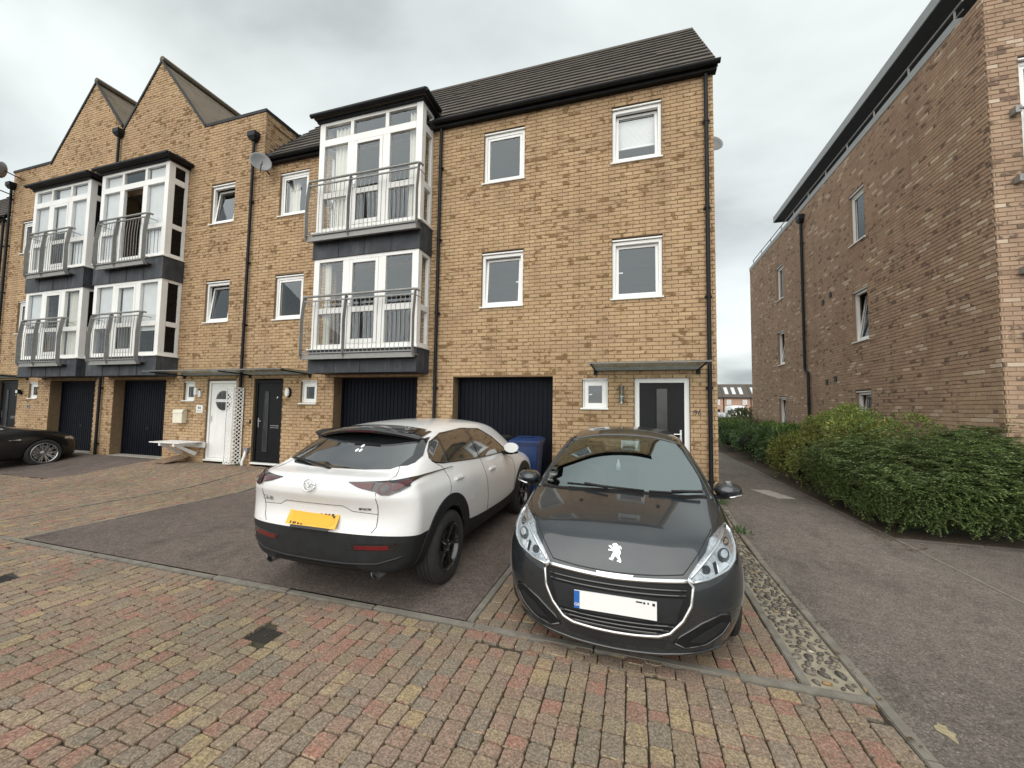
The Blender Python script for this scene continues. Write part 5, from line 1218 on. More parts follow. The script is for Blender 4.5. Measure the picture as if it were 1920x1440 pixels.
    mz.mesh('mirror_base', 'trim_black', MB().box(min(s_ * .88, s_ * 1.05), max(s_ * .88, s_ * 1.05), 2.555, 2.68, 1.062, 1.085), parent=mr, bevel=.01)
    # nose
    mz.patch('headlight', 'light_inner', [(.42, .76), (.60, .80), (.78, .80), (.80, .75), (.66, .72), (.45, .70)], 'front', .008, .03, mirror=mir)
mz.patch('grille', 'gloss_black', [(-.42, .74), (.42, .74), (.38, .48), (.25, .40), (-.25, .40), (-.38, .48)], 'front', .006, .05)
mz.patch('windscreen', 'glass_tint', [(-.66, 3.50), (-.36, 3.62), (0, 3.66), (.36, 3.62), (.66, 3.50), (.575, 2.95), (.30, 2.86), (0, 2.84), (-.30, 2.86), (-.575, 2.95)], 'top', .003, .06)
mz.line('panel_seam', 'ink', [(-.60, .805), (-.38, .82), (-.30, .862), (.30, .862), (.38, .82), (.60, .805)], 'rear', .0025, 0)
# plate in its hollow
mz.patch('plate_recess', 'paint_white', [(-.36, .835), (.36, .835), (.44, .665), (-.44, .665)], 'rear', .001, .04)
h, nn = mz.hit('rear', 0, .72); ta = math.atan2(h.y - mz.hit('rear', 0, .80)[0].y, .08)
def on_plate(x, z, d): return Vector((x, h.y - .012 - d + (z - .735) * .55, z))
pl = MB(); fbox(pl, on_plate, -.262, .262, .675, .790, -.006, .004); plate = mz.mesh('number_plate', 'plate_yellow', pl)
sm_ = [(-.22, .770), (-.12, .785), (.02, .775), (.14, .780), (.225, .760), (.235, .725), (.20, .690), (.10, .690), (.02, .700), (-.06, .688), (-.15, .692), (-.20, .70), (-.232, .735)]
mz.mesh('blanking_patch', 'plate_blanking', MB().add([on_plate(x, z, .0065) for x, z in sm_], [tuple(range(len(sm_)))]), parent=plate)  # added patch that blanks out the plate's characters
for x, w, z0, z1 in ((-.215, .012, .684, .700), (-.185, .020, .683, .697), (-.16, .008, .683, .702), (-.135, .022, .683, .694), (-.10, .020, .682, .691), (.07, .014, .772, .780), (.115, .020, .770, .782), (.15, .016, .768, .782), (.185, .022, .764, .782), (.205, .02, .752, .768)):
    q = MB(); fbox(q, on_plate, x, x + w, z0, z1, .0045, .0075); mz.mesh('character', 'ink', q, parent=plate)
q = MB(); fbox(q, on_plate, -.20, .20, .656, .676, -.004, .004); mz.mesh('dealer_strip', 'ink', q, parent=plate)
# oval emblem with its wing
h, nn = mz.hit('rear', 0, 1.02); bm_ = MB(); cz = 1.022
bm_.tube([(.060 * cos(a), h.y - .016 + (.048 * sin(a)) * .25, cz + .048 * sin(a)) for a in [i * pi / 16 for i in range(33)]], .006, 8); em = mz.mesh('emblem', 'chrome', bm_, smooth=True)
wg = [(-.054, .012), (-.034, .020), (-.016, .004), (0, -.014), (.016, .004), (.034, .020), (.054, .012)]
mz.mesh('emblem_wing', 'chrome', MB().tube([(x, h.y - .017 + z * .25, cz + z) for x, z in wg], .0055, 6), parent=em, smooth=True)
def rear_text(txt, size, x, z):
    hh, n_ = mz.hit('rear', x, z); o = letters(None, txt, size, Matrix.Translation((x, hh.y - .004, z)) @ Matrix.Rotation(math.atan2(mz.hit('rear', x + .05, z)[0].y - mz.hit('rear', x - .05, z)[0].y, .1), 4, 'Z') @ FACE, 'satin_chrome' if size > .03 else 'ink', 'badge_lettering', .003); mz.place(o)
rear_text('CX-30', .052, -.54, .862); rear_text('SKYACTIV', .024, .50, .845)
a_, b_ = mz.hit('rear', -.56, 1.165)[0], mz.hit('rear', -.10, 1.125)[0]
mz.mesh('rear_wiper', 'trim_black', MB().tube([b_ + Vector((.06, -.03, -.01)), b_ + Vector((0, -.03, .012)), (a_ + b_) / 2 + Vector((0, -.03, .02)), a_ + Vector((0, -.02, .01))], .012, 6), smooth=True)
hh, n_ = mz.hit('rear', .06, 1.27)
for k in range(3):
    an = pi / 2 + k * 2 * pi / 3; cx, cz_ = .06 + .024 * cos(an), 1.275 + .024 * sin(an)
    mz.patch('sticker', 'white_film', [(cx + .017 * cos(an + q), cz_ + .015 * sin(an + q)) for q in (0, 1.1, 2.2, 3.3, 4.4, 5.5)], 'rear', .006, .012, thick=.001)
# lower valance lines
mz.line('valance_ridge', 'cladding', [(-.80, .46), (-.60, .40), (-.30, .385), (.30, .385), (.60, .40), (.80, .46)], 'rear', .010, .0)
mz.patch('valance', 'trim_black', [(-.42, .372), (.42, .372), (.50, .30), (-.50, .30)], 'rear', .004, .05)

# --- hatchback: the parts
HL = [(.455, .612), (.515, .682), (.588, .750), (.622, .815), (.70, .848), (.765, .858), (.800, .815), (.800, .745), (.772, .688), (.715, .645), (.58, .602), (.480, .588)]
def inset(P, d):
    c = (sum(p[0] for p in P) / len(P), sum(p[1] for p in P) / len(P)); return [(p[0] + (c[0] - p[0]) * d, p[1] + (c[1] - p[1]) * d) for p in P]
for mir in (False, True):
    hl = pg.patch('headlight', 'light_inner', HL, 'front', .002, .02, mirror=mir)
    pg.line('chrome_edge', 'chrome', [HL[0], HL[11], HL[10], HL[9], HL[8], HL[7], HL[6], HL[5]], 'front', .011, .004, parent=hl, mirror=mir, step=.02)
    pg.line('chrome_edge', 'chrome', [(.47, .612), (.56, .690), (.635, .755), (.69, .80), (.765, .85)], 'front', .010, .006, parent=hl, mirror=mir, step=.02)
    for c, r, mt, of in (((.572, .655), .038, 'chrome', .006), ((.572, .656), .027, 'gloss_black', .011), ((.70, .725), .042, 'gloss_black', .006), ((.702, .732), .024, 'chrome', .012), ((.735, .79), .022, 'gloss_black', .006), ((.735, .79), .013, 'chrome', .010)):
        pg.patch('lamp', mt, [(c[0] + r * cos(a), c[1] + r * .92 * sin(a)) for a in [i * pi / 8 for i in range(16)]], 'front', of, .012, parent=hl, mirror=mir)
    pg.patch('lamp_divider', 'trim_black', [(.635, .625), (.652, .628), (.640, .70), (.622, .69)], 'front', .006, .015, parent=hl, mirror=mir)
    pg.patch('lamp_reflector', 'chrome', [(.655, .635), (.735, .672), (.70, .69), (.652, .68)], 'front', .007, .015, parent=hl, mirror=mir)
    pg.patch('lens', 'lamp_glass', HL, 'front', .022, .03, parent=hl, mirror=mir, thick=.02)
    FG = [(.365, .225), (.405, .268), (.535, .345), (.66, .388), (.722, .375), (.728, .32), (.67, .255), (.56, .205), (.43, .192)]
    fg = pg.patch('fog_recess', 'trim_black', FG, 'front', .004, .03, mirror=mir)
    pg.patch('fog_fin', 'cladding', inset([(.45, .235), (.56, .30), (.67, .345), (.70, .325), (.62, .265), (.53, .225)], .05), 'front', .014, .03, parent=fg, mirror=mir)
    pg.line('fog_trim', 'gloss_black', FG + FG[:1], 'front', .008, .002, parent=fg, mirror=mir)
    pg.line('bonnet_seam', 'ink', [(.43, .632), (.52, .725), (.60, .815), (.65, .852)], 'front', .0035, 0, mirror=mir, step=.02)
    pg.line('bonnet_seam', 'ink', [(.70, 3.42), (.752, 3.25), (.765, 3.05)], 'top', .0035, 0, mirror=mir)
    SWp = [(.62, 1.04), (.72, 1.24), (1.0, 1.355), (1.5, 1.385), (2.0, 1.36), (2.32, 1.22), (2.64, 1.02), (2.66, .97), (1.6, .985), (.80, 1.015)]
    pg.patch('side_window', 'glass_tint', SWp, 'right', .004, .05, mirror=mir); pg.line('window_trim', 'gloss_black', SWp + SWp[:1], 'right', .009, 0, mirror=mir)
    pg.line('windscreen_trim', 'gloss_black', [(.735, 3.02), (.70, 2.86), (.655, 2.70), (.60, 2.52), (.555, 2.36)], 'top', .017, .0, mirror=mir)
    for pts in ([(1.62, .97), (1.66, .6), (1.62, .35)], [(2.62, .95), (2.66, .60), (2.60, .35)]): pg.line('panel_seam', 'ink', pts, 'right', .003, 0, mirror=mir)
    hh, _n = pg.hit('right', 1.85, .84); s_ = -1 if mir else 1
    pg.mesh('door_handle', 'paint_grey', MB().box(min(s_ * (hh.x - .01), s_ * (hh.x + .03)), max(s_ * (hh.x - .01), s_ * (hh.x + .03)), 1.75, 1.95, .83, .86), bevel=.01)
    arch(pg, 3.173, .337, .362, .305, 'paint_grey', off=.006) if not mir else None; arch(pg, .635, .337, .362, .305, 'paint_grey', off=.006) if not mir else None
    pg.patch('tail_light', 'red_lens', [(.52, .98), (.80, .96), (.80, .80), (.66, .80), (.56, .88)], 'rear', .006, .03, mirror=mir)
    m = MB(); R_ = 10; K = 14
    for i in range(R_ + 1):
        t = i / R_; yy = 2.70 + .15 * t; q = max(.02, math.sqrt(max(0, 1 - t ** 2.4)))
        for k in range(K):
            a = 2 * pi * k / K; m.v.append((s_ * (.915 + .115 * q * cos(a) - .02 * t), yy, 1.005 + .070 * q * sin(a) - .02 * (1 - abs(cos(a))) * (sin(a) < 0)))
    for i in range(R_):
        for k in range(K): a = i * K + k; b = i * K + (k + 1) % K; m.f.append((a, b, b + K, a + K))
    m.f.append(tuple(range(K))); mr = pg.mesh('wing_mirror', 'paint_grey', m, smooth=True, angle=50)
    pg.mesh('indicator_strip', 'satin_chrome', MB().tube([(s_ * .83, 2.79, .962), (s_ * .92, 2.835, .958), (s_ * 1.0, 2.80, .975), (s_ * 1.02, 2.75, .985)], .010, 6), parent=mr, smooth=True)
    pg.mesh('mirror_foot', 'trim_black', MB().box(min(s_ * .78, s_ * .90), max(s_ * .78, s_ * .90), 2.72, 2.80, .930, .960), parent=mr, bevel=.01)
    pg.mesh('washer_nozzle', 'ink', MB().box(s_ * .30 - .012, s_ * .30 + .012, 3.325, 3.35, pg.hit('top', s_ * .30, 3.33)[0].z - .002, pg.hit('top', s_ * .30, 3.33)[0].z + .008))
GR = [(.485, .565), (.448, .602), (.25, .598), (0, .592), (-.25, .598), (-.448, .602), (-.485, .565), (-.470, .458), (-.42, .366), (-.34, .285), (-.27, .262), (-.13, .255), (0, .253), (.13, .255), (.27, .262), (.34, .285), (.42, .366), (.470, .458)]
gr = pg.patch('grille', 'trim_black', GR, 'front', .003, .03)
pg.line('grille_surround', 'satin_chrome', GR + GR[:1], 'front', .0125, .006, parent=gr, n=8, step=.02)
pg.line('grille_surround', 'satin_chrome', [(.448, .594), (.25, .590), (0, .584), (-.25, .590), (-.448, .594)], 'front', .014, .006, parent=gr, n=8, step=.02)
for z, x in ((.545, .44), (.515, .435), (.33, .36), (.305, .33), (.282, .29)): pg.line('grille_bar', 'gloss_black', [(-x, z), (0, z), (x, z)], 'front', .009, .006, parent=gr)
pg.patch('grille_panel', 'cladding', [(-.42, .50), (.42, .50), (.375, .35), (-.375, .35)], 'front', .010, .05, parent=gr)
pg.patch('grille_badge', 'chrome', [(-.12, .612), (.12, .612), (.10, .588), (-.10, .588)], 'front', .016, .03, parent=gr)
pg.patch('lower_grille', 'ink', [(-.33, .238), (.33, .238), (.30, .190), (-.30, .190)], 'front', .004, .04)
pg.line('splitter', 'gloss_black', [(-.70, .175), (-.50, .160), (-.25, .150), (0, .147), (.25, .150), (.50, .160), (.70, .175)], 'front', .010, .002)
pg.line('bonnet_seam', 'ink', [(-.43, .632), (-.25, .622), (0, .618), (.25, .622), (.43, .632)], 'front', .004, 0, step=.02)
yb = max(pg.hit('front', x, .43)[0].y for x in (-.26, 0, .26)) + .012
def on_front_plate(x, z, d): return Vector((-x, yb + d, z))
pl = MB(); fbox(pl, on_front_plate, -.262, .262, .372, .486, -.006, .004); plate = pg.mesh('number_plate', 'plate_white', pl)
q = MB(); fbox(q, on_front_plate, -.2615, -.225, .3725, .4855, .0042, .006); pg.mesh('blue_band', 'plate_blue', q, parent=plate)
o = letters(None, 'GB', .026, Matrix.Translation((.243, yb + .008, .398)) @ Matrix(((-1, 0, 0, 0), (0, 0, 1, 0), (0, 1, 0, 0), (0, 0, 0, 1))), 'plate_white', 'country_letters', .001); pg.place(o, plate)
for x, w, z0, z1 in ((.135, .040, .468, .476), (.180, .012, .464, .476), (.205, .010, .466, .476), (.235, .016, .460, .476)): q = MB(); fbox(q, on_front_plate, x, x + w, z0, z1, .0042, .006); pg.mesh('character', 'ink', q, parent=plate)
# rampant emblem on the bonnet nose
LION = [(640, 290), (700, 262), (780, 232), (860, 248), (930, 300), (960, 345), (990, 330), (1030, 318), (1075, 345), (1118, 410), (1110, 460), (1080, 420), (1040, 355), (1015, 360), (1040, 470), (1075, 560), (1070, 630), (1010, 690), (1050, 790), (1110, 910), (1085, 985), (990, 960), (895, 945), (915, 905), (990, 880), (960, 850), (870, 770), (830, 730), (760, 800), (700, 880), (700, 925), (600, 910), (500, 885), (520, 845), (600, 830), (620, 770), (660, 670), (720, 590), (680, 545), (560, 545), (440, 540), (460, 490), (560, 490), (640, 470), (580, 440), (500, 400), (455, 365), (520, 340), (600, 355), (690, 425), (740, 420), (700, 385), (730, 330), (650, 325)]
S_ = .098 / 750
pg.patch('emblem', 'chrome', [(-(x - 800) * S_, .722 - (y - 610) * S_) for x, y in LION][::-1], 'front', .007, .006, thick=.007)
for pts in (((.46, 3.06), (.30, 3.10), (.10, 3.135), (-.20, 3.15)), ((-.24, 3.145), (-.42, 3.10), (-.66, 2.99))):
    P = [pg.hit('top', *p)[0] + Vector((0, .01, .022)) for p in pts]; w = pg.mesh('wiper', 'trim_black', MB().tube(P, .010, 6), smooth=True); k = (P[1] + P[0]) / 2
    pg.mesh('wiper_arm', 'trim_black', MB().tube([P[1] + Vector((0, 0, .012)), P[2] + Vector((0, .05, .004))], .012, 6), parent=w)
pg.patch('scuttle_panel', 'trim_black', [(-.70, 3.00), (-.50, 3.07), (-.25, 3.125), (0, 3.14), (.25, 3.125), (.50, 3.07), (.70, 3.00), (.70, 3.04), (.50, 3.115), (.25, 3.165), (0, 3.18), (-.25, 3.165), (-.50, 3.115), (-.70, 3.04)], 'top', .004, .04)
pg.line('windscreen_trim', 'gloss_black', [(-.55, 2.345), (-.3, 2.35), (0, 2.36), (.3, 2.35), (.55, 2.345)], 'top', .014, .0)
# cabin
cab = MB(); cab.add([(-.76, 2.78, .86), (.76, 2.78, .86), (.74, 3.03, .89), (-.74, 3.03, .89), (-.74, 2.55, .80), (.74, 2.55, .80), (.74, 2.50, .45), (-.74, 2.50, .45)], [(0, 1, 2, 3), (4, 5, 1, 0), (7, 6, 5, 4)]); pg.mesh('dashboard', 'car_interior', cab, smooth=False)
fl_ = MB(); fl_.box(-.74, .74, .45, 2.9, .22, .30); fl_.box(-.79, -.74, .45, 2.9, .30, .92); fl_.box(.74, .79, .45, 2.9, .30, .92); pg.mesh('cabin_floor', 'car_interior', fl_)
pg.mesh('headlining', 'car_light_trim', MB().box(-.50, .50, .75, 2.2, 1.385, 1.395))
def seat(x, y, w=.25):
    m = MB(); m.box(x - w, x + w, y, y + .50, .42, .56); m.add([(x - w, y - .02, .50), (x + w, y - .02, .50), (x + w * .82, y - .22, 1.08), (x - w * .82, y - .22, 1.08), (x - w, y + .10, .50), (x + w, y + .10, .50), (x + w * .78, y - .12, 1.08), (x - w * .78, y - .12, 1.08)], [(0, 3, 2, 1), (4, 5, 6, 7), (0, 1, 5, 4), (1, 2, 6, 5), (2, 3, 7, 6), (3, 0, 4, 7)])
    s_ = pg.mesh('seat', 'car_seat', m, bevel=.04); pg.mesh('head_rest', 'car_seat', MB().box(x - .12, x + .12, y - .26, y - .16, 1.12, 1.30), parent=s_, bevel=.035)
seat(.36, 1.75); seat(-.36, 1.75); m = MB(); m.box(-.62, .62, .75, 1.15, .42, .56); m.box(-.62, .62, .62, .74, .5, 1.05); pg.mesh('rear_bench', 'car_seat', m, bevel=.03)
st_ = MB().tube([(.36 + .18 * cos(a), 2.42 - .10 * sin(a) * .9, .93 + .165 * sin(a)) for a in [i * pi / 14 for i in range(29)]], .016, 8); sw_ = pg.mesh('steering_wheel', 'car_interior', st_, smooth=True)
pg.mesh('wheel_boss', 'car_interior', MB().box(.27, .45, 2.42, 2.47, .88, .98), parent=sw_, bevel=.02)
rm = pg.mesh('rear_view_mirror', 'car_interior', MB().box(-.12, .12, 2.40, 2.43, 1.24, 1.30), bevel=.015)
af = pg.mesh('air_freshener', 'white_film', MB().lathe([(0, .0), (.020, .0), (.022, .06), (.012, .08), (.008, .11), (0, .11)], 10, 'z', (.04, 2.46, 1.08)), smooth=True); pg.mesh('cord', 'ink', MB().tube([(.04, 2.46, 1.19), (.03, 2.43, 1.25)], .002, 4), parent=af)

# --- black saloon at the far left
JG = dict(L=4.96, st=[
 (.20, [(.66, .28), (.82, .32), (.90, .55), (.905, .72), (.88, .88), (.84, .97), (.80, 1.0), (.72, 1.01)], (.36, 1.03, -.06), (1.035, -.08)),
 (.62, [(.70, .24), (.86, .27), (.93, .52), (.94, .72), (.92, .88), (.86, .98), (.80, 1.01), (.72, 1.03)], (.36, 1.05, 0), (1.06, 0)),
 (1.05, [(.70, .22), (.86, .25), (.935, .52), (.94, .74), (.925, .89), (.865, .985), (.79, 1.09), (.67, 1.18)], (.34, 1.21, 0), (1.22, 0)),
 (1.65, [(.70, .21), (.86, .24), (.92, .42), (.93, .66), (.93, .86), (.87, .965), (.77, 1.22), (.60, 1.40)], (.32, 1.43, 0), (1.44, 0)),
 (2.30, [(.70, .21), (.86, .24), (.92, .42), (.925, .64), (.93, .84), (.87, .95), (.77, 1.23), (.60, 1.42)], (.32, 1.455, 0), (1.465, 0)),
 (2.75, [(.70, .21), (.86, .24), (.92, .42), (.925, .64), (.93, .83), (.87, .94), (.78, 1.19), (.59, 1.37)], (.32, 1.41, 0), (1.42, 0)),
 (3.15, [(.70, .21), (.86, .24), (.92, .43), (.93, .65), (.93, .83), (.87, .935), (.81, 1.06), (.68, 1.17)], (.34, 1.21, .04), (1.22, .06)),
 (3.55, [(.70, .21), (.86, .25), (.93, .48), (.94, .68), (.925, .83), (.87, .92), (.83, .95), (.75, .97)], (.38, 1.01, .06), (1.02, .10)),
 (4.05, [(.70, .21), (.86, .25), (.93, .50), (.94, .68), (.91, .81), (.85, .885), (.80, .91), (.70, .93)], (.36, .955, .05), (.965, .07)),
 (4.62, [(.62, .20), (.80, .23), (.86, .42), (.865, .58), (.82, .70), (.74, .77), (.68, .795), (.58, .815)], (.32, .83, .05), (.84, .08))],
 rear=[(.08, .28, .05, .28), (.03, .34, .0, .34), (.02, .56, -.01, .56), (.03, .74, .0, .74), (.03, .88, .0, .88), (.05, .96, .02, .96), (.09, 1.0, .06, 1.0)],
 front=[(4.84, .19, 4.90, .18), (4.88, .24, 4.93, .23), (4.90, .42, 4.96, .42), (4.88, .56, 4.95, .56), (4.84, .67, 4.91, .68), (4.78, .74, 4.86, .75), (4.73, .78, 4.80, .79)],
 crease_rows=[(0, 8, 5, .5), (2, 7, 7, .3)], crease_top=[(1, .4), (7, .4)], arches=[(1.15, .37, .94), (4.06, .37, .94)], arch_z=.345, capx=.62)
JX, JY = -15.70, 2.42; JZ = gz(JX, 6.0) - .02
jg = Car('black_saloon', 'black saloon car with silver multi-spoke wheel at the left edge', JG, (JX, JY, JZ), -.02)
jg.sub('body', 'paint_black', lambda t, k: t[0] != 'well'); jg.sub('wheel_well', 'trim_black', lambda t, k: t[0] == 'well')
for x in (-.83, .83):
    for y in (1.15, 4.06): jg.wheel(x, y, .345, .255, .235, 'rim_silver', 10, twin=True)
for mir in (False, True):
    SWj = [(.95, 1.0), (1.25, 1.17), (1.7, 1.35), (2.3, 1.375), (2.8, 1.30), (3.2, 1.09), (3.35, .975), (2.2, .975)]
    jg.patch('side_window', 'glass_tint', SWj, 'right', .004, .06, mirror=mir); jg.line('window_trim', 'chrome', SWj + SWj[:1], 'right', .007, .002, mirror=mir)
    jg.patch('headlight', 'light_inner', [(.50, .70), (.64, .745), (.80, .735), (.835, .69), (.72, .655), (.55, .655)], 'front', .008, .02, mirror=mir)
    jg.patch('headlight_glass', 'chrome', [(4.50, .72), (4.62, .725), (4.68, .70), (4.60, .69)], 'right', .008, .02, mirror=mir)
    jg.patch('side_vent', 'chrome', [(3.42, .715), (3.62, .722), (3.62, .705), (3.42, .700)], 'right', .006, .03, mirror=mir)
    for pts in ([(2.25, .95), (2.30, .6), (2.25, .35)], [(3.36, .92), (3.48, .62), (3.40, .35)]): jg.line('panel_seam', 'ink', pts, 'right', .003, 0, mirror=mir)
    s_ = -1 if mir else 1
    jg.mesh('wing_mirror', 'paint_black', MB().box(min(s_ * .88, s_ * 1.08), max(s_ * .88, s_ * 1.08), 3.08, 3.20, .96, 1.09), bevel=.03)
    arch(jg, 4.06, .372, .395, .345, 'paint_black', off=.008) if not mir else None
jg.patch('windscreen', 'glass_tint', [(-.70, 3.42), (-.36, 3.56), (0, 3.60), (.36, 3.56), (.70, 3.42), (.58, 2.85), (0, 2.76), (-.58, 2.85)], 'top', .004, .06)
jg.patch('grille', 'ink', [(-.42, .66), (.42, .66), (.38, .40), (-.38, .40)], 'front', .006, .05)
plain('roof_soffit', (.085, .095, .108), .6, var=.1, spec=.3); plain('roof_fascia', (.27, .285, .285), .5, metal=.1, var=.12)
# ------------------------------------------------------------------ apartment block on the right
RX, RY0, RY1, RTOP = 5.707, 8.41, 22.6, 8.85
rb = thing('apartment_block', 'brown multi-stock brick apartment block with overhanging flat roof', 'apartment block', (9, 15, 0))
def rside(u, z, d): return Vector((RX - d, u, z))              # u = world y
def rfront(u, z, d): return Vector((u, RY0 - d, z))
RW = [(12.17, 12.92, 6.25, 7.68, .2), (12.17, 12.92, 3.60, 5.0, .2), (12.17, 12.92, .95, 2.32, .2), (18.03, 18.78, 6.25, 7.68, .2), (18.03, 18.78, 3.60, 5.0, .2), (18.03, 18.78, .95, 2.32, .2)]
m = MB(); holed_plane(m, rside, RY0, RY1, 0, RTOP, RW); m.quad((RX, RY1, 0), (16, RY1, 0), (16, RY1, RTOP), (RX, RY1, RTOP)); wl = m.build('wall', 'mortar_brown', rb)
brick_skin(wl, rside, lambda z: [(RY0, RY1)], .02, RTOP, RW, 'brick_brown', 300, 31, hidden=lambda u, z: z < 2.0)
RFW = [(6.10, 7.4, 5.35, 7.66, .2), (6.10, 7.4, 2.7, 5.0, .2)]
m = MB(); holed_plane(m, rfront, RX, 14, 0, RTOP + .9, RFW); wf = m.build('front_wall', 'mortar_brown', rb)
brick_skin(wf, rfront, lambda z: [(RX, 14)], .02, RTOP + .9, RFW, 'brick_brown', 120, 33)
MB().quad((RX, RY0, RTOP), (RX, 11, RTOP), (RX, 11, RTOP + .9), (RX, RY0, RTOP + .9)).build('parapet_return', 'mortar_brown', rb) if False else None
for a in RW:
    window(rb, rside, *a[:4], tilt=(9 if a[2] < 6 and a[2] > 3 else 6 if a[2] < 3 else 0), inset=.07)
window(rb, rfront, *RFW[0][:4], inset=.07); window(rb, rfront, *RFW[1][:4], inset=.07)
for zf, zt in ((5.55, 6.70), (3.0, 4.05)):
    g_ = MB(); g_.tube([(6.0, RY0 - .12, zt), (7.5, RY0 - .12, zt)], .025, 8); g = g_.build('juliet_rail', 'galvanised', rb, smooth=True, angle=50)
    MB().tube([(6.0, RY0 - .12, zf), (7.5, RY0 - .12, zf)], .025, 8).build('rail', 'galvanised', g, smooth=True, angle=50)
    for x in (6.0, 7.5):
        for z in (zf, zt): MB().box(x - .05, x + .03, RY0 - .13, RY0 - .012, z - .06, z + .05).build('wall_fixing', 'galvanised', g)
    for i in range(12): x = 6.06 + .125 * i; MB().tube([(x, RY0 - .12, zf), (x, RY0 - .12, zt)], .008, 6, caps=False).build('baluster', 'galvanised', g)
MB().box(RX + .25, 15.9, RY0 + .3, RY1 - .2, RTOP - .35, RTOP - .25).build('terrace_slab', 'concrete', rb)
MB().box(RX - .02, RX + .26, 9.0, RY1 + .03, RTOP, RTOP + .17).build('coping', 'roof_fascia', rb)
# set-back storey and wide flat roof
MB().box(RX + 2.9, 15, 9.3, RY1 - .3, RTOP - .2, 11.2).build('upper_storey', 'lead', rb)
rf = MB().box(RX + 1.04, 15.5, 8.0, RY1 - .3, 11.20, 11.36).build('flat_roof', 'roof_soffit', rb); MB().box(RX + 1.0, RX + 1.038, 8.0, RY1 - .28, 11.14, 11.42).build('fascia', 'roof_fascia', rf); MB().box(RX + 1.039, 15.5, RY1 - .3, RY1 - .26, 11.14, 11.42).build('fascia', 'roof_fascia', rf)
# terrace railing
rl = MB(); rl.tube([(RX + .12, 9.0, RTOP + .50), (RX + .12, RY1 - .1, RTOP + .50)], .018, 8); rail = rl.build('terrace_railing', 'galvanised', rb, smooth=True, angle=50)
MB().tube([(RX + .12, 9.0, RTOP + .32), (RX + .12, RY1 - .1, RTOP + .32)], .012, 6).build('rail', 'galvanised', rail)
for i in range(11): y = 9.2 + i * 1.32; MB().box(RX + .108, RX + .132, y - .012, y + .012, RTOP + .17, RTOP + .50).build('rail_post', 'galvanised', rail)
def rpipe():
    y, x = 15.95, RX - .075; p = MB().tube([(x, y, 3.2), (x, y, 8.35)], .045, 12).build('downpipe', 'black_plastic', rb, smooth=True, angle=40)
    MB().tube([(x, y, 3.22), (x, y - .05, 3.12), (x, y - .22, 3.05), (x, y - .25, 2.95), (x, y - .25, .1)], .045, 12).build('pipe_offset', 'black_plastic', p, smooth=True, angle=40)
    MB().add([(x - .06, y - .08, 8.35), (x + .06, y - .08, 8.35), (x + .06, y + .08, 8.35), (x - .06, y + .08, 8.35), (x - .11, y - .14, 8.46), (x + .07, y - .14, 8.46), (x + .07, y + .14, 8.46), (x - .11, y + .14, 8.46), (x - .11, y - .14, 8.62), (x + .07, y - .14, 8.62), (x + .07, y + .14, 8.62), (x - .11, y + .14, 8.62)], [(3, 2, 1, 0), (0, 1, 5, 4), (1, 2, 6, 5), (2, 3, 7, 6), (3, 0, 4, 7), (4, 5, 9, 8), (5, 6, 10, 9), (6, 7, 11, 10), (7, 4, 8, 11), (8, 9, 10, 11)]).build('hopper_head', 'black_plastic', p)
    for z in (2.0, 4.4, 6.2, 7.6): yy = y if z > 3 else y - .25; MB().tube([(x, yy, z - .025), (x, yy, z + .025)], .055, 12).build('pipe_clip', 'black_plastic', p)
rpipe()
for y, z in ((14.6, 5.15), (14.1, 5.25), (14.5, 2.65), (13.95, 2.7)): MB().box(RX - .03, RX - .012, y - .07, y + .07, z - .07, z + .09).build('air_vent', 'cladding', rb)
MB().box(RX + .06, 15, RY0 + .2, RY1 - .2, 2.5, 2.6).box(RX + .06, 15, RY0 + .2, RY1 - .2, 5.15, 5.25).build('floor_slab', 'room_plaster', rb); MB().box(RX + 2.5, RX + 2.6, RY0 + .2, RY1 - .2, .1, 8.4).build('inner_wall', 'room_plaster', rb)

# ------------------------------------------------------------------ planting
def leaf_mat(name, tones, rough=.5, spec=.4):
    m, nt, N, L, b = nodes(name); rnd = piece_random(N, L); c = ramp(N, L, rnd, [((i + .5) / len(tones), t) for i, t in enumerate(tones)]).outputs[0]
    n = noise(N, L, 2.2, 3, .5, pos(N)); r = ramp(N, L, n.outputs['Fac'], [(.3, .72), (.7, 1.25)]); c = mixc(N, L, 1.0, c, r.outputs[0], 'MULTIPLY')
    L.new(c, b.inputs['Base Color']); b.inputs['Roughness'].default_value = rough; b.inputs['Specular IOR Level'].default_value = spec
    tr = N.new('ShaderNodeBsdfTranslucent'); L.new(c, tr.inputs[0]); mx = N.new('ShaderNodeMixShader'); mx.inputs[0].default_value = .22
    o = N['Material Output']; L.new(b.outputs[0], mx.inputs[1]); L.new(tr.outputs[0], mx.inputs[2]); L.new(mx.outputs[0], o.inputs[0])
leaf_mat('leaf_laurel', [(.068, .125, .038), (.085, .155, .045), (.055, .105, .032), (.11, .185, .055)], .32, .6)
leaf_mat('leaf_lime', [(.12, .20, .035), (.16, .24, .045), (.09, .16, .03), (.20, .27, .06)], .42)
leaf_mat('leaf_golden', [(.19, .225, .050), (.14, .18, .042), (.27, .275, .07), (.10, .14, .036), (.32, .29, .085), (.16, .20, .046)], .45)
leaf_mat('leaf_coto', [(.115, .172, .058), (.135, .195, .066), (.16, .225, .078), (.085, .130, .046), (.20, .25, .095)], .42)
leaf_mat('leaf_dry', [(.11, .115, .045), (.07, .095, .035), (.15, .145, .06), (.055, .085, .03)], .6)
plain('twig', (.075, .052, .034), .9, var=.3, scale=20)
plain('shrub_core', (.012, .017, .008), 1.0, var=.3, scale=5)  # near-black colour stands for the shade inside the foliage
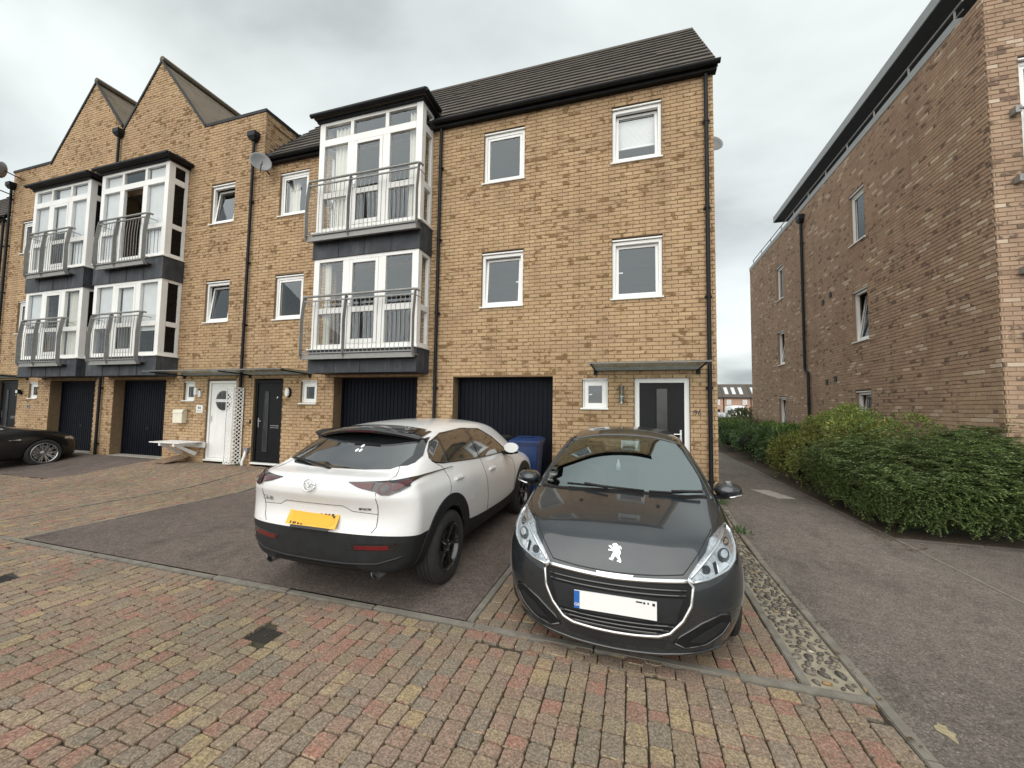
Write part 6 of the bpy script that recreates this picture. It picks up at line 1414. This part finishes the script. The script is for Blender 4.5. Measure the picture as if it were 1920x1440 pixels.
def leaf(mb, p, d, n, l, w, fold=.25):
    """a pointed leaf: two folded halves"""
    d = d.normalized(); s = d.cross(n); 
    if s.length < 1e-4: return
    s.normalize(); n = s.cross(d); mid = p + d * l * .5
    o = len(mb.v); mb.v += [tuple(p), tuple(mid + s * w * .5 + n * w * fold), tuple(p + d * l), tuple(mid - s * w * .5 + n * w * fold)]; mb.f += [(o, o + 1, o + 2), (o, o + 2, o + 3)]
def rvec(r):
    z = r.uniform(-1, 1); a = r.uniform(0, 2 * pi); q = math.sqrt(1 - z * z); return Vector((q * cos(a), q * sin(a), z))
def lobes(seed, spec):
    r = random.Random(seed); L_ = []
    for (x0, x1, y0, y1, z0, z1, n, ra, rb_) in spec:
        for _ in range(n): R_ = r.uniform(ra, rb_); L_.append((Vector((r.uniform(x0, x1), r.uniform(y0, y1), r.uniform(z0, z1))), R_))
    return L_
def shrub(name, label, loc, LB, mat, count, leaf_l, leaf_w, seed, group=None, up=.35, tips=None, core=True, cluster=5, spread=.06, xmax=RX - .04, xmin=3.26, ymin=6.70):
    """leaves in small sprays over many overlapping lobes: an uneven outline with gaps, dark inside"""
    t = thing(name, label, 'shrub', loc, group); r = random.Random(seed); mb = MB(); tp = MB(); tot = sum(R_ * R_ for c, R_ in LB)
    for c, R_ in LB:
        k = int(count / cluster * R_ * R_ / tot) + 1
        for _ in range(k):
            u = rvec(r)
            if u.z < -.55: u.z = -u.z
            q = c + Vector((u.x * R_, u.y * R_, u.z * R_ * .85)) * r.uniform(.72, 1.08)
            if q.z < .05 or q.x > xmax or q.x < xmin or q.y < ymin: continue
            inside = False
            for c2, R2 in LB:
                if c2 is not c and (q - c2).length < R2 * .5: inside = True; break
            if inside: continue
            tip = tips and q.z > tips[1] and r.random() < tips[2] * min(1, (q.z - tips[1]) / .25)
            for _k in range(cluster):
                d = (u + rvec(r) * .9 + Vector((0, 0, up))).normalized(); p = q + rvec(r) * spread; leaf(tp if tip else mb, p, d, (u + rvec(r) * .7), leaf_l * r.uniform(.7, 1.25), leaf_w * r.uniform(.8, 1.2))
    mb.build('foliage', mat, t)
    if tp.v: tp.build('young_foliage', tips[0], t)
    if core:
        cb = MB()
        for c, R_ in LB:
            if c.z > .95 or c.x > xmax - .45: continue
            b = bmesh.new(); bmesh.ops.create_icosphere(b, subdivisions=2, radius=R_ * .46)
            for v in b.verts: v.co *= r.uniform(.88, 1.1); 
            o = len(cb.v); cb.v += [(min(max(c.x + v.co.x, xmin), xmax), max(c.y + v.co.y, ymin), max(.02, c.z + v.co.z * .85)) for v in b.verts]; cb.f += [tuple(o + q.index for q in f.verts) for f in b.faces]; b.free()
        stuff(cb.build('shade_core', 'shrub_core', t))  # solid balls added inside the lobes, shade put into their colour
    st = MB()
    for i in range(7):
        c, R_ = r.choice(LB); b0 = Vector((min(max(c.x + r.uniform(-.2, .2), xmin + .1), xmax - .1), max(ymin + .1, c.y + r.uniform(-.2, .2)), .0)); st.tube([b0, b0.lerp(c, .5) + rvec(r) * .06, c], .02, 5, r1=.008)
    st.build('stem', 'twig', t); return t
# far clipped laurel, lime tips
LB1 = lobes(1, [(3.68, 4.8, 11.6, 20.5, .40, .75, 50, .40, .60), (3.85, 4.2, 11.5, 20.5, .95, 1.10, 22, .30, .42)])
shrub('laurel_hedge', 'dark clipped laurel hedge with lime-green tips along the footpath', (4.2, 16, 0), LB1, 'leaf_laurel', 24000, .088, .044, 5, tips=('leaf_lime', 1.15, .95))
# middle golden bush
LB2 = lobes(2, [(3.72, 4.9, 9.3, 12.2, .36, .80, 22, .42, .62), (3.95, 5.1, 9.4, 12.0, 1.05, 1.58, 20, .30, .46)])
shrub('golden_shrub', 'tall yellow-green small-leaved bush between laurel hedge and spreading shrub', (4.4, 10.6, 0), LB2, 'leaf_golden', 36000, .058, .030, 6, tips=('leaf_lime', 1.35, .5))
# spreading cotoneaster: arching sprays
def sprays(name, label, loc, seed, n, x0, x1, y0, y1, top):
    t = thing(name, label, 'shrub', loc); r = random.Random(seed); mb = MB(); tw = MB()
    for i in range(n):
        x = r.uniform(x0, x1); y = y0 + (y1 - y0) * r.random() ** 1.5
        if r.random() < .22: x = x0 + (x1 - x0) * r.random() ** 3
        h = top(x, y) * r.uniform(.55, 1.0); layer = r.random()
        edge = max(0, 1 - min(x - x0, y - y0, .9) / .9)
        az = r.gauss(math.atan2(-1, -.55), .75); L_ = r.uniform(.35, .75); p = Vector((x, y, h * (.35 + .65 * math.sqrt(layer)))); d = Vector((cos(az), sin(az), r.uniform(.15, .75))).normalized(); pts = [p.copy()]; seg = 9
        for k in range(seg):
            d = (d + Vector((0, 0, -.085)) + rvec(r) * .05).normalized(); p = p + d * L_ / seg; p.z = max(p.z, .03); p.x = max(p.x, 3.30); p.y = max(p.y, 6.70); p.x = min(p.x, RX - .03 if p.y > RY0 else 30); pts.append(p.copy())
        if i % 3 == 0: tw.tube(pts[::2], .004, 3, caps=False, r1=.0015)
        for a, b in zip(pts, pts[1:]):
            dd = (b - a).normalized(); sd = dd.cross(Vector((0, 0, 1)))
            if sd.length < .01: continue
            sd.normalize()
            for s in (-1, 1):
                for f in (.25, .75):
                    ld = (dd * .6 + sd * s * .9 + Vector((0, 0, .25)) + rvec(r) * .25); leaf(mb, a.lerp(b, f), ld, Vector((0, 0, 1)) + rvec(r) * .35, r.uniform(.034, .054), r.uniform(.018, .027))
    mb.build('foliage', 'leaf_coto', t); tw.build('twigs', 'twig', t)
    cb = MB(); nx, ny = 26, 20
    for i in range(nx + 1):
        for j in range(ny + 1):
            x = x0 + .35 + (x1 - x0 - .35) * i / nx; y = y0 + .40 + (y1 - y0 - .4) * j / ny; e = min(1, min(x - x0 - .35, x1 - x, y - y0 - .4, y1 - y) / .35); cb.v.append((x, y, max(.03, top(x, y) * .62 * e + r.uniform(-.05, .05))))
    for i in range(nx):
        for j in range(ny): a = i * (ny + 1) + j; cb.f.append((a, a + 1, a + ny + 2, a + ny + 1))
    stuff(cb.build('shade_core', 'shrub_core', t, smooth=True)); return t  # added solid sheet under the sprays, coloured dark as their inner shade
def ctop(x, y):
    a = min(1, (x - 3.35) / .7); b = min(1, (y - 6.8) / .9); h = .34 + 1.05 * math.sqrt(max(0, min(a, 1)) * max(0, min(b, 1))) + .12 * sin(x * 3.1 + y * 2.3) + .08 * sin(x * 7 - y * 5)
    return h
sprays('spreading_shrub', 'wide dark-green cotoneaster with arching sprays beside the side road', (5.2, 8.0, 0), 12, 9000, 3.5, 9.5, 6.95, 9.9, ctop)
# taller grassy growth and a small bush further along the path
def grass(name, label, loc, seed, n, x0, x1, y0, y1, h, mat):
    t = thing(name, label, 'plant', loc); r = random.Random(seed); mb = MB()
    for i in range(n):
        p = Vector((r.uniform(x0, x1), r.uniform(y0, y1), .0)); d = Vector((r.gauss(0, .28), r.gauss(0, .28), 1)).normalized(); H = h * r.uniform(.6, 1.15)
        leaf(mb, p + d * H * .35, d + Vector((r.gauss(0, .1), 0, 0)), rvec(r), H * .65, .02)
    mb.build('foliage', mat, t)
grass('tall_grass_clump', 'tall loose grassy clump behind the far end of the laurel hedge', (4.2, 22, 0), 3, 5200, 3.5, 6.2, 20.3, 25, 1.5, 'leaf_dry')
LB4 = lobes(4, [(5.9, 7.4, 26, 28, .6, 1.5, 14, .45, .75)])
shrub('round_bush', 'small grey-green bush in front of the distant houses', (6.6, 27, 0), LB4, 'leaf_dry', 5200, .11, .06, 8, xmax=9, ymin=20)

# ------------------------------------------------------------------ far terrace and vehicles
def far_house(k, x, w, y=110, d=9):
    lab = ['far pale-brick house with long rooflights, nearest the brown block', 'far pale-brick house with rooflights, second from the brown block', 'far pale-brick house with rooflights, half hidden by the end house', 'far pale-brick house hidden mostly behind the end house'][k]
    t = thing('distant_house', lab, 'house', (x + w / 2, y, 0), 'distant terrace beyond the path')
    m = MB(); m.box(x, x + w, y, y + d, 0, 5.1, 't'); m.build('wall', 'far_brick', t)
    m = MB(); m.add([(x - .02, y - .3, 5.0), (x + w + .02, y - .3, 5.0), (x + w + .02, y + d / 2, 8.6), (x - .02, y + d / 2, 8.6), (x + w + .02, y + d + .3, 5.0), (x - .02, y + d + .3, 5.0)], [(0, 1, 2, 3), (3, 2, 4, 5), (0, 3, 5), (1, 4, 2)]); rf = m.build('roof', 'roof_tile', t)
    sl = 3.6 / (d / 2 + .3)
    for i in range(3):
        xx = x + .55 + i * (w - 1.0) / 3; q = lambda yy, e: 5.0 + (yy - y + .3) * sl + e
        MB().add([(xx, y + .9, q(y + .9, .08)), (xx + .8, y + .9, q(y + .9, .08)), (xx + .8, y + 3.2, q(y + 3.2, .08)), (xx, y + 3.2, q(y + 3.2, .08)), (xx, y + .9, q(y + .9, 0)), (xx + .8, y + .9, q(y + .9, 0)), (xx + .8, y + 3.2, q(y + 3.2, 0)), (xx, y + 3.2, q(y + 3.2, 0))], [(0, 1, 2, 3), (0, 4, 5, 1), (1, 5, 6, 2), (2, 6, 7, 3), (3, 7, 4, 0)]).build('rooflight', 'rooflight_glass', rf)
    for i, (wx, z0, z1) in enumerate(((.7, 3.2, 4.5), (w - 1.7, 3.2, 4.5), (.7, .9, 2.2))):
        wn = MB().box(x + wx, x + wx + 1.0, y - .05, y - .02, z0, z1).build('window', 'upvc', t); MB().box(x + wx + .1, x + wx + .9, y - .07, y - .052, z0 + .1, z1 - .1).build('pane', 'glass_tint', wn)
    MB().box(x + w - 1.7, x + w - .7, y - .06, y - .02, 0, 2.1).build('front_door', 'door_black', t); MB().tube([(x + .05, y - .1, 0), (x + .05, y - .1, 5.0)], .07, 6).build('downpipe', 'black_plastic', t); MB().box(x, x + w, y - .45, y - .31, 4.9, 5.05).build('gutter', 'black_plastic', t)
plain('far_brick', (.42, .27, .20), .9, var=.2, scale=.8); _rg = plain('rooflight_glass', (.55, .58, .60), .12, var=.1, coat=1.0)
for k in range(4): far_house(k, 24.2 - 6.0 * k + 3.2, 5.9)
far_wall = None
WV = dict(MZ); 
fc = Car('silver_car', 'pale silver car parked far away beside the white van', dict(MZ), (12.6, 59, 0), radians(70), level=1)
fc.sub('body', 'paint_silver', lambda t, k: True); 
for mir in (False, True): fc.patch('side_window', 'glass_tint', [(.8, 1.15), (1.06, 1.40), (2.1, 1.41), (2.74, 1.1)], 'right', .01, .2, mirror=mir)
fc.patch('windscreen', 'glass_tint', [(-.6, 3.5), (.6, 3.5), (.5, 2.95), (-.5, 2.95)], 'top', .01, .3)
for x in (-.8, .8):
    for y in (.83, 3.485): fc.wheel(x, y, .343, .222, .215, 'rim_silver', 5)
VN = dict(L=5.3, st=[
 (.05, [(.80, .35), (.92, .40), (.98, .7), (.98, 1.1), (.97, 1.5), (.96, 1.9), (.93, 2.3), (.85, 2.45)], (.4, 2.48, 0), (2.5, 0)),
 (1.2, [(.80, .30), (.92, .34), (.98, .7), (.98, 1.1), (.97, 1.5), (.96, 1.9), (.93, 2.3), (.85, 2.47)], (.4, 2.51, 0), (2.53, 0)),
 (2.8, [(.80, .30), (.92, .34), (.98, .7), (.98, 1.1), (.97, 1.5), (.96, 1.9), (.93, 2.3), (.85, 2.47)], (.4, 2.51, 0), (2.53, 0)),
 (3.6, [(.80, .30), (.92, .34), (.98, .7), (.98, 1.05), (.97, 1.35), (.93, 1.7), (.88, 2.1), (.80, 2.38)], (.4, 2.43, 0), (2.45, 0)),
 (4.4, [(.80, .30), (.92, .34), (.98, .6), (.98, .9), (.96, 1.1), (.92, 1.25), (.88, 1.35), (.80, 1.42)], (.4, 1.48, 0), (1.5, 0)),
 (5.1, [(.75, .30), (.88, .34), (.94, .55), (.94, .75), (.92, .9), (.86, 1.0), (.80, 1.05), (.72, 1.08)], (.4, 1.12, 0), (1.14, 0))],
 rear=[(.0, .35, -.02, .35), (-.02, .42, -.04, .42), (-.02, .7, -.03, .7), (-.02, 1.1, -.03, 1.1), (-.02, 1.5, -.03, 1.5), (0, 1.9, -.01, 1.9), (.02, 2.3, .01, 2.3)],
 front=[(5.22, .30, 5.25, .30), (5.26, .36, 5.3, .36), (5.27, .55, 5.3, .55), (5.26, .72, 5.29, .72), (5.22, .88, 5.26, .88), (5.18, .98, 5.2, .98), (5.14, 1.04, 5.16, 1.04)], arches=[(1.0, .37, .97), (4.25, .37, .97)], arch_z=.35)
vn = Car('white_van', 'white van parked far away at the end of the footpath', VN, (13.8, 66, 0), radians(185), level=1); vn.root['category'] = 'van'
vn.sub('body', 'paint_white', lambda t, k: True); vn.patch('windscreen', 'glass_tint', [(-.75, 4.3), (.75, 4.3), (.68, 3.7), (-.68, 3.7)], 'top', .01, .3)
for mir in (False, True): vn.patch('side_window', 'glass_tint', [(3.3, 1.45), (3.4, 1.95), (3.7, 1.95), (4.2, 1.45)], 'right', .01, .3, mirror=mir)
for x in (-.86, .86):
    for y in (1.0, 4.25): vn.wheel(x, y, .34, .21, .2, 'rim_silver', 5)

# ------------------------------------------------------------------ small things by the houses
def wheelie(name, label, x, y, rz, mat, lidmat=None, group='wheelie bins'):
    z = gz(x, y); t = thing(name, label, 'bin', (x, y, z), group); t.rotation_euler = (0, 0, rz); t.scale = (.93, .93, .95)
    def pt(mb, nm, mt, parent=None, **k): o = mb.build(nm, mt, None, **k); o.parent = parent or t; return o
    pt(MB().add([(-.21, -.25, .06), (.21, -.25, .06), (.21, .22, .06), (-.21, .22, .06), (-.275, -.34, .96), (.275, -.34, .96), (.275, .30, .96), (-.275, .30, .96)], [(3, 2, 1, 0), (0, 1, 5, 4), (1, 2, 6, 5), (2, 3, 7, 6), (3, 0, 4, 7), (4, 5, 6, 7)]), 'bin_body', mat, bevel=.02)
    pt(MB().box(-.295, .295, -.36, .32, .945, .985), 'rim', mat, bevel=.01)
    ld = pt(MB().add([(-.305, -.40, .985), (.305, -.40, .985), (.305, .34, .985), (-.305, .34, .985), (-.305, -.40, 1.03), (.305, -.40, 1.03), (.305, .34, 1.045), (-.305, .34, 1.045), (-.22, -.30, 1.075), (.22, -.30, 1.075), (.22, .26, 1.09), (-.22, .26, 1.09)], [(3, 2, 1, 0), (0, 1, 5, 4), (1, 2, 6, 5), (2, 3, 7, 6), (3, 0, 4, 7), (4, 5, 9, 8), (5, 6, 10, 9), (6, 7, 11, 10), (7, 4, 8, 11), (8, 9, 10, 11)]), 'lid', lidmat or mat, bevel=.015)
    pt(MB().box(-.12, .12, -.16, .10, 1.088, 1.096), 'lid_panel', lidmat or mat, ld, bevel=.004)
    pt(MB().tube([(-.22, .34, .93), (-.22, .40, .95), (.22, .40, .95), (.22, .34, .93)], .016, 8), 'handle', mat, smooth=True, angle=50)
    for sx in (-.24, .24): pt(MB().lathe([(0, -.025), (.10, -.025), (.10, .025), (0, .025)], 20, 'x', (sx, .24, .10)), 'wheel', 'tyre', smooth=True, angle=40)
    return t
plain('bin_blue', (.012, .034, .115), .42, var=.15, scale=6, bmp=.08, bscale=300); plain('bin_black', (.020, .021, .022), .5, var=.2, scale=6, bmp=.08, bscale=300)
wheelie('wheelie_bin', 'blue wheelie bin between the two cars', -1.88, 7.20, .05, 'bin_blue'); wheelie('wheelie_bin', 'black wheelie bin half hidden behind the white car mirror', -2.55, 7.25, -.04, 'bin_black')
wheelie('wheelie_bin', 'black wheelie bin peeping out beside the black front door', -6.32, 7.40, .1, 'bin_black')
def bench():
    t = thing('wall_bench', 'white slatted fold-down bench under the letterbox', 'bench', (-11.3, 7.4, gz(-11.3, 7.4)))
    for i in range(4): MB().box(-11.80, -10.72, 7.06 + .145 * i, 7.19 + .145 * i, .70, .725).build('seat_slat', 'white_paint', t, bevel=.004)
    MB().box(-11.72, -10.70, 7.64, 7.69, .56, .70).build('back_rail', 'white_paint', t, bevel=.004)
    for x in (-11.45, -10.95):
        MB().box(x - .035, x + .035, 7.08, 7.62, .63, .699).build('cross_rail', 'white_paint', t, bevel=.004)
        MB().add([(x - .03, 7.10, .64), (x + .03, 7.10, .64), (x + .03, 7.22, .64), (x - .03, 7.22, .64), (x - .03, 7.58, .36), (x + .03, 7.58, .36), (x + .03, 7.66, .42), (x - .03, 7.66, .42)], [(0, 3, 2, 1), (4, 5, 6, 7), (0, 1, 5, 4), (1, 2, 6, 5), (2, 3, 7, 6), (3, 0, 4, 7)]).build('brace', 'white_paint', t)
    z = gz(-11.2, 7.2); plain('mat_brown', (.22, .15, .105), .95, var=.4, scale=14)
    tag(MB().add([(-11.85, 7.22, z + .02), (-11.35, 7.16, z + .02), (-11.05, 7.52, z + .16), (-11.5, 7.58, z + .16), (-11.85, 7.22, z + .045), (-11.35, 7.16, z + .045), (-11.05, 7.52, z + .185), (-11.5, 7.58, z + .185)], [(3, 2, 1, 0), (4, 5, 6, 7), (0, 1, 5, 4), (1, 2, 6, 5), (2, 3, 7, 6), (3, 0, 4, 7)]).build('loose_board', 'mat_brown'), 'brown weathered board lying under the white bench', 'board')
bench()
def trellis():
    t = thing('trellis_panel', 'narrow white diamond trellis standing by the white door', 'trellis', (-9.65, 7.5, gz(-9.6, 7.5)))
    def panel(p, q, mat):
        p, q = Vector(p), Vector(q); w = (q - p).length; e = (q - p) / w; z0, z1 = gz(p.x, p.y) + .04, 2.12; nn = Vector((e.y, -e.x, 0))
        def P(u, z, d): return p + e * u + nn * d + Vector((0, 0, z))
        m = MB(); ring_frame(m, P, 0, w, z0, z1, .016, -.012, .012); m.build('panel_frame', mat, t)
        step = .095
        for s in (1, -1):
            k = z0 - w
            while k < z1:
                a, b = (0, k), (w, k + w)
                if s < 0: a, b = (w, k), (0, k + w)
                u0, za = a; u1, zb = b
                if zb > z0 and za < z1:
                    if za < z0: f = (z0 - za) / (zb - za); u0 += (u1 - u0) * f; za = z0
                    if zb > z1: f = (z1 - za) / (zb - za); u1 = u0 + (u1 - u0) * f; zb = z1
                    d0 = .004 * s; A, B = P(u0, za, d0), P(u1, zb, d0); up = Vector((0, 0, .014)); MB().add([A - up, B - up, B + up, A + up, A - up - nn * .005, B - up - nn * .005, B + up - nn * .005, A + up - nn * .005], [(0, 1, 2, 3), (7, 6, 5, 4), (0, 4, 5, 1), (3, 2, 6, 7)]).build('lattice_strip', mat, t)
                k += step
    panel((-9.76, 7.46, 0), (-9.58, 7.50, 0), 'white_paint'); panel((-9.575, 7.50, 0), (-9.44, 7.66, 0), 'white_paint')
trellis()
def letterbox():
    t = thing('letterbox', 'cream metal letterbox on the brick wall above the bench', 'letterbox', (-11.6, FY, 1.2)); y = FY - .012
    MB().prism([(y, 1.18), (y - .13, 1.18), (y - .13, 1.46), (y - .10, 1.53), (y, 1.55)], 'x', -11.79, -11.44).build('box_body', 'cream_metal', t, bevel=.006)
    MB().prism([(y - .02, 1.552), (y - .105, 1.536), (y - .145, 1.45), (y - .138, 1.445), (y - .10, 1.528), (y - .02, 1.542)], 'x', -11.80, -11.43).build('flap', 'cream_metal', t)
    MB().lathe([(0, 0), (.010, 0), (.010, -.006), (0, -.006)], 10, 'y', (-11.615, y - .13, 1.40)).build('lock', 'chrome_handle', t)
letterbox()
def sign94():
    t = tag(MB().box(-11.11, -10.87, FY - .024, FY - .009, 1.46, 1.67).build('house_sign', 'upvc'), 'white number plate 94 beside the white front door', 'sign'); letters(t, '94', .11, Matrix.Translation((-10.99, FY - .026, 1.585)) @ FACE, 'lead', 'house_number', .002); MB().box(-11.08, -10.90, FY - .028, FY - .0241, 1.505, 1.515).build('sign_line', 'lead', t)
    t = tag(MB().box(-18.62, -18.47, FY - .02, FY - .009, 1.46, 1.58).build('house_sign', 'galvanised'), 'small grey number plate 93 beside the leftmost black door', 'sign'); letters(t, '93', .09, Matrix.Translation((-18.545, FY - .022, 1.52)) @ FACE, 'ink', 'house_number', .002)
sign94(); letters(hB, '95', .05, Matrix.Translation((-8.47, FY + .056, 1.87)) @ FACE, 'satin_chrome', 'house_number', .002)
def lights():
    t = thing('wall_light', 'white box lantern above the number plate 94', 'wall light', (-11.05, FY, 2.0)); MB().box(-11.12, -11.02, FY - .11, FY - .05, 1.93, 2.12).build('lamp_shade', 'upvc', t, bevel=.008); MB().box(-11.03, -10.95, FY - .06, FY - .009, 1.88, 2.05).build('back_plate', 'upvc', t, bevel=.006)
    t = thing('wall_light', 'oval white bulkhead light right of the black front door', 'wall light', (-8.03, FY, 2.0))
    for (a, b, d0, d1, mt, nm) in ((.075, .125, .009, .05, 'black_plastic', 'back_plate'), (.058, .105, .05, .10, 'upvc', 'lamp_shade')): MB().prism([(-8.03 + a * cos(q), 2.01 + b * sin(q)) for q in [i * pi / 12 for i in range(24)]], 'y', FY - d1, FY - d0).build(nm, mt, t, bevel=.012)
    t = thing('wall_light', 'clear glass cylinder light between small window and end-house door', 'wall light', (-.21, FY, 2.0)); MB().lathe([(0, 1.86), (.045, 1.86), (.045, 2.16), (0, 2.16)], 20, 'z', (-.21, FY - .10, 0)).build('glass_shade', 'canopy_glass', t, smooth=True, angle=40); MB().lathe([(0, 1.83), (.03, 1.83), (.034, 1.95), (0, 1.95)], 16, 'z', (-.21, FY - .10, 0)).build('lamp_holder', 'satin_chrome', t, smooth=True, angle=40); MB().box(-.25, -.17, FY - .06, FY - .009, 1.86, 1.98).build('back_plate', 'satin_chrome', t, bevel=.006)
    t = thing('wall_light', 'black security light beside the leftmost black door', 'wall light', (-18.95, FY, 2.0)); MB().box(-19.02, -18.88, FY - .13, FY - .05, 1.93, 2.06).build('lamp_head', 'black_plastic', t, bevel=.01); MB().box(-18.98, -18.92, FY - .05, FY - .009, 1.90, 2.0).build('back_plate', 'black_plastic', t); MB().box(-19.0, -18.90, FY - .136, FY - .131, 1.95, 2.04).build('lamp_glass', 'upvc', t)
    tag(MB().box(-9.24, -9.20, FY - .03, FY - .009, 1.22, 1.32).build('door_bell', 'black_plastic', bevel=.006), 'tiny black door bell left of the black front door', 'door bell')
    t = thing('waste_pipe', 'short white waste pipe and grey box at the wall foot', 'pipe', (-9.27, FY, .3)); MB().tube([(-9.27, FY - .05, .54), (-9.27, FY - .08, .42), (-9.31, FY - .10, .28), (-9.31, FY - .10, .19)], .035, 8).build('pipe_bend', 'upvc', t, smooth=True, angle=50); MB().box(-9.33, -9.19, FY - .08, FY - .009, .50, .62).build('outlet_box', 'dish_grey', t, bevel=.006)
lights()

# ------------------------------------------------------------------ litter, weeds
def scatter(name, label, n, spots, mat, size, seed):
    r = random.Random(seed); mb = MB()
    for _ in range(n):
        x0, x1, y0, y1 = r.choice(spots); x, y = r.uniform(x0, x1), r.uniform(y0, y1); z = gz(x, y) + .008 + r.uniform(0, .006); a = r.uniform(0, 2 * pi); l = size * r.uniform(.5, 1.4)
        leaf(mb, Vector((x, y, z)), Vector((cos(a), sin(a), r.uniform(-.1, .3))), Vector((r.uniform(-.3, .3), r.uniform(-.3, .3), 1)), l, l * .55)
    o = mb.build(name, mat); o['kind'] = 'stuff'; o['label'] = label
leaf_mat('dead_leaf', [(.16, .10, .05), (.22, .15, .08), (.11, .075, .045), (.28, .21, .12)], .8, .2)
scatter('fallen_leaves', 'dry leaves and twigs littering the hedge foot and gutters', 420, [(3.1, 3.6, 6.2, 7.2), (3.36, 8.0, 6.55, 7.0), (3.2, 3.42, 7, 18), (1.30, 1.44, 2.2, 7.5), (1.32, 1.46, 5.4, 7.7)], 'dead_leaf', .035, 3)
scatter('grit', 'small pale grit and petals scattered over the paving', 260, [(-7, 1.3, 1.2, 2.9), (1.5, 3.3, 2.0, 6.5), (-7.0, -1.4, 3.1, 7.0), (-12, -7.3, 3.1, 7.4)], 'cobble_mortar', .011, 5)
def weeds():
    r = random.Random(9)
    for label, x, y, n, h in (('green weed tuft at the end of the flint strip by the path', 1.41, 6.25, 60, .10), ('small weed tuft at the foot of the end-house corner', 1.40, 7.45, 50, .12), ('small weed tuft against the wall by the white waste pipe', -9.42, 7.62, 40, .10)):
        t = thing('weed_tuft', label, 'weed', (x, y, gz(x, y))); mb = MB()
        for _ in range(n):
            p = Vector((x + r.gauss(0, .05), y + r.gauss(0, .09), gz(x, y))); d = Vector((r.gauss(0, .5), r.gauss(0, .5), 1)); leaf(mb, p, d, rvec(r), h * r.uniform(.5, 1.2), .014)
        mb.build('foliage', 'leaf_laurel', t)
weeds()
def moss():
    r = random.Random(17); mb = MB()
    for _ in range(900):
        x, y = r.uniform(-6.5, 1.3), r.uniform(.9, 2.92); k = round((x - PX) / .13697) ; xx = PX + k * .13697
        if r.random() < .7: x = xx + r.gauss(0, .004)
        for _q in range(3): leaf(mb, Vector((x + r.gauss(0, .006), y + r.gauss(0, .012), -.008 + G0)), rvec(r) + Vector((0, 0, .5)), rvec(r), .012, .006)
    o = mb.build('joint_moss', 'leaf_golden'); o['kind'] = 'stuff'; o['label'] = 'tiny moss tufts growing in the sett joints'
moss()
